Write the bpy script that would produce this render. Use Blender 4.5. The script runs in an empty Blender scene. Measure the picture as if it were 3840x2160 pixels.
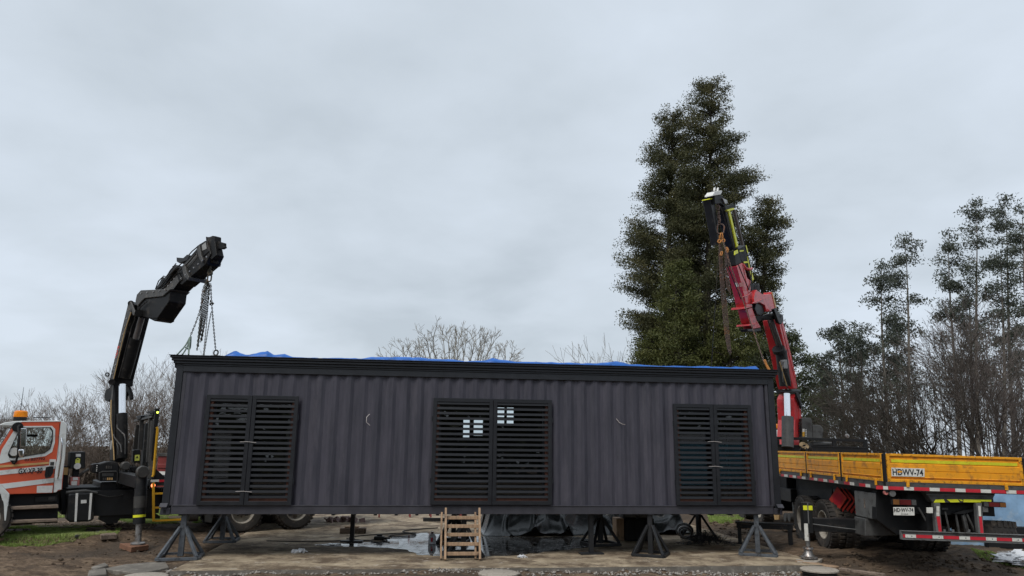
import bpy, math, random
import numpy as np
from mathutils import Vector, Matrix

SC = bpy.context.scene
COL = SC.collection
R = math.radians
rng = np.random.default_rng(7)
random.seed(7)

# ------------------------------------------------------------------ camera
FPX, PITCH, ROLL, HC = 2714.8, R(12.247), R(0.657), 2.12
FW = Vector((0, math.cos(PITCH), math.sin(PITCH)))
UP0 = Vector((0, -math.sin(PITCH), math.cos(PITCH)))
RT0 = Vector((1, 0, 0))
RT = math.cos(ROLL) * RT0 + math.sin(ROLL) * UP0
UP = -math.sin(ROLL) * RT0 + math.cos(ROLL) * UP0
CAMP = Vector((0, 0, HC))
cd = bpy.data.cameras.new('camera')
cam = bpy.data.objects.new('camera', cd)
COL.objects.link(cam)
cd.sensor_width = 36
cd.lens = 36 * FPX / 3840
cd.clip_start = 0.1
cd.clip_end = 3000
cam.matrix_world = Matrix(((RT.x, UP.x, -FW.x, 0), (RT.y, UP.y, -FW.y, 0), (RT.z, UP.z, -FW.z, HC), (0, 0, 0, 1)))
SC.camera = cam

# ------------------------------------------------------------------ sky and sun
SUN_EL, SUN_AZ = R(52), R(212)      # azimuth clockwise from +Y
world = bpy.data.worlds.new('World')
SC.world = world
world.use_nodes = True
wn, wl = world.node_tree.nodes, world.node_tree.links
wn.clear()
wout = wn.new('ShaderNodeOutputWorld')
sky = wn.new('ShaderNodeTexSky')
sky.sky_type = 'NISHITA'
sky.sun_disc = False
sky.sun_elevation = SUN_EL
sky.sun_rotation = SUN_AZ
bg1 = wn.new('ShaderNodeBackground'); bg1.inputs[1].default_value = 0.06
wl.new(sky.outputs[0], bg1.inputs[0])
tc = wn.new('ShaderNodeTexCoord')
sep = wn.new('ShaderNodeSeparateXYZ'); wl.new(tc.outputs['Generated'], sep.inputs[0])
def wmath(op, a, b):
    n = wn.new('ShaderNodeMath'); n.operation = op
    for i, s in enumerate((a, b)):
        if isinstance(s, (int, float)): n.inputs[i].default_value = s
        else: wl.new(s, n.inputs[i])
    return n.outputs[0]
# cloud deck: project the view direction onto a flat layer overhead
zc = wmath('ADD', wmath('MAXIMUM', sep.outputs['Z'], 0.0), 0.22)
cx = wmath('DIVIDE', sep.outputs['X'], zc); cy = wmath('DIVIDE', sep.outputs['Y'], zc)
cmb = wn.new('ShaderNodeCombineXYZ'); wl.new(cx, cmb.inputs[0]); wl.new(cy, cmb.inputs[1])
def wnoise(scale, detail, rough, off, dist=0.3):
    m = wn.new('ShaderNodeMapping'); wl.new(cmb.outputs[0], m.inputs[0]); m.inputs['Location'].default_value = off
    n = wn.new('ShaderNodeTexNoise'); wl.new(m.outputs[0], n.inputs[0])
    n.inputs['Scale'].default_value = scale; n.inputs['Detail'].default_value = detail
    n.inputs['Roughness'].default_value = rough; n.inputs['Distortion'].default_value = dist
    return n.outputs[0]
n1 = wnoise(0.8, 4, 0.45, (3.2, 1.7, 0), 0.1); n2 = wnoise(2.4, 6, 0.5, (7.1, 2.3, 4), 0.15)
cl = wmath('ADD', wmath('MULTIPLY', n1, 0.55), wmath('MULTIPLY', n2, 0.45))
ramp = wn.new('ShaderNodeValToRGB'); wl.new(cl, ramp.inputs[0])
el = ramp.color_ramp.elements
el[0].position = 0.36; el[0].color = (0.425, 0.478, 0.53, 1)
el[1].position = 0.60; el[1].color = (0.56, 0.622, 0.697, 1)
e = el.new(0.47); e.color = (0.495, 0.552, 0.612, 1)
bg2 = wn.new('ShaderNodeBackground'); bg2.inputs[1].default_value = 1.0
wl.new(ramp.outputs[0], bg2.inputs[0])
wmix = wn.new('ShaderNodeMixShader'); wmix.inputs[0].default_value = 0.92
wl.new(bg1.outputs[0], wmix.inputs[1]); wl.new(bg2.outputs[0], wmix.inputs[2])
wl.new(wmix.outputs[0], wout.inputs[0])
sd = bpy.data.lights.new('sun', 'SUN'); sd.energy = 1.5; sd.angle = R(25); sd.color = (1.0, 0.96, 0.9)
sun = bpy.data.objects.new('sun', sd); COL.objects.link(sun)
sv = Vector((math.sin(SUN_AZ) * math.cos(SUN_EL), math.cos(SUN_AZ) * math.cos(SUN_EL), math.sin(SUN_EL)))
sun.rotation_euler = sv.to_track_quat('Z', 'Y').to_euler()
vs = SC.view_settings
SC.display_settings.display_device = 'sRGB'
vs.view_transform = 'Standard'; vs.look = 'None'; vs.exposure = 0.4; vs.gamma = 1.0; vs.use_curve_mapping = False
SC.render.engine = 'CYCLES'
SC.cycles.max_bounces = 6
SC.cycles.transparent_max_bounces = 24

# ------------------------------------------------------------------ measuring helpers (photo pixels 3840x2160 -> metres)
def ray(u, v):
    return FW + RT * ((u - 1920) / FPX) + UP * ((1080 - v) / FPX)
def at(u, v, Y):
    d = ray(u, v); return CAMP + d * (Y / d.y)
def atz(u, v, z=0.0):
    d = ray(u, v); return CAMP + d * ((z - HC) / d.z)
S = 3840 / 2576.0
def at2(u, v, Y): return at(u * S, v * S, Y)
class Frame:
    """local frame of a thing: converts a measured sight line to the point where it meets a local plane"""
    def __init__(s, loc, eul):
        s.m = Matrix.Translation(loc) @ __import__('mathutils').Euler(eul).to_matrix().to_4x4()
        s.i = s.m.inverted(); s.loc = loc; s.eul = eul
    def hit(s, u, v, axis, c):
        o = s.i @ CAMP; d = s.i.to_3x3() @ ray(u, v)
        return o + d * ((c - o[axis]) / d[axis])
    def y(s, u, v, c=0.0): return s.hit(u, v, 1, c)
    def x(s, u, v, c=0.0): return s.hit(u, v, 0, c)
    def z(s, u, v, c=0.0): return s.hit(u, v, 2, c)
    def w(s, p): return s.i @ Vector(p)

# ------------------------------------------------------------------ materials
MATS = {}
def new_mat(name):
    m = bpy.data.materials.new(name); m.use_nodes = True
    return m, m.node_tree.nodes, m.node_tree.links, m.node_tree.nodes['Principled BSDF']
def mat(name, col, rough=0.6, metal=0.0, var=0.2, scale=3.0, bump=0.0, bscale=None, dirt=None, damt=0.3, dscale=4.0,
        stretch=(1, 1, 1), spec=0.4, coat=0.0):
    m, N, L, b = new_mat(name)
    t = N.new('ShaderNodeTexCoord'); mp = N.new('ShaderNodeMapping'); L.new(t.outputs['Object'], mp.inputs[0])
    mp.inputs['Scale'].default_value = stretch
    n = N.new('ShaderNodeTexNoise'); L.new(mp.outputs[0], n.inputs[0])
    n.inputs['Scale'].default_value = scale; n.inputs['Detail'].default_value = 6; n.inputs['Roughness'].default_value = 0.62
    cr = N.new('ShaderNodeValToRGB'); L.new(n.outputs[0], cr.inputs[0])
    cr.color_ramp.elements[0].position = 0.3; cr.color_ramp.elements[1].position = 0.7
    cr.color_ramp.elements[0].color = tuple(c * (1 - var) for c in col) + (1,)
    cr.color_ramp.elements[1].color = tuple(min(1, c * (1 + var)) for c in col) + (1,)
    out = cr.outputs[0]
    if dirt:
        n2 = N.new('ShaderNodeTexNoise'); L.new(t.outputs['Object'], n2.inputs[0])
        n2.inputs['Scale'].default_value = dscale; n2.inputs['Detail'].default_value = 9; n2.inputs['Roughness'].default_value = 0.7
        r2 = N.new('ShaderNodeValToRGB'); L.new(n2.outputs[0], r2.inputs[0])
        r2.color_ramp.elements[0].position = 0.62 - damt * 0.35; r2.color_ramp.elements[1].position = 0.70 - damt * 0.2
        mx = N.new('ShaderNodeMix'); mx.data_type = 'RGBA'
        L.new(r2.outputs[0], mx.inputs[0]); L.new(out, mx.inputs[6]); mx.inputs[7].default_value = tuple(dirt) + (1,)
        out = mx.outputs[2]
    L.new(out, b.inputs['Base Color'])
    mr = N.new('ShaderNodeMapRange'); L.new(n.outputs[0], mr.inputs[0])
    mr.inputs[3].default_value = max(0.02, rough - 0.12); mr.inputs[4].default_value = min(1, rough + 0.12)
    L.new(mr.outputs[0], b.inputs['Roughness'])
    b.inputs['Metallic'].default_value = metal
    b.inputs['Specular IOR Level'].default_value = spec
    b.inputs['Coat Weight'].default_value = coat
    if bump > 0:
        n3 = N.new('ShaderNodeTexNoise'); L.new(mp.outputs[0], n3.inputs[0])
        n3.inputs['Scale'].default_value = bscale or scale * 4; n3.inputs['Detail'].default_value = 6
        bp = N.new('ShaderNodeBump'); bp.inputs['Strength'].default_value = bump; bp.inputs['Distance'].default_value = 0.03
        L.new(n3.outputs[0], bp.inputs['Height']); L.new(bp.outputs[0], b.inputs['Normal'])
    MATS[name] = m
    return m
def foliage(name, c1, c2, c3, scale=0.7, trans=0.25):
    m = bpy.data.materials.new(name); m.use_nodes = True; N, L = m.node_tree.nodes, m.node_tree.links; N.clear()
    o = N.new('ShaderNodeOutputMaterial'); t = N.new('ShaderNodeTexCoord')
    n = N.new('ShaderNodeTexNoise'); L.new(t.outputs['Object'], n.inputs[0]); n.inputs['Scale'].default_value = scale; n.inputs['Detail'].default_value = 8
    n.inputs['Roughness'].default_value = 0.75
    cr = N.new('ShaderNodeValToRGB'); L.new(n.outputs[0], cr.inputs[0])
    E = cr.color_ramp.elements; E[0].position = 0.33; E[0].color = tuple(c1) + (1,); E[1].position = 0.68; E[1].color = tuple(c3) + (1,)
    k = E.new(0.5); k.color = tuple(c2) + (1,)
    p = N.new('ShaderNodeBsdfPrincipled'); L.new(cr.outputs[0], p.inputs['Base Color']); p.inputs['Roughness'].default_value = 0.55
    p.inputs['Specular IOR Level'].default_value = 0.25
    tr = N.new('ShaderNodeBsdfTranslucent'); L.new(cr.outputs[0], tr.inputs[0])
    mx = N.new('ShaderNodeMixShader'); mx.inputs[0].default_value = trans
    L.new(p.outputs[0], mx.inputs[1]); L.new(tr.outputs[0], mx.inputs[2]); L.new(mx.outputs[0], o.inputs[0])
    MATS[name] = m; return m
def glass(name, tint=(0.75, 0.8, 0.8), refl=1.0):
    m = bpy.data.materials.new(name); m.use_nodes = True; N, L = m.node_tree.nodes, m.node_tree.links; N.clear()
    o = N.new('ShaderNodeOutputMaterial'); tr = N.new('ShaderNodeBsdfTransparent'); tr.inputs[0].default_value = tuple(tint) + (1,)
    g = N.new('ShaderNodeBsdfGlossy'); g.inputs['Roughness'].default_value = 0.01
    f = N.new('ShaderNodeFresnel'); f.inputs[0].default_value = 1.5
    ml = N.new('ShaderNodeMath'); ml.operation = 'MULTIPLY'; ml.inputs[1].default_value = refl * 1.9; ml.use_clamp = True
    L.new(f.outputs[0], ml.inputs[0])
    mx = N.new('ShaderNodeMixShader'); L.new(ml.outputs[0], mx.inputs[0]); L.new(tr.outputs[0], mx.inputs[1]); L.new(g.outputs[0], mx.inputs[2])
    L.new(mx.outputs[0], o.inputs[0]); MATS[name] = m; return m
def emit(name, col, s):
    m, N, L, b = new_mat(name); b.inputs['Base Color'].default_value = tuple(col) + (1,)
    b.inputs['Emission Color'].default_value = tuple(col) + (1,); b.inputs['Emission Strength'].default_value = s
    MATS[name] = m; return m

M = {}
def wall_mat():
    m, N, L, b = new_mat('container_paint'); t = N.new('ShaderNodeTexCoord')
    def noise(s, d, r, st, off=(0, 0, 0)):
        mp = N.new('ShaderNodeMapping'); L.new(t.outputs['Object'], mp.inputs[0]); mp.inputs['Scale'].default_value = st; mp.inputs['Location'].default_value = off
        n = N.new('ShaderNodeTexNoise'); L.new(mp.outputs[0], n.inputs[0]); n.inputs['Scale'].default_value = s; n.inputs['Detail'].default_value = d; n.inputs['Roughness'].default_value = r; return n.outputs[0]
    def rng_(src, a, c, lo, hi):
        r = N.new('ShaderNodeMapRange'); L.new(src, r.inputs[0]); r.inputs[1].default_value = a; r.inputs[2].default_value = c; r.inputs[3].default_value = lo; r.inputs[4].default_value = hi; return r.outputs[0]
    def mix(f, a, c):
        x = N.new('ShaderNodeMix'); x.data_type = 'RGBA'; L.new(f, x.inputs[0])
        for i, q in ((6, a), (7, c)):
            if isinstance(q, tuple): x.inputs[i].default_value = q + (1,)
            else: L.new(q, x.inputs[i])
        return x.outputs[2]
    col = mix(rng_(noise(2.0, 6, 0.65, (3.2, 3.2, 0.45)), .34, .66, 0, 1), (0.036, 0.0355, 0.048), (0.062, 0.0585, 0.076))
    col = mix(rng_(noise(1.1, 8, 0.75, (2.4, 2.4, 0.5), (4, 2, 7)), .54, .72, 0, .75), col, (0.086, 0.080, 0.096))
    col = mix(rng_(noise(2.6, 9, 0.8, (5, 5, 0.35), (1, 9, 3)), .58, .70, 0, .7), col, (0.028, 0.028, 0.037))
    L.new(col, b.inputs['Base Color']); L.new(rng_(noise(3, 6, .6, (3, 3, .5)), .3, .7, .42, .72), b.inputs['Roughness']); b.inputs['Specular IOR Level'].default_value = .4
    bp = N.new('ShaderNodeBump'); bp.inputs['Strength'].default_value = .25; bp.inputs['Distance'].default_value = .03
    L.new(noise(2.2, 5, .6, (1.5, 1.5, 1)), bp.inputs['Height']); L.new(bp.outputs[0], b.inputs['Normal'])
    return m
M['wall'] = wall_mat()
M['trim'] = mat('dark_trim_paint', (0.0145, 0.0165, 0.021), 0.5, var=0.25, scale=4, bump=0.05)
M['rail'] = mat('rail_paint', (0.042, 0.041, 0.050), 0.5, var=0.25, scale=4, bump=0.06)
M['shut'] = mat('shutter_paint', (0.0125, 0.0135, 0.017), 0.45, var=0.2, scale=5)
M['stand'] = mat('stand_primer', (0.085, 0.095, 0.108), 0.5, var=0.3, scale=8, dirt=(0.045, 0.046, 0.05), damt=0.3, dscale=9)
M['standblack'] = mat('stand_black', (0.012, 0.013, 0.015), 0.5, var=0.3, scale=8, dirt=(0.06, 0.05, 0.04), damt=0.1, dscale=9)
M['redwood'] = mat('red_timber', (0.11, 0.042, 0.026), 0.7, var=0.35, scale=6, stretch=(1, 1, 0.2))
M['wood'] = mat('pine_wood', (0.36, 0.24, 0.15), 0.75, var=0.3, scale=7, bump=0.15, stretch=(4, 4, 0.6), dirt=(0.16, 0.11, 0.08), damt=0.25, dscale=6)
M['oldwood'] = mat('old_wood', (0.23, 0.175, 0.135), 0.85, var=0.35, scale=6, bump=0.3, stretch=(0.8, 4, 4), dirt=(0.08, 0.06, 0.045), damt=0.3)
M['rustpad'] = mat('rust_brown_pad', (0.2, 0.10, 0.06), 0.85, var=0.3, scale=6, bump=0.2)
M['tarp'] = mat('blue_tarp_plastic', (0.016, 0.115, 0.43), 0.42, var=0.35, scale=5, bump=0.5, bscale=7)
M['fadedtarp'] = mat('faded_blue_tarp', (0.22, 0.36, 0.53), 0.5, var=0.25, scale=2.5, bump=0.3, bscale=5, dirt=(0.38, 0.47, 0.55), damt=0.35, dscale=1.5)
M['plastic'] = mat('black_sheet_plastic', (0.028, 0.032, 0.032), 0.27, var=0.3, scale=3, bump=0.12, bscale=10, spec=0.45)
M['wirewhite'] = mat('white_cable', (0.42, 0.38, 0.36), 0.5)
M['orange'] = mat('orange_red_paint', (0.66, 0.105, 0.045), 0.35, var=0.07, scale=2, coat=0.3, dirt=(0.42, 0.10, 0.055), damt=0.12, dscale=3)
M['white'] = mat('white_paint', (0.72, 0.74, 0.72), 0.35, var=0.06, scale=2, coat=0.3, dirt=(0.5, 0.5, 0.47), damt=0.2, dscale=3)
M['gold'] = mat('gold_tape', (0.62, 0.38, 0.15), 0.4)
M['black'] = mat('black_steel', (0.0085, 0.009, 0.010), 0.5, var=0.35, scale=5, dirt=(0.035, 0.03, 0.026), damt=0.2, dscale=5)
M['deepblack'] = mat('black_chassis', (0.0042, 0.0045, 0.0055), 0.65, var=0.4, scale=5, dirt=(0.018, 0.016, 0.013), damt=0.15, dscale=4)
M['crane'] = mat('crane_black_paint', (0.0125, 0.012, 0.012), 0.45, var=0.35, scale=4, dirt=(0.05, 0.042, 0.035), damt=0.2, dscale=5, spec=0.12)
M['cranegrey'] = mat('crane_grey_and_lit_side', (0.05, 0.048, 0.045), 0.5, var=0.25, scale=4, dirt=(0.10, 0.088, 0.075), damt=0.25, dscale=6)  # grey fittings, plus the light painted on the black crane's left faces
M['chrome'] = mat('chrome_rod', (0.88, 0.89, 0.91), 0.12, metal=1.0, var=0.04)
M['steel'] = mat('worn_steel', (0.32, 0.31, 0.30), 0.42, metal=0.8, var=0.3, scale=8, dirt=(0.12, 0.08, 0.06), damt=0.3, dscale=10)
M['darkrod'] = mat('dark_cylinder_rod', (0.16, 0.145, 0.14), 0.35, metal=0.6, var=0.2)
M['chain'] = mat('chain_steel', (0.05, 0.046, 0.032), 0.6, metal=0.15, var=0.4, scale=20, dirt=(0.16, 0.07, 0.035), damt=0.2, dscale=6)
M['rustchain'] = mat('rusty_chain', (0.12, 0.08, 0.066), 0.7, metal=0.1, var=0.4, scale=20, dirt=(0.24, 0.10, 0.045), damt=0.2, dscale=6)
M['orangesteel'] = mat('orange_hook_paint', (0.46, 0.19, 0.045), 0.55, var=0.35, scale=12)
M['red'] = mat('crane_red_paint', (0.56, 0.03, 0.034), 0.36, var=0.15, scale=3, coat=0.3, dirt=(0.24, 0.03, 0.03), damt=0.3, dscale=6)
M['hivis'] = mat('yellow_reflective_tape', (0.75, 0.76, 0.03), 0.4, var=0.12, scale=10)
M['yelsteel'] = mat('amber_yellow_paint', (0.62, 0.33, 0.02), 0.45, var=0.15, scale=6)
M['bed'] = mat('amber_drop_side_paint', (0.80, 0.33, 0.014), 0.42, var=0.12, scale=3, dirt=(0.42, 0.17, 0.03), damt=0.32, dscale=4.5)
M['bedrim'] = mat('amber_rim_paint', (0.78, 0.34, 0.014), 0.45, var=0.12, scale=4, dirt=(0.07, 0.035, 0.016), damt=0.28, dscale=11)
M['limetape'] = mat('lime_tape', (0.62, 0.60, 0.025), 0.4, var=0.15, scale=6, dirt=(0.5, 0.33, 0.03), damt=0.2, dscale=8)
M['tapered'] = mat('red_tape', (0.52, 0.025, 0.04), 0.4, var=0.12, scale=8)
M['tapewhite'] = mat('white_tape', (0.66, 0.65, 0.60), 0.4, var=0.1, scale=8, dirt=(0.4, 0.38, 0.34), damt=0.2, dscale=12)
M['darkgrey'] = mat('dark_grey_paint', (0.07, 0.07, 0.068), 0.5, var=0.25, scale=5, dirt=(0.03, 0.028, 0.026), damt=0.3, dscale=6)
M['boxgrey'] = mat('toolbox_grey', (0.12, 0.122, 0.12), 0.5, var=0.25, scale=4, dirt=(0.04, 0.036, 0.032), damt=0.25, dscale=5)
M['tyre'] = mat('tyre_rubber', (0.035, 0.031, 0.028), 0.85, var=0.3, scale=6, bump=0.2, dirt=(0.09, 0.072, 0.056), damt=0.35, dscale=5)
M['rim'] = mat('rim_dusty_white', (0.36, 0.33, 0.28), 0.6, var=0.2, scale=5, dirt=(0.12, 0.09, 0.07), damt=0.3)
M['hub'] = mat('hub_dirty', (0.07, 0.058, 0.048), 0.7, var=0.3, scale=8)
M['amber'] = mat('amber_lens', (0.75, 0.22, 0.01), 0.2, var=0.15, scale=10)
M['redlens'] = mat('red_lens', (0.10, 0.012, 0.012), 0.2)
M['amberdim'] = mat('amber_lens_dim', (0.17, 0.07, 0.02), 0.25)
M['redglow'] = emit('lit_tail_lamp', (1.0, 0.25, 0.1), 2.0)
M['greenglow'] = emit('lit_green_led', (0.75, 1.0, 0.1), 2.5)
M['glass'] = glass('cab_glass', (0.86, 0.9, 0.88), 0.5)
M['winglass'] = glass('window_glass', (0.75, 0.82, 0.83), 1.0)
M['interior'] = mat('interior_dark', (0.035, 0.033, 0.032), 0.8)
M['cabint'] = mat('cab_interior', (0.014, 0.014, 0.015), 0.8)
M['text'] = mat('black_lettering', (0.012, 0.012, 0.014), 0.5)
M['textred'] = mat('red_lettering', (0.55, 0.09, 0.07), 0.5)
M['textgrey'] = mat('pale_lettering', (0.33, 0.33, 0.32), 0.5)
M['sticker'] = mat('white_sticker', (0.7, 0.69, 0.66), 0.5, var=0.1, scale=20)
M['stickyel'] = mat('yellow_sticker', (0.66, 0.68, 0.12), 0.5, var=0.1, scale=20)
M['pinkred'] = mat('red_white_canister', (0.5, 0.16, 0.14), 0.5, var=0.3, scale=10)
M['conered'] = mat('cone_red', (0.55, 0.05, 0.035), 0.5, var=0.2, scale=6, dirt=(0.2, 0.03, 0.025), damt=0.2)
M['rope'] = mat('tan_rope', (0.42, 0.31, 0.18), 0.9, var=0.3, scale=12)
M['sling'] = mat('green_sling', (0.13, 0.17, 0.14), 0.8, var=0.3, scale=12)
M['hosebrown'] = mat('tan_hose', (0.42, 0.28, 0.12), 0.6)
M['hose'] = mat('black_hose', (0.02, 0.019, 0.018), 0.5, dirt=(0.12, 0.1, 0.09), damt=0.2)
M['redbox'] = mat('red_cargo_paint', (0.19, 0.03, 0.027), 0.5, var=0.2, scale=3, dirt=(0.18, 0.05, 0.04), damt=0.2)
M['bark'] = mat('dark_bark', (0.06, 0.05, 0.04), 0.9, var=0.3, scale=4)
M['palebark'] = mat('eucalyptus_bark', (0.17, 0.15, 0.125), 0.9, var=0.35, scale=3)
M['twig'] = mat('bare_twig_brown', (0.17, 0.135, 0.11), 0.9, var=0.3, scale=1.5)
M['twigdark'] = mat('bare_twig_dark', (0.135, 0.112, 0.10), 0.9, var=0.35, scale=1.2)
M['twigpale'] = mat('bare_twig_pale', (0.27, 0.25, 0.21), 0.9, var=0.2, scale=1.5)
M['leaf'] = foliage('conifer_leaf', (0.036, 0.042, 0.019), (0.074, 0.077, 0.034), (0.145, 0.128, 0.055), 0.9)
M['leafolive'] = foliage('olive_leaf', (0.045, 0.058, 0.018), (0.085, 0.095, 0.028), (0.14, 0.135, 0.045), 0.8)
M['leafeuc'] = foliage('eucalyptus_leaf', (0.045, 0.055, 0.042), (0.078, 0.09, 0.068), (0.115, 0.128, 0.097), 0.6)
M['leafbrown'] = foliage('bramble_leaf', (0.07, 0.055, 0.042), (0.12, 0.095, 0.072), (0.16, 0.135, 0.10), 0.5)
M['leafgreen'] = foliage('shrub_leaf', (0.05, 0.065, 0.03), (0.075, 0.09, 0.045), (0.11, 0.12, 0.06), 0.6)
M['grass'] = foliage('grass_blade', (0.16, 0.22, 0.055), (0.28, 0.38, 0.10), (0.45, 0.48, 0.2), 1.2)
M['stone'] = mat('stone_grey', (0.30, 0.275, 0.245), 0.9, var=0.3, scale=8, bump=0.4, dirt=(0.12, 0.095, 0.075), damt=0.35, dscale=9)
M['pebble'] = mat('gravel_tan', (0.38, 0.29, 0.21), 0.9, var=0.35, scale=9)
M['lid'] = mat('concrete_lid', (0.36, 0.32, 0.27), 0.9, var=0.15, scale=6, bump=0.3, dirt=(0.22, 0.18, 0.14), damt=0.3, dscale=14)
M['whitesheet'] = mat('white_plastic_sheet', (0.72, 0.73, 0.75), 0.45, var=0.08, scale=3, bump=0.3)
M['bluepaint'] = mat('blue_shed_boards', (0.16, 0.42, 0.54), 0.6, var=0.2, scale=4, stretch=(3, 3, 0.4))
M['net'] = mat('black_wire', (0.015, 0.016, 0.018), 0.5)

# ------------------------------------------------------------------ mesh builder
def basis(d, up=(0, 0, 1)):
    d = Vector(d).normalized(); u = Vector(up)
    s = d.cross(u)
    if s.length < 1e-4: s = d.cross(Vector((0, 1, 0)))
    s.normalize(); return d, s, s.cross(d).normalized()
class MB:
    def __init__(s): s.v = []; s.f = []
    def add(s, vs, fs):
        b = len(s.v); s.v += [tuple(p) for p in vs]; s.f += [tuple(i + b for i in f) for f in fs]; return s
    def box(s, c, sz, rot=None):
        c = Vector(c); x, y, z = (k / 2 for k in sz)
        P = [Vector((a * x, b * y, d * z)) for a in (-1, 1) for b in (-1, 1) for d in (-1, 1)]
        if rot is not None: P = [rot @ p for p in P]
        return s.add([c + p for p in P], [(0, 1, 3, 2), (4, 6, 7, 5), (0, 4, 5, 1), (2, 3, 7, 6), (0, 2, 6, 4), (1, 5, 7, 3)])
    def bb(s, a, b):
        a, b = Vector(a), Vector(b); return s.box((a + b) / 2, [abs(k) for k in (b - a)])
    def beam(s, p, q, w, h, up=(0, 0, 1), w2=None, h2=None):
        p, q = Vector(p), Vector(q); d, sd, u = basis(q - p, up)
        P = []
        for c, a, b in ((p, w, h), (q, w2 or w, h2 or h)):
            P += [c + sd * (i * a / 2) + u * (j * b / 2) for i, j in ((-1, -1), (1, -1), (1, 1), (-1, 1))]
        return s.add(P, [(3, 2, 1, 0), (4, 5, 6, 7)] + [(i, (i + 1) % 4, 4 + (i + 1) % 4, 4 + i) for i in range(4)])
    def tube(s, pts, r, n=8, cap=True):
        pts = [Vector(p) for p in pts]; k = len(pts); rr = r if hasattr(r, '__len__') else [r] * k
        P = []; prev = None
        for i in range(k):
            d = (pts[min(i + 1, k - 1)] - pts[max(i - 1, 0)])
            if prev is None: _, sd, u = basis(d)
            else:
                d.normalize(); sd = prev - d * prev.dot(d)
                if sd.length < 1e-5: _, sd, u = basis(d)
                sd.normalize(); u = sd.cross(d)
            prev = sd
            P += [pts[i] + (sd * math.cos(2 * math.pi * j / n) + u * math.sin(2 * math.pi * j / n)) * rr[i] for j in range(n)]
        F = [(i * n + j, i * n + (j + 1) % n, (i + 1) * n + (j + 1) % n, (i + 1) * n + j) for i in range(k - 1) for j in range(n)]
        if cap: F += [tuple(range(n))[::-1], tuple((k - 1) * n + j for j in range(n))]
        return s.add(P, F)
    def cyl(s, p, q, r, n=14, r2=None): return s.tube([p, q], [r, r2 if r2 is not None else r], n)
    def prism(s, poly, ext):
        n = len(poly); e = Vector(ext); P = [Vector(p) for p in poly]
        return s.add(P + [p + e for p in P], [tuple(range(n))[::-1], tuple(range(n, 2 * n))] + [(i, (i + 1) % n, n + (i + 1) % n, n + i) for i in range(n)])
    def ring(s, outer, inner, ext):
        n = len(outer); e = Vector(ext); O = [Vector(p) for p in outer]; I = [Vector(p) for p in inner]
        P = O + I + [p + e for p in O] + [p + e for p in I]; F = []
        for i in range(n):
            j = (i + 1) % n
            F += [(i, j, n + j, n + i), (2 * n + j, 2 * n + i, 3 * n + i, 3 * n + j), (j, i, 2 * n + i, 2 * n + j), (n + i, n + j, 3 * n + j, 3 * n + i)]
        return s.add(P, F)
    def lathe(s, prof, c=(0, 0, 0), ax=(0, 0, 1), n=28):
        d, a, b = basis(ax); c = Vector(c); k = len(prof)
        P = [c + d * z + (a * math.cos(2 * math.pi * j / n) + b * math.sin(2 * math.pi * j / n)) * r for r, z in prof for j in range(n)]
        return s.add(P, [(i * n + j, i * n + (j + 1) % n, (i + 1) * n + (j + 1) % n, (i + 1) * n + j) for i in range(k - 1) for j in range(n)])
    def link(s, c, d, nrm, L, W, r, n=10, m=5):
        """one oval chain link: long axis d, lying in the plane with normal nrm"""
        c = Vector(c); d = Vector(d).normalized(); nn = Vector(nrm); nn = (nn - d * nn.dot(d)).normalized(); w = d.cross(nn)
        P = []; cen = []
        for i in range(n):
            a = 2 * math.pi * i / n
            ca, sa = math.cos(a), math.sin(a)
            cen.append((w * (W / 2 - r) * ca + d * ((L - W) / 2 * (1 if sa > 0 else -1) + (W / 2 - r) * sa), w * ca + d * sa))
        for p, o in cen:
            o = o.normalized(); P += [c + p + (o * math.cos(2 * math.pi * j / m) + nn * math.sin(2 * math.pi * j / m)) * r for j in range(m)]
        return s.add(P, [(i * m + j, i * m + (j + 1) % m, ((i + 1) % n) * m + (j + 1) % m, ((i + 1) % n) * m + j) for i in range(n) for j in range(m)])
    def build(s, name, m, parent=None, bevel=0.0, smooth=None, seg=1):
        me = bpy.data.meshes.new(name); me.from_pydata(s.v, [], s.f); me.update()
        import bmesh
        bm = bmesh.new(); bm.from_mesh(me); bmesh.ops.recalc_face_normals(bm, faces=bm.faces); bm.to_mesh(me); bm.free()
        return link(name, me, m, parent, bevel, smooth, seg)
def link(name, me, m, parent=None, bevel=0.0, smooth=None, seg=1):
    if m is not None: me.materials.append(M[m] if isinstance(m, str) else m)
    o = bpy.data.objects.new(name, me); COL.objects.link(o)
    if parent is not None: o.parent = parent
    if smooth is not None:
        me.polygons.foreach_set('use_smooth', [True] * len(me.polygons))
        me.set_sharp_from_angle(angle=R(smooth))
    if bevel > 0:
        b = o.modifiers.new('bevel', 'BEVEL'); b.width = bevel; b.segments = seg; b.limit_method = 'ANGLE'; b.angle_limit = R(40)
    return o
def np_mesh(name, V, F, m, parent=None, smooth=False):
    """fast mesh from arrays: V (n,3), F (k,3|4)"""
    V = np.asarray(V, np.float32); F = np.asarray(F, np.int32); k, w = F.shape
    me = bpy.data.meshes.new(name)
    me.vertices.add(len(V)); me.vertices.foreach_set('co', V.ravel())
    me.loops.add(k * w); me.loops.foreach_set('vertex_index', F.ravel())
    me.polygons.add(k); me.polygons.foreach_set('loop_start', np.arange(0, k * w, w, dtype=np.int32))
    me.polygons.foreach_set('loop_total', np.full(k, w, np.int32))
    if smooth: me.polygons.foreach_set('use_smooth', np.ones(k, bool))
    me.update(calc_edges=True); me.validate()
    return link(name, me, m, parent)
def empty(name, loc, eul=(0, 0, 0)):
    o = bpy.data.objects.new(name, None); COL.objects.link(o); o.location = loc; o.rotation_euler = eul; o.empty_display_size = 0.2
    return o
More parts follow.
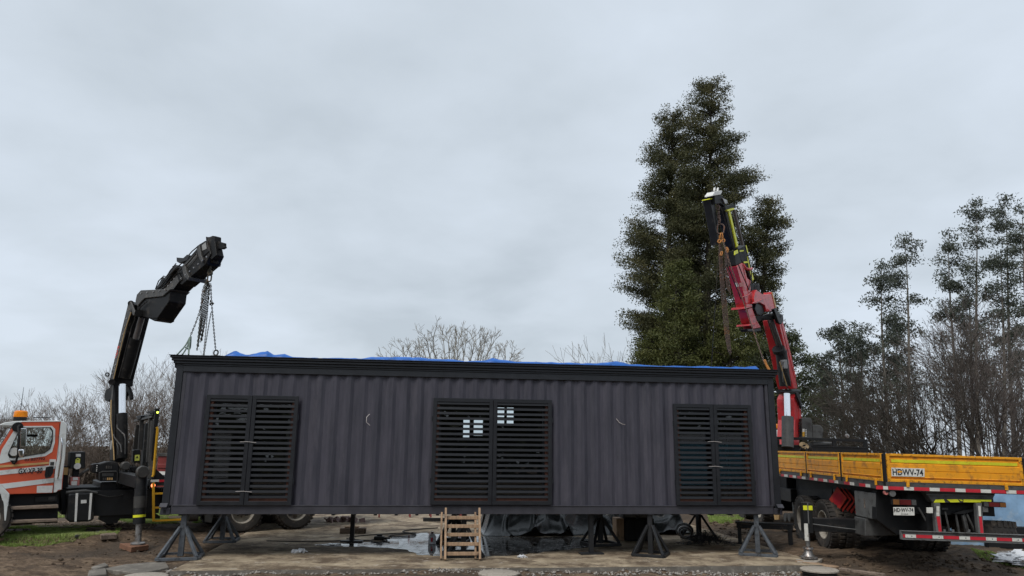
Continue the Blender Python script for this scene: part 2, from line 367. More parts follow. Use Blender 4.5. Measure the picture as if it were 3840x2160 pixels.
def tag(o, label=None, cat=None, group=None, kind=None):
    if label: o['label'] = label
    if cat: o['category'] = cat
    if group: o['group'] = group
    if kind: o['kind'] = kind
    return o
def copy_tree(o, parent=None):
    c = o.copy(); COL.objects.link(c)
    if parent is not None: c.parent = parent
    for ch in list(o.children): copy_tree(ch, c)
    return c
def text(name, s, p, right, up, h, m, parent, width=None, ext=0.001):
    """flat lettering with its lower left corner at p"""
    cu = bpy.data.curves.new(name, 'FONT'); cu.body = s; cu.size = 1.0; cu.extrude = 0.0; cu.offset = 0.022
    tmp = bpy.data.objects.new(name, cu); COL.objects.link(tmp)
    dg = bpy.context.evaluated_depsgraph_get(); me = bpy.data.meshes.new_from_object(tmp.evaluated_get(dg))
    bpy.data.objects.remove(tmp)
    V = np.zeros(len(me.vertices) * 3); me.vertices.foreach_get('co', V); V = V.reshape(-1, 3)
    mn, mx = V.min(0), V.max(0); V -= mn; sc = h / (mx[1] - mn[1]); sx = (width / (mx[0] - mn[0])) if width else sc
    r = np.array(Vector(right).normalized()); u = np.array(Vector(up).normalized())
    W = np.array(p)[None] + V[:, :1] * sx * r[None] + V[:, 1:2] * sc * u[None]
    me.vertices.foreach_set('co', W.ravel()); me.update()
    return link(name, me, m, parent)

# ------------------------------------------------------------------ noise
_lat = np.random.default_rng(3).random((257, 257))
def vnoise(x, y):
    xi = np.floor(x).astype(int); yi = np.floor(y).astype(int); fx = x - xi; fy = y - yi
    fx = fx * fx * (3 - 2 * fx); fy = fy * fy * (3 - 2 * fy); xi &= 255; yi &= 255
    a = _lat[xi, yi]; b = _lat[xi + 1, yi]; c = _lat[xi, yi + 1]; d = _lat[xi + 1, yi + 1]
    return (a * (1 - fx) + b * fx) * (1 - fy) + (c * (1 - fx) + d * fx) * fy - 0.5
def fbm(x, y, o=4, g=0.5):
    s = 0; a = 1.0
    for i in range(o): s = s + a * vnoise(x * 2 ** i + 17.3 * i, y * 2 ** i + 9.1 * i); a *= g
    return s
def sstep(a, b, x):
    t = np.clip((x - a) / (b - a), 0, 1); return t * t * (3 - 2 * t)

# ------------------------------------------------------------------ ground
CX0, CY0, CZ0, CYAW = -6.4848, 14.054, 0.792, R(7.013)
CF = Frame(Vector((CX0, CY0, CZ0)), (0, 0, CYAW))
ex = Vector((math.cos(CYAW), math.sin(CYAW), 0)); nx = Vector((-math.sin(CYAW), math.cos(CYAW), 0))
SFL, SFR = atz(640, 2141), atz(3105, 2119)          # front corners of the slab
sdir = (SFR - SFL).normalized(); snrm = Vector((-sdir.y, sdir.x, 0))
SLEN, SDEP = (SFR - SFL).length, 13.5
def slab_uv(x, y):
    return (x - SFL.x) * sdir.x + (y - SFL.y) * sdir.y, (x - SFL.x) * snrm.x + (y - SFL.y) * snrm.y
def ground_z(x, y):
    x = np.asarray(x, float); y = np.asarray(y, float)
    su, sv_ = slab_uv(x, y)
    left = sstep(-5.6, -7.4, x)
    back = sstep(13.2, 16.0, y)
    fz = -0.075 - 0.075 * sstep(-1.5, 5.5, x)
    z = fz + (-0.01 - fz) * back * (1 - left) + left * (0.075 * sstep(12.2, 14.2, y))
    wob = 0.35 * fbm(x * 0.6, 3.3 + 0 * x, 3)
    step = sstep(0, 0.16, y - (15.37 + wob + 0.39 * (x + 10.6)))
    ter = sstep(-7.3, -8.5, x)
    z = z + ter * 0.14 * step
    rut = np.exp(-((y - 12.6 - 0.18 * (x + 9)) / 0.28) ** 2) + np.exp(-((y - 10.9 - 0.18 * (x + 9)) / 0.28) ** 2)
    z = z - 0.06 * rut * left
    rr = sstep(8.2, 9.5, x) * sstep(16, 12, y)
    z = z - 0.05 * np.exp(-((y - 12.4 + 0.25 * (x - 9)) / 0.3) ** 2) * rr
    near = sstep(34, 22, y) * sstep(2, 6, y)
    mud = 0.085 * fbm(x * 0.55, y * 0.55, 3) + 0.065 * fbm(x * 2.3 + 5, y * 2.9, 4, 0.6) + 0.05 * np.abs(fbm(x * 6.5, y * 8.0, 3, 0.6))
    grassy = ter * step
    z = z + mud * near * (1 - 0.7 * grassy)
    inside = sstep(0.02, -0.12, -su) * sstep(0.02, -0.12, su - SLEN) * sstep(0.0, -0.1, -sv_) * sstep(0, -0.3, sv_ - SDEP)
    z = z * (1 - inside) + (-0.3) * inside
    # soil banked against the slab's front face
    return z
def axis(parts):
    return np.unique(np.concatenate([np.arange(a, b, s) for a, b, s in parts]))
gx = axis([(-150, -30, 8), (-30, -13, 0.6), (-13, -4, 0.055), (-4, 7, 0.10), (7, 13, 0.06), (13, 30, 0.6), (30, 151, 8)])
gy = axis([(-60, 4, 4), (4, 10, 0.4), (10, 18.5, 0.055), (18.5, 26, 0.2), (26, 44, 1.2), (44, 240, 12)])
GX, GY = np.meshgrid(gx, gy, indexing='ij')
GZ = ground_z(GX, GY)
nxg, nyg = len(gx), len(gy)
idx = np.arange(nxg * nyg).reshape(nxg, nyg)
quads = np.stack([idx[:-1, :-1], idx[1:, :-1], idx[1:, 1:], idx[:-1, 1:]], -1).reshape(-1, 4)
def ground_mat():
    m, N, L, b = new_mat('muddy_earth')
    t = N.new('ShaderNodeTexCoord')
    def noise(s, d, r, st=(1, 1, 1)):
        mp = N.new('ShaderNodeMapping'); L.new(t.outputs['Object'], mp.inputs[0]); mp.inputs['Scale'].default_value = st
        n = N.new('ShaderNodeTexNoise'); L.new(mp.outputs[0], n.inputs[0]); n.inputs['Scale'].default_value = s
        n.inputs['Detail'].default_value = d; n.inputs['Roughness'].default_value = r; return n.outputs[0]
    def ramp(src, stops):
        r = N.new('ShaderNodeValToRGB'); L.new(src, r.inputs[0]); E = r.color_ramp.elements
        E[0].position, E[0].color = stops[0][0], tuple(stops[0][1]) + (1,)
        E[1].position, E[1].color = stops[-1][0], tuple(stops[-1][1]) + (1,)
        for p, c in stops[1:-1]:
            k = E.new(p); k.color = tuple(c) + (1,)
        return r.outputs[0]
    def mix(f, a, c):
        x = N.new('ShaderNodeMix'); x.data_type = 'RGBA'; L.new(f, x.inputs[0])
        for i, s in ((6, a), (7, c)):
            if isinstance(s, tuple): x.inputs[i].default_value = s + (1,)
            else: L.new(s, x.inputs[i])
        return x.outputs[2]
    fine = ramp(noise(5, 10, 0.75, (0.45, 1.5, 1)), [(0.32, (0.042, 0.028, 0.019)), (0.5, (0.115, 0.079, 0.052)), (0.66, (0.26, 0.185, 0.122))])
    wet = ramp(noise(0.55, 5, 0.6), [(0.46, (0, 0, 0)), (0.60, (1, 1, 1))])
    col = mix(wet, fine, mix(noise(9, 8, 0.7), (0.05, 0.037, 0.027), (0.10, 0.075, 0.055)))
    straw = ramp(noise(30, 6, 0.8, (0.5, 1.4, 1)), [(0.58, (0, 0, 0)), (0.70, (1, 1, 1))])
    col = mix(straw, col, (0.25, 0.19, 0.12))
    L.new(col, b.inputs['Base Color'])
    rr = N.new('ShaderNodeMapRange'); L.new(noise(2.0, 5, 0.6), rr.inputs[0]); rr.inputs[3].default_value = 0.62; rr.inputs[4].default_value = 1.0
    L.new(rr.outputs[0], b.inputs['Roughness']); b.inputs['Specular IOR Level'].default_value = 0.25
    bp = N.new('ShaderNodeBump'); bp.inputs['Strength'].default_value = 0.9; bp.inputs['Distance'].default_value = 0.05
    L.new(noise(11, 9, 0.7), bp.inputs['Height']); L.new(bp.outputs[0], b.inputs['Normal'])
    return m
M['ground'] = ground_mat()
g = np_mesh('ground', np.stack([GX, GY, GZ], -1).reshape(-1, 3), quads, 'ground', smooth=True)
tag(g, 'brown churned muddy earth of the building site', kind='structure')

# ------------------------------------------------------------------ concrete slab
def slab_mat():
    m, N, L, b = new_mat('stained_concrete'); t = N.new('ShaderNodeTexCoord')
    def noise(s, d, r, st=(1, 1, 1)):
        mp = N.new('ShaderNodeMapping'); L.new(t.outputs['Object'], mp.inputs[0]); mp.inputs['Scale'].default_value = st
        n = N.new('ShaderNodeTexNoise'); L.new(mp.outputs[0], n.inputs[0]); n.inputs['Scale'].default_value = s
        n.inputs['Detail'].default_value = d; n.inputs['Roughness'].default_value = r; return n.outputs[0]
    def ramp(src, a, ca, c, cc):
        r = N.new('ShaderNodeValToRGB'); L.new(src, r.inputs[0]); E = r.color_ramp.elements
        E[0].position, E[0].color, E[1].position, E[1].color = a, tuple(ca) + (1,), c, tuple(cc) + (1,); return r.outputs[0]
    def mix(f, a, c):
        x = N.new('ShaderNodeMix'); x.data_type = 'RGBA'; L.new(f, x.inputs[0])
        for i, s in ((6, a), (7, c)):
            if isinstance(s, tuple): x.inputs[i].default_value = s + (1,)
            else: L.new(s, x.inputs[i])
        return x.outputs[2]
    base = ramp(noise(1.4, 9, 0.7, (0.9, 1.0, 1)), 0.32, (0.17, 0.128, 0.085), 0.62, (0.47, 0.38, 0.265))
    mud = ramp(noise(1.7, 10, 0.78, (0.8, 1.0, 1)), 0.45, (0, 0, 0), 0.57, (1, 1, 1))
    col = mix(mud, base, (0.125, 0.09, 0.06))
    pale = ramp(noise(3.5, 10, 0.8, (0.8, 1.1, 1)), 0.56, (0, 0, 0), 0.66, (1, 1, 1))
    col = mix(pale, col, (0.60, 0.53, 0.44))
    L.new(col, b.inputs['Base Color'])
    b.inputs['Roughness'].default_value = 0.8; b.inputs['Specular IOR Level'].default_value = 0.3
    bp = N.new('ShaderNodeBump'); bp.inputs['Strength'].default_value = 0.8; bp.inputs['Distance'].default_value = 0.03
    L.new(noise(14, 8, 0.7), bp.inputs['Height']); L.new(bp.outputs[0], b.inputs['Normal'])
    return m
M['slab'] = slab_mat()
M['slabedge'] = mat('slab_edge_concrete', (0.15, 0.135, 0.115), 0.9, var=0.25, scale=3, bump=0.4, dirt=(0.26, 0.235, 0.2), damt=0.25, dscale=4)
nu, nv = 150, 40
us = np.linspace(0, SLEN, nu); vs_ = np.linspace(0, SDEP, nv)
top = []
for i, a in enumerate(us):
    for j, b_ in enumerate(vs_):
        j0 = 0.035 * vnoise(np.array(a * 1.7), np.array(4.2)) + 0.02 * vnoise(np.array(a * 9.0), np.array(1.2)) if j == 0 else 0
        p = SFL + sdir * a + snrm * (b_ + float(j0)); top.append((p.x, p.y, 0.0))
F = [(i * nv + j, (i + 1) * nv + j, (i + 1) * nv + j + 1, i * nv + j + 1) for i in range(nu - 1) for j in range(nv - 1)]
sl = np_mesh('concrete_slab', top, F, 'slab'); tag(sl, 'pale dusty concrete slab under the container', kind='structure')
ed = MB()
for i in range(nu - 1):
    a, b_ = Vector(top[i * nv]), Vector(top[(i + 1) * nv]); dz = Vector((0, 0, -0.34)); q = Vector((snrm.x, snrm.y, 0)) * -0.004
    ed.add([a + q, b_ + q, b_ + dz + q, a + dz + q], [(0, 1, 2, 3)])
for k, sg in ((0, -1), (nu - 1, 1)):
    a, b_ = Vector(top[k * nv]), Vector(top[k * nv + nv - 1]); dz = Vector((0, 0, -0.34))
    ed.add([a, b_, b_ + dz, a + dz], [(0, 1, 2, 3)])
e = ed.build('slab_edge', 'slabedge', smooth=40); tag(e, 'grey vertical front edge of the concrete slab', kind='structure')
# broken slab corner pieces at the front left
BR = [([(385, 2152), (470, 2134), (620, 2122), (632, 2146), (520, 2170)], 0.035, 'flat broken concrete slab piece beside the slab corner, the large dark one'),
      ([(340, 2148), (392, 2131), (404, 2141), (352, 2160)], 0.05, 'small pale concrete lump left of the broken slab pieces'),
      ([(330, 2162), (395, 2152), (398, 2175), (325, 2185)], 0.05, 'pale broken concrete piece at the bottom edge, lowest of the slab fragments')]
for pts, h, lb in BR:
    P = [atz(u, v, -0.10) for u, v in pts]
    o = MB().prism(P, (0, 0, h + 0.05)).build('concrete_fragment', 'slabedge', bevel=0.012); tag(o, lb, 'concrete piece', 'broken concrete pieces at the slab corner')

# puddle of rain water
PU = [(1180, 2042), (1300, 2034), (1420, 2030), (1500, 2008), (1600, 1999), (1700, 2009), (1950, 2013), (2150, 2013), (2235, 2025), (2215, 2050),
      (2060, 2068), (1950, 2080), (1800, 2088), (1650, 2086), (1560, 2077), (1530, 2062), (1470, 2055), (1380, 2050), (1250, 2050)]
pp = []
for i in range(len(PU)):
    a, b_ = Vector(PU[i]), Vector(PU[(i + 1) % len(PU)])
    for k in range(6):
        q = a.lerp(b_, k / 6); u, v = q
        u += 22 * float(vnoise(np.array(u * 0.03 + i), np.array(v * 0.2))); v += 5 * float(vnoise(np.array(u * 0.05), np.array(v * 0.3 + 3)))
        pp.append(atz(u, v, 0.004))
def water_mat():
    m, N, L, b = new_mat('rain_water'); b.inputs['Base Color'].default_value = (0.035, 0.03, 0.025, 1); b.inputs['Roughness'].default_value = 0.02
    b.inputs['Specular IOR Level'].default_value = 0.6
    t = N.new('ShaderNodeTexCoord'); n = N.new('ShaderNodeTexNoise'); L.new(t.outputs['Object'], n.inputs[0]); n.inputs['Scale'].default_value = 5; n.inputs['Detail'].default_value = 3
    bp = N.new('ShaderNodeBump'); bp.inputs['Strength'].default_value = 0.12; bp.inputs['Distance'].default_value = 0.01
    n4 = N.new('ShaderNodeTexNoise'); L.new(t.outputs['Object'], n4.inputs[0]); n4.inputs['Scale'].default_value = 6; n4.inputs['Detail'].default_value = 8; n4.inputs['Roughness'].default_value = .75
    mr = N.new('ShaderNodeMapRange'); L.new(n4.outputs[0], mr.inputs[0]); mr.inputs[1].default_value = .48; mr.inputs[2].default_value = .66; mr.inputs[3].default_value = .02; mr.inputs[4].default_value = .5; L.new(mr.outputs[0], b.inputs['Roughness'])
    L.new(n.outputs[0], bp.inputs['Height']); L.new(bp.outputs[0], b.inputs['Normal'])
    return m
M['water'] = water_mat()
pm = MB(); pm.add(pp, [tuple(range(len(pp)))])
p_ = pm.build('puddle', 'water'); tag(p_, 'shallow rain puddle lying on the slab under the container', kind='structure')

# ------------------------------------------------------------------ container house
LC, WC, HT = 12.19, 2.44, 2.964
cont = empty('container_house', CF.loc, CF.eul)
tag(cont, 'long dark grey shipping container house with black louvred shutters standing on jack stands', 'container house')
def rectpx(pts, c):
    q = [CF.y(u, v, c) for u, v in pts]
    xs = sorted(p.x for p in q); zs = sorted(p.z for p in q)
    return (xs[0] + xs[1]) / 2, (xs[2] + xs[3]) / 2, (zs[0] + zs[1]) / 2, (zs[2] + zs[3]) / 2
YS = -0.055
WINS = [rectpx([(775.6, 1478.7), (1123, 1486), (735, 1894), (1088.6, 1896.6)], YS),
        rectpx([(1626.4, 1492.5), (2069, 1499), (1612.6, 1892.8), (2070.8, 1894.4)], YS),
        rectpx([(2521.9, 1511.8), (2814.5, 1520), (2541, 1895.5), (2837.7, 1895.5)], YS)]
OPEN = [(a + 0.05, b - 0.05, c + 0.05, d - 0.04) for a, b, c, d in WINS]
ZR, ZF = 0.165, 2.60                  # top of bottom rail, underside of fascia
ZF = (CF.y(699.4, 1393.2, 0).z + CF.y(2865, 1442.8, 0).z) / 2
ZR = (CF.y(645, 1897, 0).z + CF.y(2902.9, 1898.3, 0).z) / 2
# corrugated front wall cut round the window openings
prof = []; x = 0.20; k = 0
while x < LC - 0.20:
    prof.append((x, [0.018, 0.018, 0.054, 0.054][k % 4])); x += [0.072, 0.068, 0.070, 0.068][k % 4]; k += 1
prof.append((LC - 0.20, 0.054))
cuts = sorted(set([p[0] for p in prof] + [w for o in OPEN for w in o[:2]]))
px_ = np.array([p[0] for p in prof]); py_ = np.array([p[1] for p in prof])
wm = MB()
for a, b_ in zip(cuts[:-1], cuts[1:]):
    if b_ - a < 1e-5: continue
    ya, yb = np.interp([a + 1e-6, b_ - 1e-6], px_, py_); mid = (a + b_) / 2
    sp = [(ZR, ZF + 0.05)]
    for o in OPEN:
        if o[0] < mid < o[1]: sp = [(ZR, o[2]), (o[3], ZF + 0.05)]
    for z0, z1 in sp: wm.add([(a, ya, z0), (b_, yb, z0), (b_, yb, z1), (a, ya, z1)], [(0, 1, 2, 3)])
wm.build('corrugated_wall', 'wall', cont)
for x0, s in ((0.135, 1), (LC - 0.135, -1)):
    MB().bb((x0, 0.012, ZR), (x0 + s * 0.066, 0.06, ZF)).build('wall_edge_strip', 'rail', cont, bevel=0.004)
# back wall, end walls, floor, ceiling
def back_open(u0, u1, v0, v1):
    a = CF.y(u0, v0, 2.38); b_ = CF.y(u1, v1, 2.38); return (a.x, b_.x, b_.z, a.z)
BO = sorted([back_open(1738, 1760, 1572, 1640), back_open(1777, 1810, 1574, 1634), back_open(1866, 1926, 1522, 1592), back_open(2752, 2771, 1612, 1772)])
bw = MB(); xp = 0.1
for a, b_, c, d in BO:
    bw.bb((xp, 2.36, 0.12), (a, 2.42, 2.8)); bw.bb((a, 2.36, 0.12), (b_, 2.42, c)); bw.bb((a, 2.36, d), (b_, 2.42, 2.8)); xp = b_
bw.bb((xp, 2.36, 0.12), (LC - 0.1, 2.42, 2.8)); bw.build('back_wall', 'interior', cont)
for a, b_, c, d in BO[2:3]:
    mm = MB(); mm.bb(((a + b_) / 2 - 0.03, 2.37, c), ((a + b_) / 2 + 0.03, 2.41, d)); mm.bb((a, 2.372, c + (d - c) * 0.3), (b_, 2.408, c + (d - c) * 0.3 + 0.04))
    mm.build('back_window_bar', 'interior', cont)
for x0 in (0.03, LC - 0.07): MB().bb((x0, 0.10, 0.14), (x0 + 0.04, 2.36, 2.8)).build('end_wall', 'wall', cont)
MB().bb((0.08, 0.07, 0.06), (LC - 0.08, 2.355, 0.15)).build('floor', 'interior', cont)
MB().bb((0.02, 0.065, 2.80), (LC - 0.02, 2.43, 2.87)).build('roof', 'interior', cont)
cm = MB()
for i in range(30): cm.bb((0.3 + i * 0.4, 0.08, -0.03), (0.36 + i * 0.4, 2.36, 0.058))
cm.build('floor_joists', 'standblack', cont)
for xa in (4.6, 8.3): MB().bb((xa, 0.12, 0.152), (xa + 0.08, 2.35, 2.795)).build('inner_partition', 'interior', cont)
# rails, posts, fascia, cornice
for y0 in (0.0, WC - 0.06):
    m_ = MB(); m_.bb((0.175, y0, 0.0), (LC - 0.175, y0 + 0.06, ZR - 0.004)); m_.bb((0.19, y0 - 0.012 if y0 == 0 else y0, ZR - 0.004), (LC - 0.19, y0 + 0.055, ZR + 0.012)); m_.build('bottom_rail', 'rail', cont, bevel=0.004)
for x0 in (0.0, LC - 0.13):
    for y0 in (0.0, WC - 0.13): MB().bb((x0, y0, 0.118), (x0 + 0.13, y0 + 0.13, 2.87)).build('corner_post', 'trim', cont, bevel=0.006)
for x0 in (-0.012, LC - 0.163):
    for y0 in (-0.012, WC - 0.15):
        c_ = MB().bb((x0, y0, -0.012), (x0 + 0.175, y0 + 0.162, 0.116)).build('corner_casting', 'rail', cont, bevel=0.01)
        MB().box((x0 + 0.0875, y0 - 0.001, 0.05), (0.05, 0.006, 0.07)).build('casting_slot', 'deepblack', c_, bevel=0.0)
for x0 in (-0.02, LC - 0.115):
    MB().prism([(x0, -0.004, 0.20), (x0 + 0.135, -0.004, 0.20), (x0 + 0.135, -0.075, 0.135), (x0, -0.075, 0.135), (x0, -0.075, 0.122), (x0 + 0.135, -0.075, 0.122)][:4], (0, 0.004, -0.012)).build('post_flange', 'rail', cont)
MB().bb((0.13, -0.012, ZF), (LC - 0.13, 0.05, ZF + 0.12)).build('fascia_board', 'trim', cont, bevel=0.005)
MB().bb((0.13, -0.026, ZF + 0.12), (LC - 0.13, 0.05, 2.80)).build('fascia_board', 'trim', cont, bevel=0.005)
for a, b_, o in ((2.80, 2.852, 0.045), (2.852, 2.905, 0.075), (2.905, HT - 0.012, 0.10)):
    MB().bb((-o - 0.01, -o, a + 0.003), (LC + o, WC + o, b_)).build('cornice', 'trim', cont, bevel=0.008)
MB().bb((-0.13, -0.12, HT - 0.010), (LC + 0.12, WC + 0.12, HT)).build('roof_edge_flashing', 'trim', cont)
for x0 in (-0.045,): MB().prism([(x0, 0.02, 2.80), (0.0, 0.02, 2.80), (0.0, 0.02, 2.70), (x0, 0.02, 2.735)], (0, 0.12, 0)).build('cornice_bracket', 'trim', cont)
# windows: timber reveal, glass, two shutter leaves with slats
TIES = {0: [0.565, 0.12], 1: [], 2: [0.62, 0.375]}
for wi, (a, b_, c, d) in enumerate(OPEN):
    r_ = MB(); t_ = 0.075
    r_.ring([(a, -0.0, c), (b_, 0, c), (b_, 0, d), (a, 0, d)], [(a + t_, 0, c + t_), (b_ - t_, 0, c + t_), (b_ - t_, 0, d - t_), (a + t_, 0, d - t_)], (0, 0.16, 0))
    wf = r_.build('window_frame', 'redwood', cont)
    MB().add([(a + t_, 0.10, c + t_), (b_ - t_, 0.10, c + t_), (b_ - t_, 0.10, d - t_), (a + t_, 0.10, d - t_)], [(0, 1, 2, 3)]).build('window_pane', 'winglass', wf)
    fr = MB(); mid = (a + b_) / 2
    fr.ring([(a + t_, 0.088, c + t_), (b_ - t_, 0.088, c + t_), (b_ - t_, 0.088, d - t_), (a + t_, 0.088, d - t_)],
            [(a + t_ + .045, 0.088, c + t_ + .045), (b_ - t_ - .045, 0.088, c + t_ + .045), (b_ - t_ - .045, 0.088, d - t_ - .045), (a + t_ + .045, 0.088, d - t_ - .045)], (0, 0.03, 0))
    fr.bb((mid - 0.03, 0.086, c + t_), (mid + 0.03, 0.119, d - t_)); fr.build('sash', 'shut', wf)
    A, B, Cc, D = WINS[wi]
    mids = [CF.y(930, 1690, YS).x, CF.y(1848, 1690, YS).x, CF.y(2683, 1705, YS).x]
    mx_ = mids[wi]
    for s0, s1 in ((A, mx_ - 0.004), (mx_ + 0.004, B)):
        sh = MB(); w0 = 0.075
        sh.ring([(s0, YS, Cc), (s1, YS, Cc), (s1, YS, D), (s0, YS, D)], [(s0 + w0, YS, Cc + 0.075), (s1 - w0, YS, Cc + 0.075), (s1 - w0, YS, D - 0.075), (s0 + w0, YS, D - 0.075)], (0, 0.042, 0))
        so = sh.build('shutter', 'shut', cont, bevel=0.004)
        ns = 19; H_ = D - Cc - 0.15; proto = None
        rot = Matrix.Rotation(R(-7), 3, 'X')
        for k in range(ns):
            zz = Cc + 0.075 + H_ * (k + 0.5 + 0.25) / ns
            if proto is None:
                pm_ = MB().box((0, 0, 0), (s1 - s0 - 2 * w0, 0.012, 0.047), rot); proto = pm_.build('slat', 'shut', so); sl_ = proto
            else:
                sl_ = proto.copy(); COL.objects.link(sl_)
            sl_.location = ((s0 + s1) / 2, YS + 0.022, zz + float(rng.normal(0, 0.0015))); sl_.rotation_euler = (float(rng.normal(0, 0.03)), float(rng.normal(0, 0.0015)), 0)
        hx = s0 - 0.012 if s0 == A else s1 + 0.012
        for fz in (0.22, 0.8): MB().cyl((hx, YS + 0.02, Cc + (D - Cc) * fz - 0.05), (hx, YS + 0.02, Cc + (D - Cc) * fz + 0.05), 0.012, 8).build('hinge', 'trim', so)
    for fz in TIES[wi]:
        zz = Cc + (D - Cc) * fz; MB().tube([(mx_ - 0.16, YS - 0.01, zz + 0.006), (mx_ - 0.02, YS - 0.02, zz + 0.012), (mx_ + 0.14, YS - 0.012, zz - 0.004)], 0.005, 6).build('wire_tie', 'wirewhite', cont)
for u, v, pts in ((1386, 1553, [(0, 0, 0), (-0.05, -0.06, -0.06), (-0.05, -0.07, -0.16), (0.0, -0.06, -0.20), (0.02, -0.05, -0.22)]), (2311, 1570, [(0, 0, 0), (0.05, -0.05, -0.08), (0.11, -0.06, -0.11), (0.17, -0.05, -0.12)])):
    q = CF.y(u, v, 0.02); MB().tube([q + Vector(p) for p in pts], 0.007, 6).build('cable_tail', 'wirewhite', cont, smooth=60)

# ------------------------------------------------------------------ blue tarp folded on the roof
nxt, nyt = 260, 16; TX0, TX1 = CF.y(985, 1334, 0).x, CF.y(2838, 1380, 0).x
V = []; xs = np.linspace(0.9, TX1 + 0.02, nxt)
edges = [(0.9, .02), (1.05, .16), (1.25, .03), (1.5, .13), (1.66, .19), (1.8, .05), (2.0, .11), (2.15, .02), (2.6, .01), (3.3, .01), (3.7, .04), (4.2, .09), (4.7, .1), (5.2, .04), (5.6, .02), (6.0, .05), (6.15, .14), (6.3, .09), (6.7, .06), (7.6, .05), (8.4, .05), (8.8, .11), (9.05, .07), (9.6, .04), (10.4, .045), (10.9, .03), (11.3, .05), (11.6, .04), (11.9, .12), (12.1, .1)]
ea = np.array([e_[0] for e_ in edges]); eb = np.array([e_[1] for e_ in edges])
for x in xs:
    for j in range(nyt):
        t = j / (nyt - 1); y = -0.07 + t * 2.3
        hh = 0.62 * float(np.interp(x, ea, eb)) + 0.025 * abs(float(vnoise(np.array(x * 6.5), np.array(2.9)))); h = hh * math.exp(-((t - 0.08) / 0.16) ** 2) + 0.012 + 0.05 * abs(float(fbm(np.array(x * 1.3), np.array(t * 4.0), 3)))
        if j == 0: h = 0.004
        V.append((x, y + 0.03 * float(vnoise(np.array(x * 2), np.array(7.7))), HT + h))
F = [(i * nyt + j, (i + 1) * nyt + j, (i + 1) * nyt + j + 1, i * nyt + j + 1) for i in range(nxt - 1) for j in range(nyt - 1)]
tp = np_mesh('blue_tarp', V, F, 'tarp'); tp.location = CF.loc; tp.rotation_euler = CF.eul
tag(tp, 'crumpled bright blue tarp spread along the container roof', 'tarp')
md = tp.modifiers.new('thickness', 'SOLIDIFY'); md.thickness = 0.004

# ------------------------------------------------------------------ jack stands
def jack_stand(name, u, v, yaw, label, m='stand', base=0.66, apex=0.55, top=None):
    p = atz(u, v, 0.0); t = empty(name, (p.x, p.y, 0), (0, 0, R(yaw)))
    tag(t, label, 'jack stand', 'jack stands carrying the container')
    H = top or CZ0; h = base / 2
    MB().bb((-0.048, -0.048, 0.03), (0.048, 0.048, H - 0.013)).build('post', m, t, bevel=0.006)
    MB().bb((-0.085, -0.085, H - 0.012), (0.085, 0.085, H - 0.002)).build('head_plate', m, t)
    for i, (sx, sy) in enumerate(((-1, -1), (1, -1), (1, 1), (-1, 1))):
        MB().beam((sx * h * 0.93, sy * h * 0.93, 0.05), (sx * 0.045, sy * 0.045, apex), 0.055, 0.05).build('leg', m, t, bevel=0.003)
        q = [(-h, -h), (h, -h), (h, h), (-h, h)]; a = q[i]; b_ = q[(i + 1) % 4]
        if i % 2 == 0: MB().beam((a[0], a[1], 0.028), (b_[0], b_[1], 0.028), 0.06, 0.05).build('base_rail', m, t, bevel=0.003)
        else: MB().beam((a[0], a[1] + math.copysign(0.031, -a[1]), 0.027), (b_[0], b_[1] + math.copysign(0.031, -b_[1]), 0.027), 0.058, 0.048).build('base_rail', m, t, bevel=0.003)
    return t
jack_stand('jack_stand', 676, 2092, 14, 'grey pyramid jack stand under the front left container corner, first of the row', base=0.70)
jack_stand('jack_stand', 832, 2030, 10, 'dark pyramid jack stand in front of the truck wheel at the rear left', 'stand', base=0.62, apex=0.5)
jack_stand('jack_stand', 1737, 2082, 8, 'black pyramid jack stand just behind the wooden ladder', 'standblack', base=0.72)
jack_stand('jack_stand', 1700, 2033, -6, 'black pyramid jack stand at the rear, seen between the upper ladder rungs', 'standblack', base=0.62)
jack_stand('jack_stand', 2441, 2082, -22, 'dark pyramid jack stand in front of the black crate', 'standblack', base=0.62, apex=0.57)
jack_stand('jack_stand', 2252, 2042, 20, 'thin black pyramid jack stand at the rear beside the plate-footed post', 'standblack', base=0.66)
jack_stand('jack_stand', 2622, 2022, 25, 'black pyramid jack stand at the rear right beside the wire heap', 'standblack', base=0.6)
jack_stand('jack_stand', 2843, 2078, -18, 'grey pyramid jack stand under the front right container corner by the bench', base=0.70, apex=0.55)
for u, v, yaw, lb in ((1319, 2032, 3, 'black prop post on a flat plate left of the wooden ladder'), (2217, 2078, 12, 'black prop post on a flat plate right of the wooden ladder')):
    p = atz(u, v, 0); t = empty('prop_post', (p.x, p.y, 0), (0, 0, R(yaw))); tag(t, lb, 'prop post', 'plate-footed prop posts under the container')
    MB().bb((-0.045, -0.045, 0.03), (0.045, 0.045, CZ0 - 0.002)).build('post', 'standblack', t, bevel=0.004)
    MB().bb((-0.24, -0.10, 0.002), (0.24, 0.10, 0.03)).build('foot_plate', 'standblack', t, bevel=0.003)

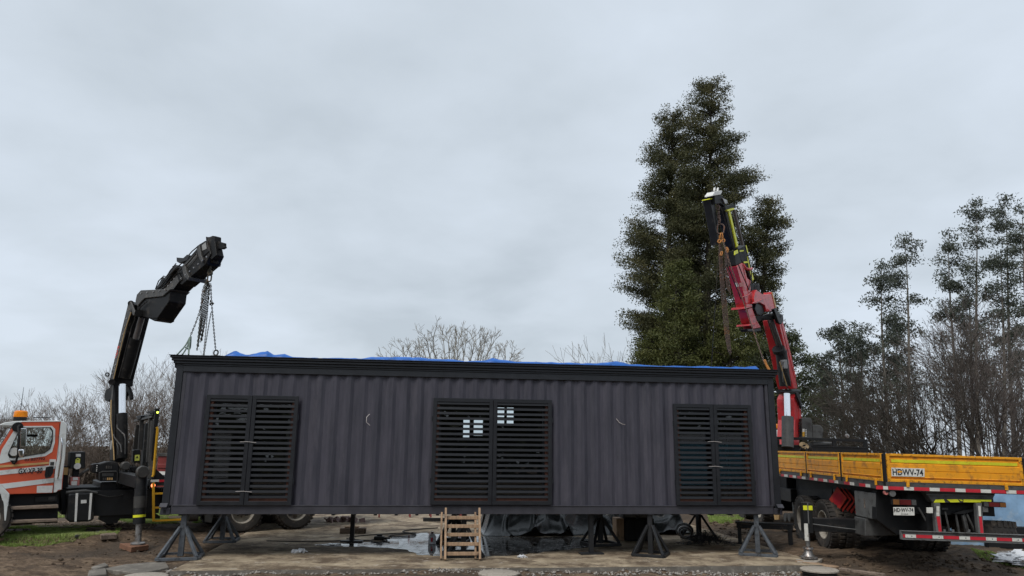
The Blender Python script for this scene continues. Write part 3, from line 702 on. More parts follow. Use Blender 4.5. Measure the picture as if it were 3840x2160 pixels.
# ------------------------------------------------------------------ wooden ladder
bl, br = atz(1669, 2104), atz(1800, 2104); cl_ = (bl + br) / 2
topc = CF.m @ Vector((CF.w(cl_).x, -0.075, 0.10)); topc.z = CZ0 + 0.10
lad = empty('wooden_ladder', (cl_.x, cl_.y, 0), (0, 0, CYAW)); tag(lad, 'short pine ladder leaning on the container sill under the middle window', 'ladder')
LF = Frame(Vector((cl_.x, cl_.y, 0)), (0, 0, CYAW)); tl = LF.w(topc); hw = (br - bl).length / 2
for s in (-1, 1):
    a = Vector((s * hw, 0, 0.002)); b_ = Vector((s * hw, tl.y - 0.035, tl.z + 0.02))
    MB().beam(a + Vector((0, 0, 0.02)), b_, 0.085, 0.04, (1, 0, 0)).build('rail', 'wood', lad, bevel=0.004)
    MB().beam(Vector((s * hw * 1.0 - 0.075, 0.12, 0.02)), Vector((s * hw - 0.075, tl.y + 0.005, tl.z - 0.06)), 0.07, 0.035, (1, 0, 0)).build('rail', 'wood', lad, bevel=0.004)
for v in (1931, 1966, 2000, 2038, 2076):
    q = None
    f = (2104 - v) / (2104 - 1896.0); c_ = Vector((0, (tl.y - 0.035) * f + 0.03, tl.z * f + 0.0))
    MB().box(c_, (2 * hw - 0.035, 0.035, 0.062)).build('rung', 'wood', lad, bevel=0.003)

# ------------------------------------------------------------------ things under and behind the container
# black plastic sheet over a pile
npx, npy = 260, 70; A0, A1 = atz(1815, 2014), atz(2610, 2004)
V = []
for i in range(npx):
    t = i / (npx - 1); b0 = A0.lerp(A1, t)
    for j in range(npy):
        s_ = j / (npy - 1); yy = s_ * 2.6
        prof_h = 1.0 * float(sstep(0.0, 0.42, np.array(s_))) * float(sstep(1.02, 0.75, np.array(s_))) * (0.95 + 0.05 * math.sin(t * 9))
        side = float(sstep(0, 0.06, np.array(t)) * sstep(1, 0.93, np.array(t)))
        u_ = t * 7.0
        f1 = float(fbm(np.array(u_ * 0.55 + yy * 0.9), np.array(yy * 0.7 - u_ * 0.3), 2, 0.4)); f2 = float(fbm(np.array(u_ * 1.3 - yy * 1.1 + 30), np.array(yy * 1.2 + u_ * 0.5), 2, 0.4))
        wr = 0.16 * max(0.0, 1 - 5.0 * abs(f1)) ** 1.3 + 0.10 * max(0.0, 1 - 6.0 * abs(f2)) ** 1.3 + 0.25 * f1
        toe = 0.10 * math.exp(-((s_ - 0.07) / 0.05) ** 2) * (0.6 + 0.8 * abs(float(vnoise(np.array(u_ * 3.1), np.array(2.2)))))
        z = (prof_h + wr + toe) * side
        V.append((b0.x + nx.x * yy, b0.y + nx.y * yy - wr * 0.7, max(0.006, z)))
F = [(i * npy + j, (i + 1) * npy + j, (i + 1) * npy + j + 1, i * npy + j + 1) for i in range(npx - 1) for j in range(npy - 1)]
ps = np_mesh('plastic_sheet', V, F, 'plastic', smooth=True); tag(ps, 'creased black plastic sheet covering a pile behind the container', 'plastic sheet')
# dark crate with a wooden end block, and the blocks above
p = atz(2388, 2030); cr = empty('dark_crate', (p.x, p.y, 0), (0, 0, CYAW)); tag(cr, 'black wooden crate with a bare timber end standing by the plastic sheet', 'crate')
MB().bb((-0.28, 0, 0.01), (0.42, 0.5, 0.50)).build('crate_body', 'deepblack', cr, bevel=0.01)
MB().bb((-0.46, 0.02, 0.01), (-0.285, 0.4, 0.50)).build('timber_end', 'wood', cr, bevel=0.01)
for k in range(3): MB().bb((-0.27 + k * 0.23, -0.012, 0.03), (-0.06 + k * 0.23, -0.001, 0.48)).build('crate_board', 'deepblack', cr, bevel=0.004)
for i, (xa, lb) in enumerate(((-0.30, 'dark grey block on the crate, the left one of two'), (0.06, 'dark grey block on the crate, the right one of two'))):
    q = p + ex * xa; o = empty('concrete_block', (q.x, q.y, 0.505), (0, 0, CYAW)); tag(o, lb, 'block', 'grey blocks on the crate')
    MB().bb((0, 0.03, 0), (0.33, 0.4, 0.19)).build('block_body', 'darkgrey', o, bevel=0.012); MB().bb((0.04, 0.022, 0.03), (0.29, 0.029, 0.16)).build('block_face', 'boxgrey', o)
p = atz(2568, 2022); co = empty('hose_coil', (p.x, p.y, 0)); tag(co, 'coil of pale hose lying at the foot of the rear right stand', 'hose coil')
for k in range(5):
    r0 = 0.20 - 0.02 * k; m_ = MB(); pts = [(r0 * math.cos(a), 0.35 * r0 * math.sin(a) - 0.02 * k, 0.05 + r0 * (1 + math.sin(a)) * 0.75) for a in np.linspace(0, 2 * math.pi, 22)]
    m_.tube(pts, 0.018, 6); m_.build('hose_turn', ['boxgrey', 'hose', 'steel', 'hose', 'boxgrey'][k], co, smooth=60)
# heap of black wire
hp = atz(2665, 2046); W_ = MB()
for k in range(230):
    c = np.array([hp.x, hp.y + 0.25, 0.0]) + rng.normal(0, 1, 3) * [0.28, 0.22, 0.0]; a = rng.uniform(0, 6.28); l = rng.uniform(0.15, 0.4)
    hgt = 0.30 * math.exp(-((c[0] - hp.x) / 0.35) ** 2); pts = []
    for q in np.linspace(0, 1, 4): pts.append((c[0] + math.cos(a + q) * l * (q - .5), c[1] + math.sin(a + q * 1.3) * l * (q - .5), 0.01 + rng.uniform(0.05, 1) * hgt))
    W_.tube(pts, 0.004, 3, cap=False)
tag(W_.build('wire_heap', 'net'), 'tangled heap of thin black wire on the slab by the rear right stand', 'wire heap')
# hoses and small litter on the slab
for nm, lb, pts, r_, m_ in (('hose', 'thin grey hose snaking across the slab behind the left prop post', [(1000, 2028), (1150, 2031), (1290, 2027), (1330, 2020), (1310, 2016), (1360, 2008), (1480, 2000), (1560, 1998), (1470, 2007), (1465, 2012), (1530, 2011), (1560, 2003), (1510, 1993), (1560, 1985), (1660, 1978)], 0.013, 'hose'),
                          ('hose', 'black hose loop beside the pressure sprayer on the wet slab', [(1300, 2019), (1320, 2022), (1380, 2027), (1400, 2024), (1440, 2022), (1452, 2027), (1420, 2032), (1385, 2030)], 0.012, 'hose')):
    P = [atz(u, v, r_ + 0.006) for u, v in pts]; Q = []
    for i in range(len(P) - 1):
        for k in range(4):
            t = k / 4; p0, p1, p2, p3 = P[max(i - 1, 0)], P[i], P[i + 1], P[min(i + 2, len(P) - 1)]
            Q.append(0.5 * ((2 * p1) + (p2 - p0) * t + (2 * p0 - 5 * p1 + 4 * p2 - p3) * t * t + (3 * p1 - p0 - 3 * p2 + p3) * t ** 3))
    tag(MB().tube(Q, r_, 6).build(nm, m_, smooth=60), lb, 'hose')
p = atz(1420, 2026); o = empty('power_tool', (p.x, p.y, 0), (0, 0, R(-8))); tag(o, 'black power tool lying on the wet slab left of the puddle', 'power tool')
MB().bb((-0.10, -0.06, 0.008), (0.13, 0.06, 0.09)).build('tool_body', 'black', o, bevel=0.015); MB().cyl((0.13, 0, 0.05), (0.26, 0, 0.05), 0.02).build('tool_nose', 'black', o); MB().bb((-0.05, -0.02, 0.092), (0.08, 0.02, 0.13)).build('tool_handle', 'hose', o, bevel=0.01)
p = atz(1620, 2040); o = empty('plastic_jug', (p.x, p.y, 0.004), (0, 0, R(15))); tag(o, 'small clear and red plastic jug standing in the puddle by the ladder', 'jug')
MB().lathe([(0.001, 0.004), (0.08, 0.004), (0.085, 0.03), (0.085, 0.15), (0.05, 0.2), (0.03, 0.22), (0.001, 0.22)], n=14).build('jug_body', 'whitesheet', o, smooth=50); MB().bb((-0.04, -0.09, 0.05), (0.0, -0.084, 0.14)).build('jug_label', 'tapered', o); MB().cyl((0, 0, 0.22), (0, 0, 0.25), 0.03).build('jug_cap', 'redlens', o)
p = atz(1322, 2000); o = empty('timber_block', (p.x, p.y, 0.0), (0, 0, R(6))); MB().bb((-0.3, -0.09, 0.002), (0.32, 0.09, 0.13)).build('block', 'oldwood', o, bevel=0.012); MB().bb((-0.18, -0.07, 0.132), (0.14, 0.07, 0.165)).build('thin_board', 'wood', o, bevel=0.004)
tag(o, 'short weathered timber block behind the left prop post', 'timber block')
p = atz(1285, 1956); V = []
rag = MB()
for k in range(26):
    c = Vector((p.x, p.y, 0.03)) + Vector((rng.normal(0, .22), rng.normal(0, .12), abs(rng.normal(0, .03)))); rag.box(c, (0.16, 0.12, 0.03), Matrix.Rotation(rng.uniform(0, 6), 3, (rng.normal(), rng.normal(), rng.normal() + .1)))
M['rag'] = mat('pink_grey_rag', (0.38, 0.27, 0.26), 0.9, var=0.4, scale=14)
tag(rag.build('rag_heap', 'rag'), 'pink and grey rag heap on the yard behind the container', 'rag heap')
for u, v, sc_, lb in ((1112, 2073, 0.75, 'crumpled white plastic bag on the slab below the left window'), (1957, 2091, 0.45, 'small crumpled white paper on the slab right of the ladder')):
    p = atz(u, v); b_ = MB(); 
    for k in range(18):
        c = Vector((p.x, p.y, 0.03 * sc_)) + Vector((rng.normal(0, .09), rng.normal(0, .06), abs(rng.normal(0, .02)))) * sc_
        b_.box(c, (0.12 * sc_, 0.09 * sc_, 0.02 * sc_), Matrix.Rotation(rng.uniform(0, 6), 3, (rng.normal(), rng.normal(), rng.normal() + .1)))
    tag(b_.build('plastic_bag' if sc_ > .6 else 'paper_scrap', 'whitesheet'), lb, 'plastic bag' if sc_ > .6 else 'paper')
p = atz(1660, 1957); o = MB(); o.beam(p + Vector((-0.55, 0, 0.06)), p + Vector((0.9, 0.15, 0.06)), 0.09, 0.09); tag(o.build('steel_tube', 'standblack', bevel=0.004), 'black steel tube lying on the yard behind the ladder', 'steel tube')
# trestles far behind on the yard: only their rusty legs show below the container
for u, v, lb in ((1424, 1938, 'rusty red trestle far behind, seen left of the ladder under the container'), (1616, 1937, 'rusty red trestle far behind, seen closest to the ladder')):
    p = atz(u, v); t = empty('trestle', (p.x, p.y, 0), (0, 0, R(10))); tag(t, lb, 'trestle', 'rusty trestles on the far yard')
    MB().bb((-0.6, -0.04, 0.72), (0.6, 0.04, 0.80)).build('beam', 'oldwood', t)
    for s in (0, 1):
        for q in (-1, 1): MB().beam((-0.02 + s * 0.9, q * 0.22, 0.0), (-0.02 + s * 0.9, 0, 0.74), 0.045, 0.045).build('leg', 'redbox', t)
# bench behind the front right stand
p = atz(2870, 2048, -0.03); bz = float(ground_z(p.x, p.y)); BF = Frame(Vector((p.x, p.y, bz)), (0, 0, R(-16)))
be = empty('work_bench', BF.loc, BF.eul); tag(be, 'low black wooden bench behind the front right jack stand', 'bench')
for k in range(2): MB().bb((-0.62, -0.14 + k * 0.15, 0.44), (0.62, 0.0 + k * 0.15, 0.475)).build('seat_board', 'standblack', be, bevel=0.004)
MB().bb((-0.60, -0.13, 0.345), (0.60, -0.10, 0.435)).build('apron', 'standblack', be)
for sx in (-1, 1):
    for sy in (-1, 1): MB().bb((sx * 0.54 - 0.04, sy * 0.1 - 0.035, 0.0), (sx * 0.54 + 0.04, sy * 0.1 + 0.035, 0.43)).build('leg', 'standblack', be, bevel=0.004)
# concrete inspection covers in the soil before the slab
for u, v, r0, lb in ((1868, 2146, 0.34, 'round concrete inspection cover at the middle of the slab front'), (3072, 2132, 0.33, 'round concrete inspection cover right of the slab corner with black pipe'), (545, 2158, 0.34, 'round concrete inspection cover at the left slab corner')):
    p = atz(u, v, 0.01); o = empty('inspection_cover', (p.x, p.y, 0.01)); tag(o, lb, 'cover', 'round inspection covers along the slab')
    MB().lathe([(0.001, 0.0), (r0 - 0.02, 0.0), (r0, -0.012), (r0, -0.035), (r0 - 0.03, -0.04)], n=36).build('lid', 'lid', o, smooth=40)
    for k in range(3): MB().lathe([(r0 - 0.06, -0.045 - k * 0.05), (r0 - 0.035, -0.055 - k * 0.05), (r0 - 0.035, -0.08 - k * 0.05), (r0 - 0.06, -0.09 - k * 0.05)], n=36).build('pipe_rib', 'hose', o, smooth=40)
# planks under the jacks and in the mud are added with the trucks

# ================================================================== vehicles
def _xf(s, m):
    s.v = [tuple(m @ Vector(p)) for p in s.v]; return s
MB.xf = _xf
def wheel(parent, c, out, Rr=0.49, W=0.27, rim='rim', lugs=30, name='wheel'):
    c = Vector(c); t = MB(); h = W / 2
    t.lathe([(0.56 * Rr, -h + .02), (0.62 * Rr, -h), (0.9 * Rr, -h - .005), (0.97 * Rr, -h + .03), (Rr * .985, -h + .07), (Rr * .985, h - .07), (0.97 * Rr, h - .03), (0.9 * Rr, h + .005), (0.62 * Rr, h), (0.56 * Rr, h - .02)], c, out, 40)
    d, a, b = basis(out)
    for k in range(lugs):
        th = 2 * math.pi * k / lugs
        for sgn in (-1, 1):
            th2 = th + (0.5 * 2 * math.pi / lugs if sgn > 0 else 0); r_ = a * math.cos(th2) + b * math.sin(th2); tg = d.cross(r_)
            t.box(c + r_ * (Rr * 0.985) + d * sgn * (h * 0.62), (0.03, W * 0.36, 2 * math.pi * Rr / lugs * 0.55), Matrix((r_, d, tg)).transposed())
    w = t.build(name, 'tyre', parent, smooth=35)
    MB().lathe([(.575 * Rr, h - .035), (.575 * Rr, h - .01), (.545 * Rr, h - .006), (.52 * Rr, h - .03), (.49 * Rr, h - .13), (.30 * Rr, h - .15), (.2 * Rr, h - .13)], c, out, 36).build('rim', rim, w, smooth=40)
    hb = MB().lathe([(.2 * Rr, h - .135), (.19 * Rr, h - .07), (.13 * Rr, h - .05), (.001, h - .045)], c, out, 20)
    for k in range(8):
        th = 2 * math.pi * k / 8; r_ = a * math.cos(th) + b * math.sin(th); hb.cyl(c + r_ * .25 * Rr + d * (h - .15), c + r_ * .25 * Rr + d * (h - .115), .017, 6)
    hb.lathe([(.30 * Rr, h - .155), (.001, h - .16)], c, out, 20)
    hb.build('hub', 'hub', w, smooth=40)
    return w

def c5(x, y): return (x * .33123, 1520 + y * .33123)
def c24(x, y): return (240 + x * .20704, 1700 + y * .20704)
def c34(x, y): return (340 + x * .20704, 1500 + y * .20704)
def c1(x, y): return (x * .5521, 1360 + y * .5521)
def c2(x, y): return (300 + x * .4831, 860 + y * .4831)

# ------------------------------------------------------------------ left crane truck
o_ = atz(912, 1997, 0.0)
TF = Frame(Vector((o_.x, o_.y, 0.0)), (0, R(-0.3), R(36.0)))
tr = empty('crane_truck', TF.loc, TF.eul)
tag(tr, 'orange and white crane truck with raised black loader crane at the left edge', 'crane truck')
def TP(u, v, c): return TF.y(u, v, c)
def tpoly(pts, c, f=c5): return [TP(*f(x, y), c) for x, y in pts]
def plate(pts, c, th, name, m, parent=tr, f=c5, bevel=0.0):
    return MB().prism(tpoly(pts, c, f), (0, th, 0)).build(name, m, parent, bevel=bevel)
CW = 2.16
OUT = [(250, 185), (690, 178), (752, 215), (735, 560), (703, 952), (600, 992), (400, 1000), (110, 1007), (0, 885), (-60, 700), (-60, 560), (140, 250)]
INN = [(250, 252), (575, 247), (600, 285), (596, 400), (570, 495), (505, 543), (340, 570), (145, 600), (105, 592), (88, 560), (100, 520), (215, 280)]
WHT = [(238, 234), (590, 232), (626, 270), (622, 420), (590, 528), (515, 575), (340, 600), (140, 632), (5, 660), (-20, 640), (20, 500), (185, 240)]
for c, nm in ((0.10, 'cab_side'), (0.10 + CW - 0.06, 'cab_side')):
    ring = MB().ring(tpoly(OUT, c), [p for p in tpoly(INN, c)], (0, 0.06, 0)); so = ring.build(nm, 'orange', tr, bevel=0.008)
    if c < 1:
        MB().ring(tpoly(WHT, c - 0.006), tpoly(INN, c - 0.006), (0, 0.005, 0)).build('window_surround', 'white', so)
        MB().ring([p + Vector((0, 0, 0)) for p in tpoly(INN, c - 0.012)], [q * 0.955 + (sum((Vector(w) for w in tpoly(INN, c - 0.012)), Vector()) / 12) * 0.045 for q in tpoly(INN, c - 0.012)], (0, 0.03, 0)).build('window_seal', 'black', so)
    MB().add(tpoly(INN, c + 0.03), [tuple(range(len(INN)))]).build('side_window', 'glass', so)
# stripes and marks on the door
plate([(-40, 684), (0, 680), (555, 640), (555, 662), (0, 705), (-40, 708)], 0.093, 0.005, 'gold_stripe', 'gold')
plate([(-60, 742), (0, 738), (622, 672), (618, 718), (510, 735), (0, 790), (-60, 796)], 0.093, 0.005, 'white_stripe', 'white')
plate([(8, 890), (610, 822), (608, 872), (60, 945)], 0.093, 0.005, 'white_stripe', 'white')
plate([(690, 176), (756, 214), (738, 560), (703, 840), (612, 850), (640, 620), (676, 300)], 0.088, 0.004, 'rear_cab_panel', 'white')
plate([(612, 852), (703, 842), (695, 950), (655, 958), (640, 980), (603, 986)], 0.089, 0.004, 'rear_cab_panel', 'white')
dl = MB()
for a, b in zip([(676, 200), (655, 560), (622, 700), (604, 990)], [(655, 560), (622, 700), (604, 990), (600, 992)]):
    dl.beam(TP(*c5(*a), 0.092), TP(*c5(*b), 0.092), 0.006, 0.012, (0, 1, 0))
dl.build('door_seam', 'black', tr)
MB().prism(tpoly([(520, 700), (560, 690), (608, 692), (605, 760), (570, 815), (515, 828), (505, 790)], 0.084), (0, 0.008, 0)).build('door_handle_recess', 'black', tr, bevel=0.004)
MB().beam(TP(*c5(548, 725), 0.078), TP(*c5(552, 800), 0.078), 0.03, 0.02, (0, 1, 0)).build('door_handle', 'deepblack', tr)
plate([(562, 610), (634, 612), (628, 692), (556, 684)], 0.084, 0.004, 'sticker', 'sticker'); plate([(570, 640), (615, 642), (610, 682), (566, 680)], 0.081, 0.003, 'sticker_print', 'cranegrey')
plate([(418, 912), (598, 908), (590, 988), (414, 990)], 0.086, 0.005, 'door_sign', 'sticker')
rx = (TP(*c5(475, 700), 0.08) - TP(*c5(205, 700), 0.08)); rx = Vector((1, 0, 0))
def cab_text(s, a, b, h, m='text', c=0.083):
    p, q = TP(*c5(*a), c), TP(*c5(*b), c); text('lettering', s, p, q - p, (0, 0, 1), h, m, tr, (q - p).length)
cab_text('GX\u00b7XP-30', (205, 778), (475, 768), (TP(*c5(205, 715), .08) - TP(*c5(205, 778), .08)).length)
cab_text('03-B37792', (277, 633), (508, 618), (TP(*c5(277, 604), .08) - TP(*c5(277, 632), .08)).length)
# cab roof, back, floor, dash, seats, windscreen, bonnet
RT_ = [(-30, 225), (60, 192), (180, 178), (690, 172), (735, 188), (754, 222), (735, 215), (690, 186), (250, 190), (150, 232)]
MB().prism(tpoly(RT_, 0.09), (0, CW + 0.02, 0)).build('cab_roof', 'white', tr, bevel=0.02, seg=2)
a = tpoly([(752, 215), (735, 560), (703, 952)], 0.16); bk = MB().ring([a[0], a[2], a[2] + Vector((0, CW - .12, 0)), a[0] + Vector((0, CW - .12, 0))], [a[0] + Vector((-0.01, .5, -.25)), a[1] + Vector((-.01, .5, 0)), a[1] + Vector((-.01, CW - .6, 0)), a[0] + Vector((-.01, CW - .6, -.25))], (-0.05, 0, 0)); bk.build('cab_back', 'white', tr)
MB().prism(tpoly([(600, 985), (695, 945), (690, 905), (110, 930), (110, 1000)], 0.165), (0, CW - .13, 0)).build('cab_floor', 'cabint', tr)
MB().prism(tpoly([(-50, 560), (60, 590), (90, 680), (60, 930), (-50, 900)], 0.17), (0, CW - .14, 0)).build('dashboard', 'cabint', tr)
for yc in (0.35, 1.35): MB().prism(tpoly([(470, 900), (600, 900), (640, 520), (560, 500), (500, 800), (470, 820), (330, 820), (330, 900)], yc), (0, 0.55, 0)).build('seat', 'cabint', tr, bevel=0.03)
hw_ = tpoly([(395, 340)], 0.5)[0]; MB().bb(hw_ - Vector((.22, 0, .03)), hw_ + Vector((0.05, .3, .02))).build('sun_visor', 'cabint', tr)
dsx = MB(); dsx.cyl(TP(*c5(150, 600), .4), TP(*c5(190, 520), .45), .22, 20, r2=.22); 
stw = MB(); cst = TP(*c5(165, 640), 0.55); dst = Vector((0.8, 0, 0.6)); _, sa, sb = basis(dst); stw.tube([cst + (sa * math.cos(t) + sb * math.sin(t)) * .23 for t in np.linspace(0, 2 * math.pi, 20)], .018, 6); stw.build('steering_wheel', 'deepblack', tr, smooth=60)
MB().prism(tpoly([(128, 250), (142, 250), (-55, 560), (-70, 560)], 0.13), (0, CW - .06, 0)).build('windscreen', 'glass', tr)
MB().prism(tpoly([(85, 520), (145, 480), (180, 500), (185, 560), (110, 590)], 0.15)[:5], (0, 0.003, 0)).build('window_label', 'cranegrey', tr)
st = TP(*c5(160, 525), 0.10); MB().lathe([(0.001, 0), (.085, 0)], st, (0, -1, 0), 18).build('round_sticker', 'sticker', tr)
# bonnet, wing and front wheel continue out of the picture
bn = tpoly([(0, 885), (-60, 560), (-420, 640), (-440, 860)], 0.22); MB().prism(bn, (0, CW - .24, 0)).build('bonnet', 'white', tr, bevel=0.04, seg=2)
wg = [(110, 1005), (0, 885), (-60, 840), (-210, 850), (-330, 930), (-345, 1290), (-320, 1290), (-290, 1010), (-200, 930), (-70, 925), (10, 1010), (38, 1130), (45, 1310), (72, 1310)]
MB().prism(tpoly(wg, 0.02), (0, 0.45, 0)).build('front_wing', 'white', tr, bevel=0.012)
MB().prism(tpoly([(40, 1300), (75, 1300), (65, 1390), (42, 1390)], 0.03), (0, 0.3, 0)).build('wing_flap', 'deepblack', tr)
MB().prism(tpoly([(-345, 900), (-345, 1270), (-440, 1270), (-440, 870)], 0.1), (0, CW, 0)).build('front_bumper', 'white', tr, bevel=0.03)
fw = TP(*c5(-175, 1210), 0.14); RW = 0.485
wheel(tr, (fw.x, 0.16, RW + 0.09), (0, -1, 0), RW); wheel(tr, (fw.x, 2.12, RW + 0.09), (0, 1, 0), RW)
# beacon, aerials, mirrors, grab handle
b0 = TP(*c5(225, 172), 0.9); bb_ = MB().lathe([(0.12, 0), (0.13, 0.03), (0.13, 0.075), (0.001, 0.075)], b0, (0, 0, 1), 20).build('beacon_base', 'deepblack', tr, smooth=40)
MB().lathe([(0.13, 0.076), (0.135, 0.10), (0.128, 0.19), (0.10, 0.215), (0.001, 0.22)], b0, (0, 0, 1), 20).build('beacon_lens', 'amber', tr, smooth=40)
ra = TP(75, 1575, 1.9); MB().tube([ra, TP(77, 1540, 1.9), TP(89, 1452, 1.9)], [.014, .010, .004], 6).build('aerial', 'deepblack', tr)
MB().tube([TP(*c5(380, 138), 1.5), TP(*c5(560, 140), 1.5)], 0.01, 5).build('roof_rod', 'deepblack', tr); 
ma = MB(); ma.tube([TP(*c5(225, 225), .08), TP(*c5(205, 240), -.12), TP(*c5(215, 350), -.14), TP(*c5(205, 560), -.14), TP(*c5(180, 640), -.10), TP(*c5(160, 650), .08)], .022, 7); ma.build('mirror_arm', 'deepblack', tr, smooth=60)
for pts in ([(236, 262), (300, 258), (304, 300), (296, 465), (285, 472), (228, 465), (235, 330)], [(207, 495), (278, 490), (279, 545), (268, 588), (215, 585), (205, 540)]):
    mo = MB().prism(tpoly(pts, -.20), (0, .12, 0)).build('mirror', 'chrome', tr, bevel=0.03, seg=3)
    MB().prism(tpoly([(p[0] * .8 + 52 if 0 else p[0], p[1]) for p in pts], -.075), (0, .01, 0)).build('mirror_back', 'black', mo, bevel=0.006)
MB().lathe([(0.001, 0), (.1, 0), (.1, -.05)], TP(*c5(200, 245), 0.05), (0, -1, 0), 16).build('mirror_bracket', 'deepblack', tr)
MB().prism(tpoly([(112, 622), (205, 622), (165, 672), (140, 660)], .07), (0, .02, 0)).build('mirror_foot', 'deepblack', tr)
MB().tube([TP(*c5(694, 368), .09), TP(*c5(693, 372), .03), TP(*c5(706, 430), .02), TP(*c5(690, 600), .02), TP(*c5(660, 800), .03), TP(*c5(652, 828), .09)], .017, 8).build('grab_handle', 'chrome', tr, smooth=60)
# step well
MB().prism(tpoly([(112, 1010), (655, 988), (665, 1060), (650, 1330), (90, 1345)], .28), (0, .08, 0)).build('step_well', 'deepblack', tr)
plate([(395, 1040), (650, 1020), (650, 1060), (640, 1090), (395, 1095)], .24, .03, 'battery_panel', 'black', bevel=0.004); plate([(550, 1040), (625, 1032), (620, 1064), (545, 1068)], .235, .005, 'worn_patch', 'cranegrey')
for q in ([(110, 1148), (663, 1124), (663, 1164), (115, 1186)], [(96, 1302), (652, 1284), (652, 1318), (102, 1342)]):
    MB().prism(tpoly(q, .06), (0, .20, 0)).build('step_board', 'oldwood', tr, bevel=0.012)
# parts behind the cab
MB().prism(tpoly([(705, 690), (775, 690), (770, 930), (700, 935)], .5), (0, 1.2, 0)).build('exhaust_box', 'deepblack', tr)
MB().prism(tpoly([(722, 705), (772, 705), (765, 788), (718, 786)], .44), (0, .05, 0)).build('tan_panel', 'gold', tr)
ab = MB().prism(tpoly([(797, 530), (968, 524), (962, 715), (790, 720)], .30), (0, .5, 0)).build('control_cabinet', 'black', tr, bevel=0.015)
plate([(858, 550), (915, 550), (914, 582), (858, 582)], .292, .005, 'sticker', 'sticker', ab)
plate([(880, 594), (908, 606), (904, 655), (850, 655), (855, 615)], .292, .005, 'warning_sticker', 'stickyel', ab); plate([(864, 618), (880, 606), (896, 618)], .289, .003, 'warning_mark', 'text', ab)
MB().lathe([(0.001, 0), (.068, 0)], TP(*c5(876, 688), .291), (0, -1, 0), 18).build('round_sticker', 'sticker', ab)
MB().prism(tpoly([(830, 722), (898, 722), (892, 820), (826, 820)], .4), (0, .2, 0)).build('cabinet_post', 'deepblack', tr)
cn = MB().prism(tpoly([(800, 812), (905, 812), (900, 908), (797, 908)], .3), (0, .3, 0)).build('tool_case', 'pinkred', tr, bevel=0.01)
plate([(825, 815), (880, 815), (885, 845), (825, 850)], .292, .006, 'case_label', 'sticker', cn); plate([(808, 860), (875, 858), (870, 905), (808, 905)], .292, .006, 'case_label', 'sticker', cn)
MB().tube([TP(*c5(895, 800), .35), TP(*c5(935, 760), .3), TP(*c5(1005, 720), .3)], .03, 6).build('pipe', 'darkgrey', tr)
# chassis rails, deck and tank
x0 = TP(*c5(690, 1000), .7).x; X1 = 3.2
for y0 in (0.72, 1.55): MB().bb((x0 - 2.2, y0, .62), (X1, y0 + .09, .90)).build('chassis_rail', 'deepblack', tr)
zt = TP(420, 1834, .25).z
MB().bb((x0 + .25, .22, .52), (TP(545, 1900, .2).x + .3, .6, zt - .03)).build('side_skirt', 'deepblack', tr)
MB().prism([TP(u, v, .55) for u, v in ((228, 1834), (300, 1828), (440, 1826), (560, 1812), (560, 1940), (232, 1930))], (0, 1.3, 0)).build('subframe', 'deepblack', tr)
MB().prism([TP(u, v, .33) for u, v in ((378, 1918), (560, 1912), (600, 1935), (600, 1945), (450, 1945), (440, 1960), (405, 1965), (372, 1950))], (0, .2, 0)).build('crossbeam', 'black', tr)
tkp = [(75, 735), (130, 722), (480, 702), (545, 715), (552, 760), (545, 1180), (520, 1225), (440, 1240), (110, 1252), (70, 1230), (60, 1180)]
tk = MB().prism(tpoly(tkp, .12, c24), (0, .6, 0)).build('fuel_tank', 'black', tr, bevel=0.04, seg=2)
for q in ([(212, 722), (258, 722), (228, 1235), (190, 1235)], [(470, 722), (514, 718), (478, 1190), (440, 1210)]): plate(q, .105, .012, 'tank_strap', 'limetape' if 0 else 'sticker', tk, c24)
plate([(308, 846), (408, 842), (410, 900), (306, 908)], .108, .008, 'tank_label', 'sticker', tk, c24)
MB().tube([TP(*c24(40, 705), .2), TP(*c24(200, 690), .15), TP(*c24(390, 675), .15), TP(*c24(600, 715), .2)], .03, 6).build('air_pipe', 'darkgrey', tr, smooth=60)
MB().tube([TP(*c24(600, 740), .2), TP(*c24(800, 790), .15), TP(*c24(1000, 770), .18), TP(*c24(1100, 735), .25)], .012, 6).build('hose', 'hose', tr, smooth=60)
# crane base and operator console
cnp = [(500, 350), (520, 195), (650, 185), (770, 150), (890, 145), (985, 165), (1000, 300), (1000, 480), (960, 500), (650, 505), (620, 480), (610, 360)]
co_ = MB().prism(tpoly(cnp, .30, c24), (0, .35, 0)).build('operator_console', 'black', tr, bevel=0.02)
for q, m_ in (([(535, 200), (620, 195), (600, 345), (515, 345)], 'deepblack'), ([(735, 205), (895, 200), (895, 300), (735, 305)], 'deepblack'), ([(660, 350), (950, 340), (945, 485), (655, 490)], 'deepblack')): plate(q, .292, .006, 'console_panel', m_, co_, c24)
plate([(690, 362), (900, 360), (898, 412), (690, 416)], .287, .004, 'console_label', 'darkgrey', co_, c24)
for k in range(5): plate([(705 + k * 38, 440), (730 + k * 38, 440), (728 + k * 38, 482), (703 + k * 38, 482)], .287, .004, 'lever_label', 'gold' if k > 1 else 'cranegrey', co_, c24)
for k in range(4): plate([(590 - k * 3, 215 + k * 32), (608 - k * 3, 215 + k * 32), (606 - k * 3, 232 + k * 32), (588 - k * 3, 232 + k * 32)], .287, .004, 'button', 'sticker', co_, c24)
for k in range(3): plate([(760 + k * 42, 225), (785 + k * 42, 225), (785 + k * 42, 280), (758 + k * 42, 280)], .287, .004, 'gauge', 'cranegrey', co_, c24)
MB().tube([TP(*c24(640, 500), .27), TP(*c24(640, 350), .25), TP(*c24(700, 330), .25), TP(*c24(940, 325), .25), TP(*c24(970, 350), .25), TP(*c24(965, 495), .27)], .014, 6).build('console_guard', 'darkgrey', tr, smooth=60)
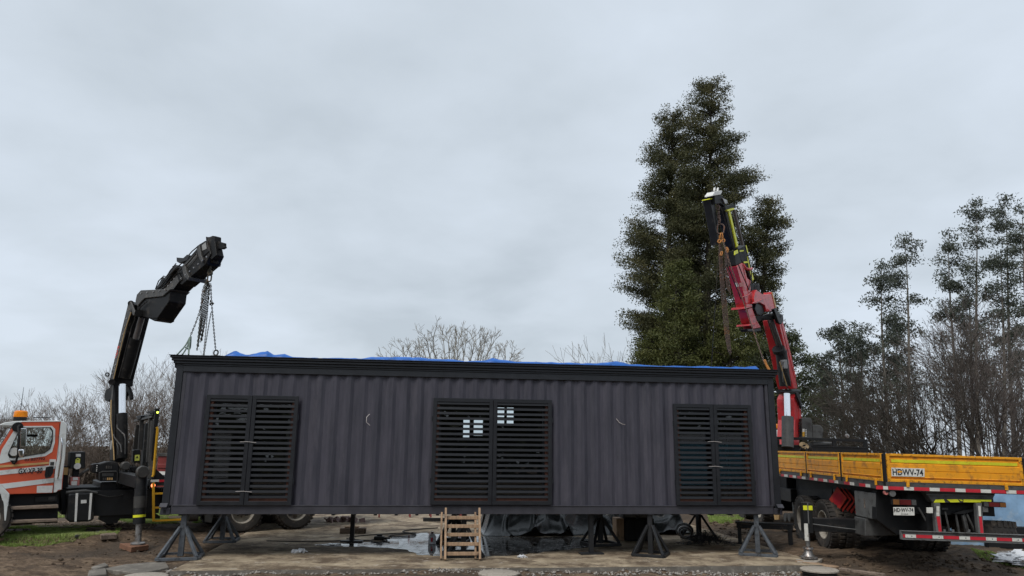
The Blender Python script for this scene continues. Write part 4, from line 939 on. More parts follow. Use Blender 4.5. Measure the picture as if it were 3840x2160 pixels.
bs = MB(); bs.bb((TP(380, 1780, .6).x, .5, .9), (TP(520, 1780, .6).x, 1.9, 1.22)); bs.build('crane_base', 'black', tr, bevel=0.02)
for c_, r_ in ((c24(1100, 225), .095), (c24(1400, 345), .10)):
    dd = MB(); q = TP(*c_, .2); dd.lathe([(0.001, .14), (r_ * .8, .14), (r_, .12), (r_, -.06), (0.001, -.06)], q, (0, -1, 0), 22); dd.build('round_cap', 'cranegrey', tr, smooth=35)
jb = MB()
for k in range(16):
    u, v = c24(rng.uniform(1000, 1300), rng.uniform(280, 600)); q = TP(u, v, rng.uniform(.3, .6)); jb.box(q, (rng.uniform(.06, .22), .12, rng.uniform(.05, .2)))
jb.build('valve_block', 'black', tr, bevel=0.008)
hs = MB()
for k in range(9):
    p0 = TP(*c24(rng.uniform(980, 1250), rng.uniform(150, 250)), .35); p1 = TP(*c24(rng.uniform(950, 1250), rng.uniform(450, 640)), .3); md_ = (p0 + p1) / 2 + Vector((rng.normal(0, .08), -.1, rng.normal(0, .04))); hs.tube([p0, md_, p1], .012, 5)
hs.build('hydraulic_hoses', 'hose', tr, smooth=60)
# rear wheels, mud flap, air tank
xs_w = [TP(912, 1940, 0).x, TP(1113, 1940, 0).x]
for xw in xs_w:
    wheel(tr, (xw, .14, RW - 0.012), (0, -1, 0), RW, .26); wheel(tr, (xw, .45, RW - 0.012), (0, -1, 0), RW, .26)
    wheel(tr, (xw, 2.25, RW - 0.012), (0, 1, 0), RW, .26); wheel(tr, (xw, 1.95, RW - 0.012), (0, 1, 0), RW, .26)
wheel(tr, (TP(822, 1940, 1.6).x, 1.75, RW - .012), (0, -1, 0), RW, .26)
MB().cyl((xs_w[0], .3, RW), (xs_w[0], 2.1, RW), .12).build('axle', 'deepblack', tr); MB().cyl((xs_w[1], .3, RW), (xs_w[1], 2.1, RW), .12).build('axle', 'deepblack', tr)
MB().prism([TP(u, v, .22) for u, v in ((769, 1925), (801, 1925), (793, 1960), (768, 1957))], (0, .02, 0)).build('mud_flap', 'darkgrey', tr)
MB().cyl(TP(724, 1937, .5) - Vector((.1, 0, 0)), TP(724, 1937, .5) + Vector((.1, 0, 0)), .11).build('air_tank', 'hub', tr, smooth=40)
MB().bb((TP(560, 1900, .7).x, .4, .93), (X1, 2.2, .98)).build('deck_frame', 'deepblack', tr)
# flat deck, tape, headboard
xh, xe = TP(562, 1800, 0).x, X1 + .3
zd = TP(590, 1798, .0).z
MB().bb((xh, .02, zd - .14), (xe, 2.42, zd)).build('flat_deck', 'black', tr, bevel=0.008)
MB().prism([TP(u, v, .03) for u, v in ((585, 1759), (618, 1788), (618, 1798), (570, 1798), (572, 1770))], (0, .9, 0)).build('deck_box', 'black', tr)
for q, m_ in (((566, 597), 'tapewhite'), ((597, 620), 'tapered')):
    a, b = TP(q[0], 1799, .0), TP(q[1], 1799, 0); MB().bb((a.x, .010, TP(q[0], 1808, 0).z), (b.x, .016, a.z)).build('reflective_tape', m_, tr)
lt = TP(573, 1820, .02); MB().lathe([(.075, 0), (.075, .04), (.001, .04)], lt, (0, -1, 0), 16).build('tail_lamp_housing', 'deepblack', tr); MB().lathe([(.001, .045), (.045, .044), (.05, .03)], lt, (0, -1, 0), 14).build('tail_lamp', 'redglow', tr)
hbx = [c34(*q) for q in ((845, 290), (1165, 250), (1080, 1410), (800, 1410))]
XH = TP(*c34(1085, 1410), .2).x
def HX(u, v, c=0): return TF.x(u, v, XH + c)
def hb_line(a, b, w, name, m='black', c=0.0, d=.05): return MB().beam(HX(*c34(*a), c), HX(*c34(*b), c), d, w * 2.6 if 'bar' in name else w, (1, 0, 0)).build(name, m, tr, bevel=0.003)
hb_line((840, 380), (1165, 300), .15, 'headboard_rail', 'cranegrey'); hb_line((850, 310), (1150, 262), .05, 'headboard_rail')
for a, b, w in (((930, 330), (890, 900), .035), ((1025, 420), (965, 1250), .035), ((1092, 270), (1040, 1130), .035), ((1150, 380), (1085, 1420), .05), ((870, 450), (810, 900), .05)): hb_line(a, b, w, 'headboard_bar', 'cranegrey', -.03, .04)
for pts in ([(935, 440), (1020, 425), (960, 1250), (900, 1240)], [(1035, 420), (1085, 400), (1030, 1250), (985, 1250)], [(855, 460), (920, 440), (890, 890), (820, 890)], [(1100, 380), (1145, 360), (1090, 1250), (1050, 1250)]): MB().prism([HX(*c34(*q), .01) for q in pts], (.03, 0, 0)).build('headboard_sheet', 'deepblack', tr)
MB().prism([TP(*c34(*q), .45) for q in ((775, 905), (905, 895), (900, 1130), (765, 1140))], (0, .25, 0)).build('fuse_cabinet', 'black', tr, bevel=0.012)
MB().prism([TP(*c34(*q), .442) for q in ((800, 995), (888, 992), (882, 1098), (796, 1102))], (0, .005, 0)).build('warning_sticker', 'stickyel', tr); MB().prism([TP(*c34(*q), .438) for q in ((820, 1050), (842, 1010), (866, 1050))], (0, .003, 0)).build('warning_mark', 'text', tr)
MB().prism([HX(*c34(*q), -.1) for q in ((1020, 205), (1120, 195), (1118, 250), (1015, 245))], (.1, 0, 0)).build('work_lamp', 'deepblack', tr, bevel=0.01)
MB().prism([HX(*c34(*q), -.1) for q in ((845, 290), (910, 285), (900, 345), (838, 370))], (.1, 0, 0)).build('work_lamp', 'deepblack', tr, bevel=0.01)
q_ = [TP(*c34(*q), .10) for q in ((1172, 150), (1252, 150), (1120, 1400), (1075, 1400))]
MB().prism(q_, (0, .1, 0)).build('side_post', 'deepblack', tr, bevel=0.006)
lg = TP(*c34(1212, 225), .095); MB().lathe([(.001, .012), (.022, .010), (.024, 0)], lg, (0, -1, 0), 12).build('signal_lamp', 'greenglow', tr)
MB().tube([TP(*c34(*q), .02) for q in ((1195, 490), (1212, 520), (1140, 1350), (1118, 1390))], .03, 8).build('grab_rail', 'yelsteel', tr, smooth=60)
# access ladder
za = TP(575, 1810, -.02); zb_ = TP(576, 1955, -.02); xr = za.x + .62
for xx, dx in ((za.x, zb_.x - za.x), (xr, zb_.x - za.x)): MB().beam((xx, -.02, za.z), (xx + dx, -.02, zb_.z), .05, .05, (0, 1, 0)).build('ladder_rail', 'yelsteel', tr, bevel=0.004)
for v in (1851, 1904, 1953):
    zz = TP(578, v, -.02).z; xx = za.x + (zb_.x - za.x) * (za.z - zz) / (za.z - zb_.z); MB().beam((xx + .026, -.02, zz), (xx + .594, -.02, zz), .04, .035, (0, 1, 0)).build('ladder_rung', 'yelsteel', tr)
# outrigger leg on its pad, towards the camera
og = atz(517, 2042, 0.10); of = TF.w(og); jt = TF.y(533, 1769, of.y + .05); jt = Vector((jt.x, of.y + .1, jt.z))
lp = lambda f: of.lerp(jt, f)
MB().bb((jt.x - .11, of.y + .04, jt.z - .32), (jt.x + .11, .5, jt.z - .08)).build('outrigger_beam', 'black', tr, bevel=0.008)
MB().cyl(lp(.62), lp(.98), .115, 16).build('outrigger_leg', 'black', tr, smooth=40); MB().cyl(lp(.50), lp(.66), .118, 16, r2=.122).build('outrigger_leg', 'cranegrey', tr, smooth=40)
MB().cyl(lp(.28), lp(.505), .114, 16).build('outrigger_leg', 'black', tr, smooth=40); MB().cyl(lp(.37), lp(.405), .117, 16).build('reflective_band', 'hivis', tr, smooth=40)
MB().cyl(lp(.0), lp(.29), .062, 14).build('outrigger_rod', 'steel', tr, smooth=40)
MB().lathe([(.001, .09), (.105, .09), (.12, .07), (.12, -.05), (.001, -.05)], jt + Vector((0, -.08, 0)), (0, -1, 0), 22).build('round_cap', 'cranegrey', tr, smooth=35)
MB().lathe([(.001, .03), (.11, .02), (.14, 0), (.14, -.02), (.001, -.02)], of + Vector((0, 0, .03)), (0, 0, 1), 18).build('outrigger_foot', 'steel', tr, smooth=40)
lv = TF.z(408, 1993, 0.03); MB().bb((lv.x - .08, lv.y - .06, .05), (lv.x + .08, lv.y + .06, .55)).build('stabiliser_leg', 'black', tr, bevel=0.006)
# crane column and booms, in the vertical plane that runs from the column to the lifted end
P0 = TF.m @ TF.y(442, 1440, 1.2); P2 = at(795, 905, 15.35)
az = math.atan2(P2.y - P0.y, P2.x - P0.x); KF = Frame(Vector((P0.x, P0.y, 0)), (0, 0, az)); X = TF.i @ KF.m
def KP(u, v, c=0.0): return KF.y(u, v, c)
def kpr(pts, c0, w, name, m, bevel=0.01, f=c2): return MB().prism([KP(*f(*q), c0) for q in pts], (0, w, 0)).xf(X).build(name, m, tr, bevel=bevel)
def kcyl(a, b, c, r, name, m, f=c2, n=16): return MB().cyl(KP(*f(*a), c), KP(*f(*b), c), r, n).xf(X).build(name, m, tr, smooth=40)
zb0 = TF.m @ Vector((0, 0, 1.05)); pxy = TF.y(441, 1600, 1.2)
cl = MB(); cl.prism([KP(u, v, -.2) for u, v in ((410, 1735), (411, 1505), (422, 1440), (429, 1440), (429, 1735))], (0, .24, 0)); cl.xf(X).build('crane_column', 'crane', tr, bevel=0.015)
kpr([(232, 1790), (236, 1335), (252, 1200), (262, 1200), (250, 1335), (254, 1790)], -.206, .005, 'column_lit_side', 'cranegrey', 0)  # light on the black column's left face, put into a paler plate
MB().tube([KP(*c34(*q), -.23) for q in ((372, 0), (365, 350), (390, 600), (420, 950), (425, 1090))], .014, 6).xf(X).build('hose', 'hosebrown', tr, smooth=60)
for pts in ([(480, 440), (485, 510), (610, 630), (628, 700), (625, 980)], [(415, 620), (440, 690), (545, 820), (560, 950)], [(475, 780), (500, 880), (495, 1000)]): MB().tube([KP(*c34(*q), -.26) for q in pts], .016, 6).xf(X).build('hose', 'hose', tr, smooth=60)
MB().prism([KP(*c34(*q), -.212) for q in ((360, 735), (390, 735), (370, 900), (345, 895))], (0, .004, 0)).xf(X).build('column_label', 'textgrey', tr)
kcyl((325, 1780), (328, 1432), -.1, .115, 'lift_cylinder', 'crane'); kcyl((327, 1432), (328, 1205), -.1, .075, 'lift_cylinder_rod', 'chrome')
MB().cyl(KP(*c2(245, 1186), -.32), KP(*c2(300, 1186), .36), .07, 14).xf(X).build('pivot_shaft', 'crane', tr, smooth=40)
MB().lathe([(.001, .02), (.10, .02), (.10, -.04), (.001, -.04)], KP(*c2(268, 1186), .38), (0, 1, 0), 18).xf(X).build('pivot_cap', 'crane', tr, smooth=40)
kpr([(185, 1290), (200, 1245), (232, 1225), (250, 1180), (262, 1180), (245, 1300), (220, 1340), (195, 1330)], -.16, .06, 'link_plate', 'crane')
kpr([(330, 1215), (372, 1205), (395, 1270), (400, 1315), (385, 1325), (370, 1260), (345, 1330), (332, 1330)], .2, .06, 'link_plate', 'crane')
MB().tube([KP(*c2(212 + 13 * math.cos(t), 1127 + 13 * math.sin(t)), -.12) for t in np.linspace(0, 6.283, 14)], .016, 6).xf(X).build('lifting_eye', 'crane', tr, smooth=60)
LB = [(222, 1205), (240, 1120), (372, 575), (400, 560), (428, 585), (395, 650), (262, 1165), (258, 1210)]
kpr(LB, -.22, .46, 'lower_boom', 'crane', 0.012)
kpr([(236, 1195), (250, 1120), (375, 580), (398, 570), (392, 650), (262, 1160), (254, 1200)], -.226, .005, 'boom_lit_side', 'cranegrey', 0)  # lit left face of the black boom, painted as a grey plate
MB().tube([KP(*c2(396, 645), -.232), KP(*c2(345, 800), -.232), KP(*c2(262, 1160), -.232)], .011, 5).xf(X).build('boom_stripe', 'hosebrown', tr)
pa, pb = KP(*c2(279, 1000), -.231), KP(*c2(303, 905), -.231); pr = KP(*c2(272, 960), -.231) - KP(*c2(262, 960), -.231)
lt_ = text('lettering', 'HIAB', pa + Vector((.03, 0, 0)), pb - pa, Vector((-1, 0, .2)), .10, 'textred', tr, (pb - pa).length); lt_.data.transform(X)
pa, pb = KP(*c2(262, 1095), -.231), KP(*c2(284, 1010), -.231)
lt_ = text('lettering', '144', pa + Vector((.03, 0, 0)), pb - pa, Vector((-1, 0, .2)), .05, 'textgrey', tr, (pb - pa).length * .6); lt_.data.transform(X)
kpr([(375, 565), (392, 558), (425, 640), (420, 668), (408, 668), (398, 625), (378, 600)], -.27, .04, 'link_plate', 'cranegrey')
MB().cyl(KP(*c2(395, 575), -.24), KP(*c2(395, 575), .3), .07, 12).xf(X).build('pivot_shaft', 'crane', tr, smooth=40)
kcyl((345, 1150), (430, 850), -.05, .13, 'boom_cylinder', 'crane'); kcyl((432, 850), (478, 685), -.05, .07, 'boom_cylinder_rod', 'darkrod')
MB().tube([KP(*c2(*q), -.08) for q in ((420, 870), (360, 890), (330, 1010), (312, 1070), (335, 1085), (370, 1080))], .011, 5).xf(X).build('hose', 'hose', tr, smooth=60)
# knuckle and upper boom
kpr([(428, 560), (440, 505), (470, 472), (705, 462), (640, 520), (500, 535), (465, 570), (445, 600)], -.235, .47, 'knuckle_housing', 'cranegrey', 0.012)
kpr([(440, 600), (465, 565), (500, 540), (640, 522), (700, 480), (690, 560), (600, 690), (540, 690), (440, 665)], -.20, .40, 'knuckle_body', 'crane', 0.012)
MB().cyl(KP(*c2(455, 650), -.28), KP(*c2(455, 650), .32), .085, 14).xf(X).build('pivot_shaft', 'crane', tr, smooth=40)
UB = [(530, 690), (560, 575), (600, 555), (705, 462), (745, 380), (770, 400), (760, 470), (605, 705), (570, 712)]
kpr([(500, 560), (640, 465), (760, 330), (790, 390), (770, 410), (620, 560), (600, 700), (575, 712), (535, 692)], -.17, .40, 'upper_boom', 'crane', 0.01)
kpr([(640, 466), (748, 342), (768, 404), (720, 470)], -.176, .005, 'boom_lit_side', 'cranegrey', 0)  # light on the upper boom's side, put into its colour
kpr([(750, 330), (905, 150), (985, 85), (1015, 190), (975, 270), (790, 430), (765, 420)], -.145, .32, 'boom_extension', 'crane', 0.01)
kpr([(815, 265), (905, 180), (912, 215), (825, 320)], -.150, .004, 'boom_lit_side', 'cranegrey', 0)
kpr([(905, 130), (970, 88), (985, 95), (1000, 170), (930, 240), (905, 200)], -.16, .35, 'boom_extension', 'crane', 0.008)
kpr([(945, 125), (975, 100), (982, 150), (950, 165)], -.166, .004, 'boom_lit_side', 'textgrey', 0)
for pts in ([(790, 290), (812, 265), (825, 330), (845, 370), (838, 395), (812, 370), (800, 345)], [(905, 150), (925, 120), (938, 200), (952, 235), (945, 262), (928, 235), (915, 195)]): kpr(pts, -.2, .44, 'boom_clamp', 'cranegrey', 0.006)
for pts in ([(748, 218), (800, 222), (830, 195), (850, 205), (830, 240), (770, 262), (750, 250)], [(715, 285), (745, 275), (760, 300), (735, 320), (718, 318)], [(640, 395), (715, 300), (730, 315), (655, 440), (610, 460)], [(585, 465), (640, 370), (665, 385), (620, 465)]): kpr(pts, -.10, .18, 'hose_guide', 'black', 0.006)
MB().tube([KP(*c2(*q), -.1) for q in ((585, 465), (610, 400), (650, 362), (670, 370), (700, 320), (745, 265))], .013, 5).xf(X).build('hose', 'hose', tr, smooth=60)
MB().tube([KP(*c2(*q), .1) for q in ((738, 572), (745, 578), (772, 560), (775, 545))], .010, 5).xf(X).build('under_hook', 'crane', tr, smooth=60)
kpr([(975, 55), (985, 60), (1005, 58), (1030, 48), (1035, 55), (1045, 50), (1045, 90), (1052, 140), (1060, 200), (1020, 235), (995, 200), (980, 120)], -.12, .16, 'boom_head', 'crane', 0.008)
kpr([(1045, 85), (1115, 105), (1115, 125), (1120, 140), (1100, 152), (1075, 150), (1055, 175), (1040, 150)], -.07, .07, 'boom_nose', 'crane', 0.006)
kpr([(995, 190), (1040, 180), (1035, 260), (998, 262)], -.06, .12, 'hook_block', 'crane', 0.006)
MB().tube([KP(*c2(*q), 0) for q in ((1012, 262), (1014, 300), (1000, 320), (996, 340), (1008, 352), (1022, 345), (1024, 325), (1018, 318))], [.03, .026, .028, .034, .034, .03, .022, .014], 8).xf(X).build('lifting_hook', 'chain', tr, smooth=60)
for k, (pts, c_, m_) in enumerate((([(300, 1150), (330, 1040), (365, 900), (400, 760), (430, 690)], -.19, 'hose'), ([(420, 690), (450, 640), (470, 600), (520, 560)], -.25, 'hose'), ([(590, 470), (640, 430), (700, 350), (745, 300), (800, 255)], -.12, 'hose'), ([(600, 480), (660, 445), (720, 380), (760, 330), (830, 270), (900, 190)], -.19, 'hose'), ([(760, 480), (800, 450), (880, 370), (960, 290)], .05, 'hose'), ([(830, 215), (870, 170), (930, 120), (985, 90)], .02, 'hose'))):
    MB().tube([KP(*c2(*q), c_) for q in pts], .014, 5).xf(X).build('hose', m_, tr, smooth=60)
bo = MB()
for a_, b__, n_ in (((245, 1150), (385, 600), 9), ((650, 480), (745, 370), 4), ((770, 395), (1000, 200), 7), ((450, 500), (690, 468), 5)):
    for k in range(n_): t_ = (k + .5) / n_; q = KP(*c2(a_[0] + (b__[0] - a_[0]) * t_, a_[1] + (b__[1] - a_[1]) * t_), -.24); bo.lathe([(.001, .012), (.02, .012), (.022, 0)], q, (0, -1, 0), 6)
tag(bo.xf(X).build('bolt_row', 'steel', tr), kind='stuff')
HOOKL = KF.m @ KP(*c2(1009, 346), 0)
# pads under the jacks
for nm, uvs, z0, h, m_, lb in (('jack_pad', [(449, 2037), (532, 2034), (559, 2043), (492, 2052)], .0, .10, 'rustpad', 'rust brown timber pad under the nearest outrigger of the left crane truck'),
                               ('jack_pad', [(372, 1996), (430, 1994), (440, 2004), (380, 2008)], .08, .09, 'oldwood', 'old dark timber pad under the rear stabiliser leg by the grass'),
                               ('wood_scrap', [(357, 1990), (398, 1988), (402, 1995), (360, 1997)], .11, .06, 'stone', 'grey timber offcut on the grass beside the stabiliser pad'),
                               ('wood_scrap', [(278, 2002), (318, 1997), (320, 2002), (282, 2008)], .12, .05, 'darkgrey', 'dark slate scrap lying on the left grass edge')):
    P = [atz(u, v, z0 + h) for u, v in uvs]; P = [Vector((q.x, q.y, z0)) for q in P]
    o = MB().prism(P, (0, 0, h)).build(nm, m_, bevel=0.008); tag(o, lb, 'pad' if nm == 'jack_pad' else 'wood scrap')
P = [atz(u, v, .14) for u, v in ((-40, 2010), (60, 2003), (112, 1998), (100, 2003), (60, 2012), (-30, 2024))]; P = [Vector((q.x, q.y, .08)) for q in P]
tag(MB().prism(P, (0, 0, .07)).build('plank', 'wood', bevel=0.01), 'pale plank lying slanted on the grass at the left edge', 'plank')
p = atz(140, 1982, .14); tag(MB().beam(p, atz(408, 1987, .14), .12, .10).build('timber_kerb', 'oldwood', bevel=0.01), 'long weathered timber edging the gravel below the fuel tank', 'timber')
# red cargo box parked behind
q = at(584, 1792, 24.5); RF = Frame(Vector((q.x, q.y, 0.0)), (0, 0, R(3))); rb = empty('cargo_box', RF.loc, RF.eul); tag(rb, 'red corrugated cargo box standing far behind the yellow ladder', 'cargo box')
za_, zb2 = RF.y(600, 1708, 0).z, 0.25; xw = 2.3
MB().bb((0, 0, zb2), (xw, 2.4, za_)).build('box_body', 'redbox', rb, bevel=0.01)
MB().bb((-.02, -.04, za_ - .02), (xw + .02, 2.44, za_ + .07)).build('top_rail', 'cranegrey', rb)
for k in range(4): MB().bb((.02, -.03, zb2 + .1 + k * .3), (xw - .02, 0.0, zb2 + .24 + k * .3)).build('side_rib', 'redbox', rb, bevel=0.02)
for k in range(2): MB().cyl((.36 + k * .7, -.05, zb2 + .1), (.36 + k * .7, -.05, za_ - .03), .025).build('locking_bar', 'cranegrey', rb)
MB().bb((.05, -.035, .75), (.3, -.031, 1.15)).build('worn_label', 'sticker', rb)
for xx in (.3, 1.9): wheel(rb, (xx, .2, .35), (0, -1, 0), .35, .2)

# ------------------------------------------------------------------ right flatbed crane truck
def c6(x, y): return (2880 + x * .33123, 1680 + y * .33123)
def c7(x, y): return (3240 + x * .48309, 1460 + y * .48309)
def c8(x, y): return (3360 + x * .24845, 1800 + y * .24845)
def r2(x, y): return (2620 + x * .24845, 700 + y * .24845)
def r3(x, y): return (2720 + x * .24845, 960 + y * .24845)
def r4(x, y): return (2860 + x * .24845, 1400 + y * .24845)
q = at(3316, 1830, 13.4)
Q = Frame(Vector((q.x, q.y, 0.0)), (0, R(1.1), R(-2.3)))
ft = empty('flatbed_truck', Q.loc, Q.eul); tag(ft, 'amber drop-side flatbed truck with a red and black loader crane at the right', 'flatbed truck')
def qpoly(pts, c, f=c8): return [Q.y(*f(*p), c) for p in pts]
def qp(pts, c, th, name, m, f=c8, parent=ft, bevel=0.0): return MB().prism(qpoly(pts, c, f), (0, th, 0)).build(name, m, parent, bevel=bevel)
ZT, ZB = Q.y(3345, 1701, 0).z, Q.y(3345, 1807, 0).z
ZD = Q.y(3345, 1824, 0).z; ZE = Q.y(3345, 1836.5, 0).z
BW = Q.y(3838, 1770, 0).x; BL = 6.15
PROF = [(.075, .03), (.155, .03), (.185, .014), (.31, .014), (.325, .024), (.365, .002), (.575, .002), (.585, .016), (.605, .002), (.80, .002), (.82, -.004), (.845, .024), (.91, .024)]
def drop_side(O, r, out, ln, tape=True):
    O, r, out = Vector(O), Vector(r), Vector(out); H = ZT - ZB; up = Vector((0, 0, 1)); w = .055
    def pt(a, z, d): return O + r * a + up * (z - ZB) - out * d
    rim = MB(); lo, hi, il, ih = ZB, ZT, ZB + .1 * H, ZT - .085 * H
    rim.ring([pt(0, lo, 0), pt(ln, lo, 0), pt(ln, hi, 0), pt(0, hi, 0)], [pt(w, il, 0), pt(ln - w, il, 0), pt(ln - w, ih, 0), pt(w, ih, 0)], -out * .04)
    ro = rim.build('drop_side', 'bedrim', ft, bevel=0.006)
    sh = MB(); V = []
    for f, d in PROF: V += [pt(w - .005, ZT - f * H, d + .004), pt(ln - w + .005, ZT - f * H, d + .004)]
    sh.add(V, [(2 * i, 2 * i + 1, 2 * i + 3, 2 * i + 2) for i in range(len(PROF) - 1)]); sh.build('ribbed_sheet', 'bed', ro)
    if tape: MB().add([pt(w + .03, ZT - .2 * H, .0135), pt(ln - w - .03, ZT - .2 * H, .0135), pt(ln - w - .03, ZT - .31 * H, .0135), pt(w + .03, ZT - .31 * H, .0135)], [(0, 1, 2, 3)]).build('lime_strip', 'limetape', ro)
    for a in (ln * .14, ln * .86): MB().box(pt(a, ZB - .02, -.012), (.05 if abs(r.x) > .5 else .03, .05 if abs(r.y) > .5 else .03, .12)).build('hinge', 'bedrim', ro, bevel=0.004)
    return ro
yb = [Q.x(*c6(x, 240), 0).y for x in (1288, 832, 808, 438, 424)]
y3a, y3b, y2a, y2b, y1a = yb; ln3 = y3b - y3a
s3 = drop_side((0, y3a, ZB), (0, 1, 0), (-1, 0, 0), ln3); s2 = drop_side((0, y2a, ZB), (0, 1, 0), (-1, 0, 0), y2b - y2a); s1 = drop_side((0, y1a, ZB), (0, 1, 0), (-1, 0, 0), BL - y1a - .03)
for yy in ((y3b + y2a) / 2, (y2b + y1a) / 2): MB().bb((.004, yy - .035, ZD), (.06, yy + .035, ZT - .01)).build('side_post', 'deepblack', ft, bevel=0.004)
xr0 = Q.y(3328, 1760, 0).x
MB().bb((0.003, .012, ZE - .05), (xr0 - .01, y3a - .01, ZT - .005)).build('corner_post', 'deepblack', ft, bevel=0.006); MB().bb((BW + .012, .012, ZE), (BW + .10, .14, ZT - .01)).build('corner_post', 'deepblack', ft, bevel=0.006)
rear = drop_side((xr0, 0, ZB), (1, 0, 0), (0, -1, 0), BW - xr0)
for y0 in (0.15, 2.2, 4.2): drop_side((BW + .1, y0 + 1.9, ZB), (0, -1, 0), (1, 0, 0), 1.9)
MB().bb((.02, .03, ZD + .03), (BW + .08, BL, ZB - .006)).build('bed_floor', 'darkgrey', ft)
MB().bb((0.012, .008, ZE - .012), (BW + .09, BL, ZB - .012)).build('bed_frame', 'darkgrey', ft, bevel=0.004)
reflect = [(95, 148, 0), (150, 187, 1), (190, 310, 0), (311, 388, 1), (389, 509, 0), (510, 588, 1), (589, 707, 0), (708, 787, 1), (788, 904, 0), (905, 985, 1), (986, 1102, 0), (1103, 1180, 1), (1181, 1243, 0)]
for a, b, k in reflect: MB().bb((Q.y(*c7(a, 770), 0).x, .001, ZE), (Q.y(*c7(b, 770), 0).x, .006, ZD)).build('reflective_tape', ['tapered', 'tapewhite'][k], ft)
for a, b, c in ((150, 187, 225), (245, 283, 318), (335, 385, 425), (470, 520, 557), (572, 628, 668), (690, 748, 792), (860, 925, 972), (1030, 1102, 1152), (1225, 1303, 1330)):
    ya, ym, yc = [Q.x(*c6(x, 440), 0).y for x in (a, b, c)]
    for s_, e_, m_ in ((ym, ya, 'tapered'), (yc, ym, 'tapewhite')): MB().bb((.004, s_, ZE), (.010, e_ - .002, ZD)).build('reflective_tape', m_, ft)
# lettering board on the tail gate
bp_ = qpoly([(213, 608), (470, 615), (470, 680), (215, 674)], -.006, c7); H7 = (bp_[0] - bp_[3]).length
o = MB().prism(bp_, (0, .006, 0)).build('number_board', 'tapewhite', rear)
ta, tb = Q.y(*c7(224, 667), -.009), Q.y(*c7(462, 673), -.009); text('lettering', 'HDWV-74', ta, tb - ta, (0, 0, 1), Q.y(*c7(224, 616), 0).z - ta.z, 'text', rear, (tb - ta).length)
qp([(258, 636), (275, 632), (296, 635), (300, 643), (275, 648), (260, 645)], -.011, .001, 'paint_smear', 'bed', c7, rear)
# rear end under the bed
HB = MB().prism(qpoly([(430, 168), (1508, 190), (1440, 345), (555, 345)], .12), (0, .9, 0)).build('tow_housing', 'darkgrey', ft, bevel=0.01)
MB().prism(qpoly([(455, 212), (1490, 228), (1485, 240), (462, 224)], .112), (0, .008, 0)).build('housing_lip', 'boxgrey', HB)
for pts in ([(600, 296), (720, 292), (742, 338), (570, 340), (585, 318)], [(768, 292), (932, 292), (962, 334), (826, 338)], [(945, 292), (1000, 298), (1008, 318), (985, 320)], [(1020, 293), (1440, 300), (1438, 340), (1020, 335)]): qp(pts, .106, .008, 'hazard_stripe', 'hivis', parent=HB)
for a, b, c, d in (((570, 350), (668, 350), (695, 800), (612, 800)), ((1212, 350), (1300, 350), (1328, 800), (1250, 800))):
    po = qp([a, b, c, d], .06, .10, 'bumper_post', 'boxgrey', bevel=0.006)
    if a[0] < 800: qs = ([(612, 396), (655, 396), (657, 545), (612, 545)], [(612, 550), (662, 550), (692, 785), (648, 785)])
    else: qs = ([(1240, 390), (1278, 392), (1285, 548), (1252, 545)], [(1254, 552), (1294, 552), (1322, 800), (1278, 800)])
    qp(qs[0], .054, .005, 'reflective_tape', 'tapewhite', parent=po); qp(qs[1], .054, .005, 'reflective_tape', 'tapered', parent=po)
xa, xb = Q.y(3383, 2005, -.04).x, BW + .12; zt_, zb3 = Q.y(3383, 1990, -.04).z, Q.y(3383, 2024, -.04).z
ub = MB(); ub.bb((xa, -.04, zb3), (xb, .06, zb3 + .012)); ub.bb((xa, -.04, zt_ - .012), (xb, .06, zt_)); ub.bb((xa, .0, zb3 + .012), (xb, .06, zt_ - .012)); uo = ub.build('rear_bumper', 'boxgrey', ft, bevel=0.004)
u8 = [(106, 140, 0), (141, 302, 1), (303, 548, 0), (551, 712, 1), (718, 950, 0), (953, 1114, 1), (1116, 1352, 0), (1354, 1514, 1), (1516, 1745, 0), (1748, 1898, 1), (1900, 1960, 0)]
for a, b, k in u8:
    x0_, x1_ = Q.y(*c8(a, 850), -.004).x, Q.y(*c8(b, 850), -.004).x; to = MB().bb((x0_, -.006, zb3 + .035), (min(x1_, xb - .01), -.001, zb3 + .09)).build('reflective_tape', ['tapered', 'tapewhite'][k], uo)
    if k: MB().lathe([(.001, 0), (.010, 0)], ((x0_ * .4 + x1_ * .6), -.008, zb3 + .062), (0, -1, 0), 10).build('bolt', 'text', uo)
for side, (a, b) in (('l', ((222, 850), (408, 903))), ('r', ((928, 872), (1105, 918)))):
    A_, B_ = Q.y(*c7(*a), .03), Q.y(*c7(*b), .03); lo = MB().bb((A_.x, .03, B_.z), (B_.x, .12, A_.z)).build('tail_lamp', 'deepblack', ft, bevel=0.006)
    w = B_.x - A_.x; cuts_ = [(0, .28, 'amberdim'), (.29, .78, 'redlens'), (.79, 1, 'darkgrey')]
    if side == 'r': cuts_ = [(1 - q1, 1 - q0, m_) for q0, q1, m_ in cuts_]
    for q0, q1, m_ in cuts_: MB().bb((A_.x + w * q0 + .004, .022, B_.z + .008), (A_.x + w * q1 - .004, .032, A_.z - .008)).build('lens', m_, lo)
pl = qp([(228, 915), (390, 915), (394, 980), (232, 978)], .02, .012, 'number_plate', 'tapewhite', c7, bevel=0.003)
ta, tb = Q.y(*c7(236, 953), .016), Q.y(*c7(384, 953), .016); text('lettering', 'HD\u00b7WV-74', ta, tb - ta, (0, 0, 1), Q.y(*c7(236, 921), 0).z - ta.z, 'text', pl, (tb - ta).length)
ta, tb = Q.y(*c7(288, 972), .016), Q.y(*c7(342, 972), .016); text('lettering', 'CHILE', ta, tb - ta, (0, 0, 1), .018, 'text', pl, (tb - ta).length)
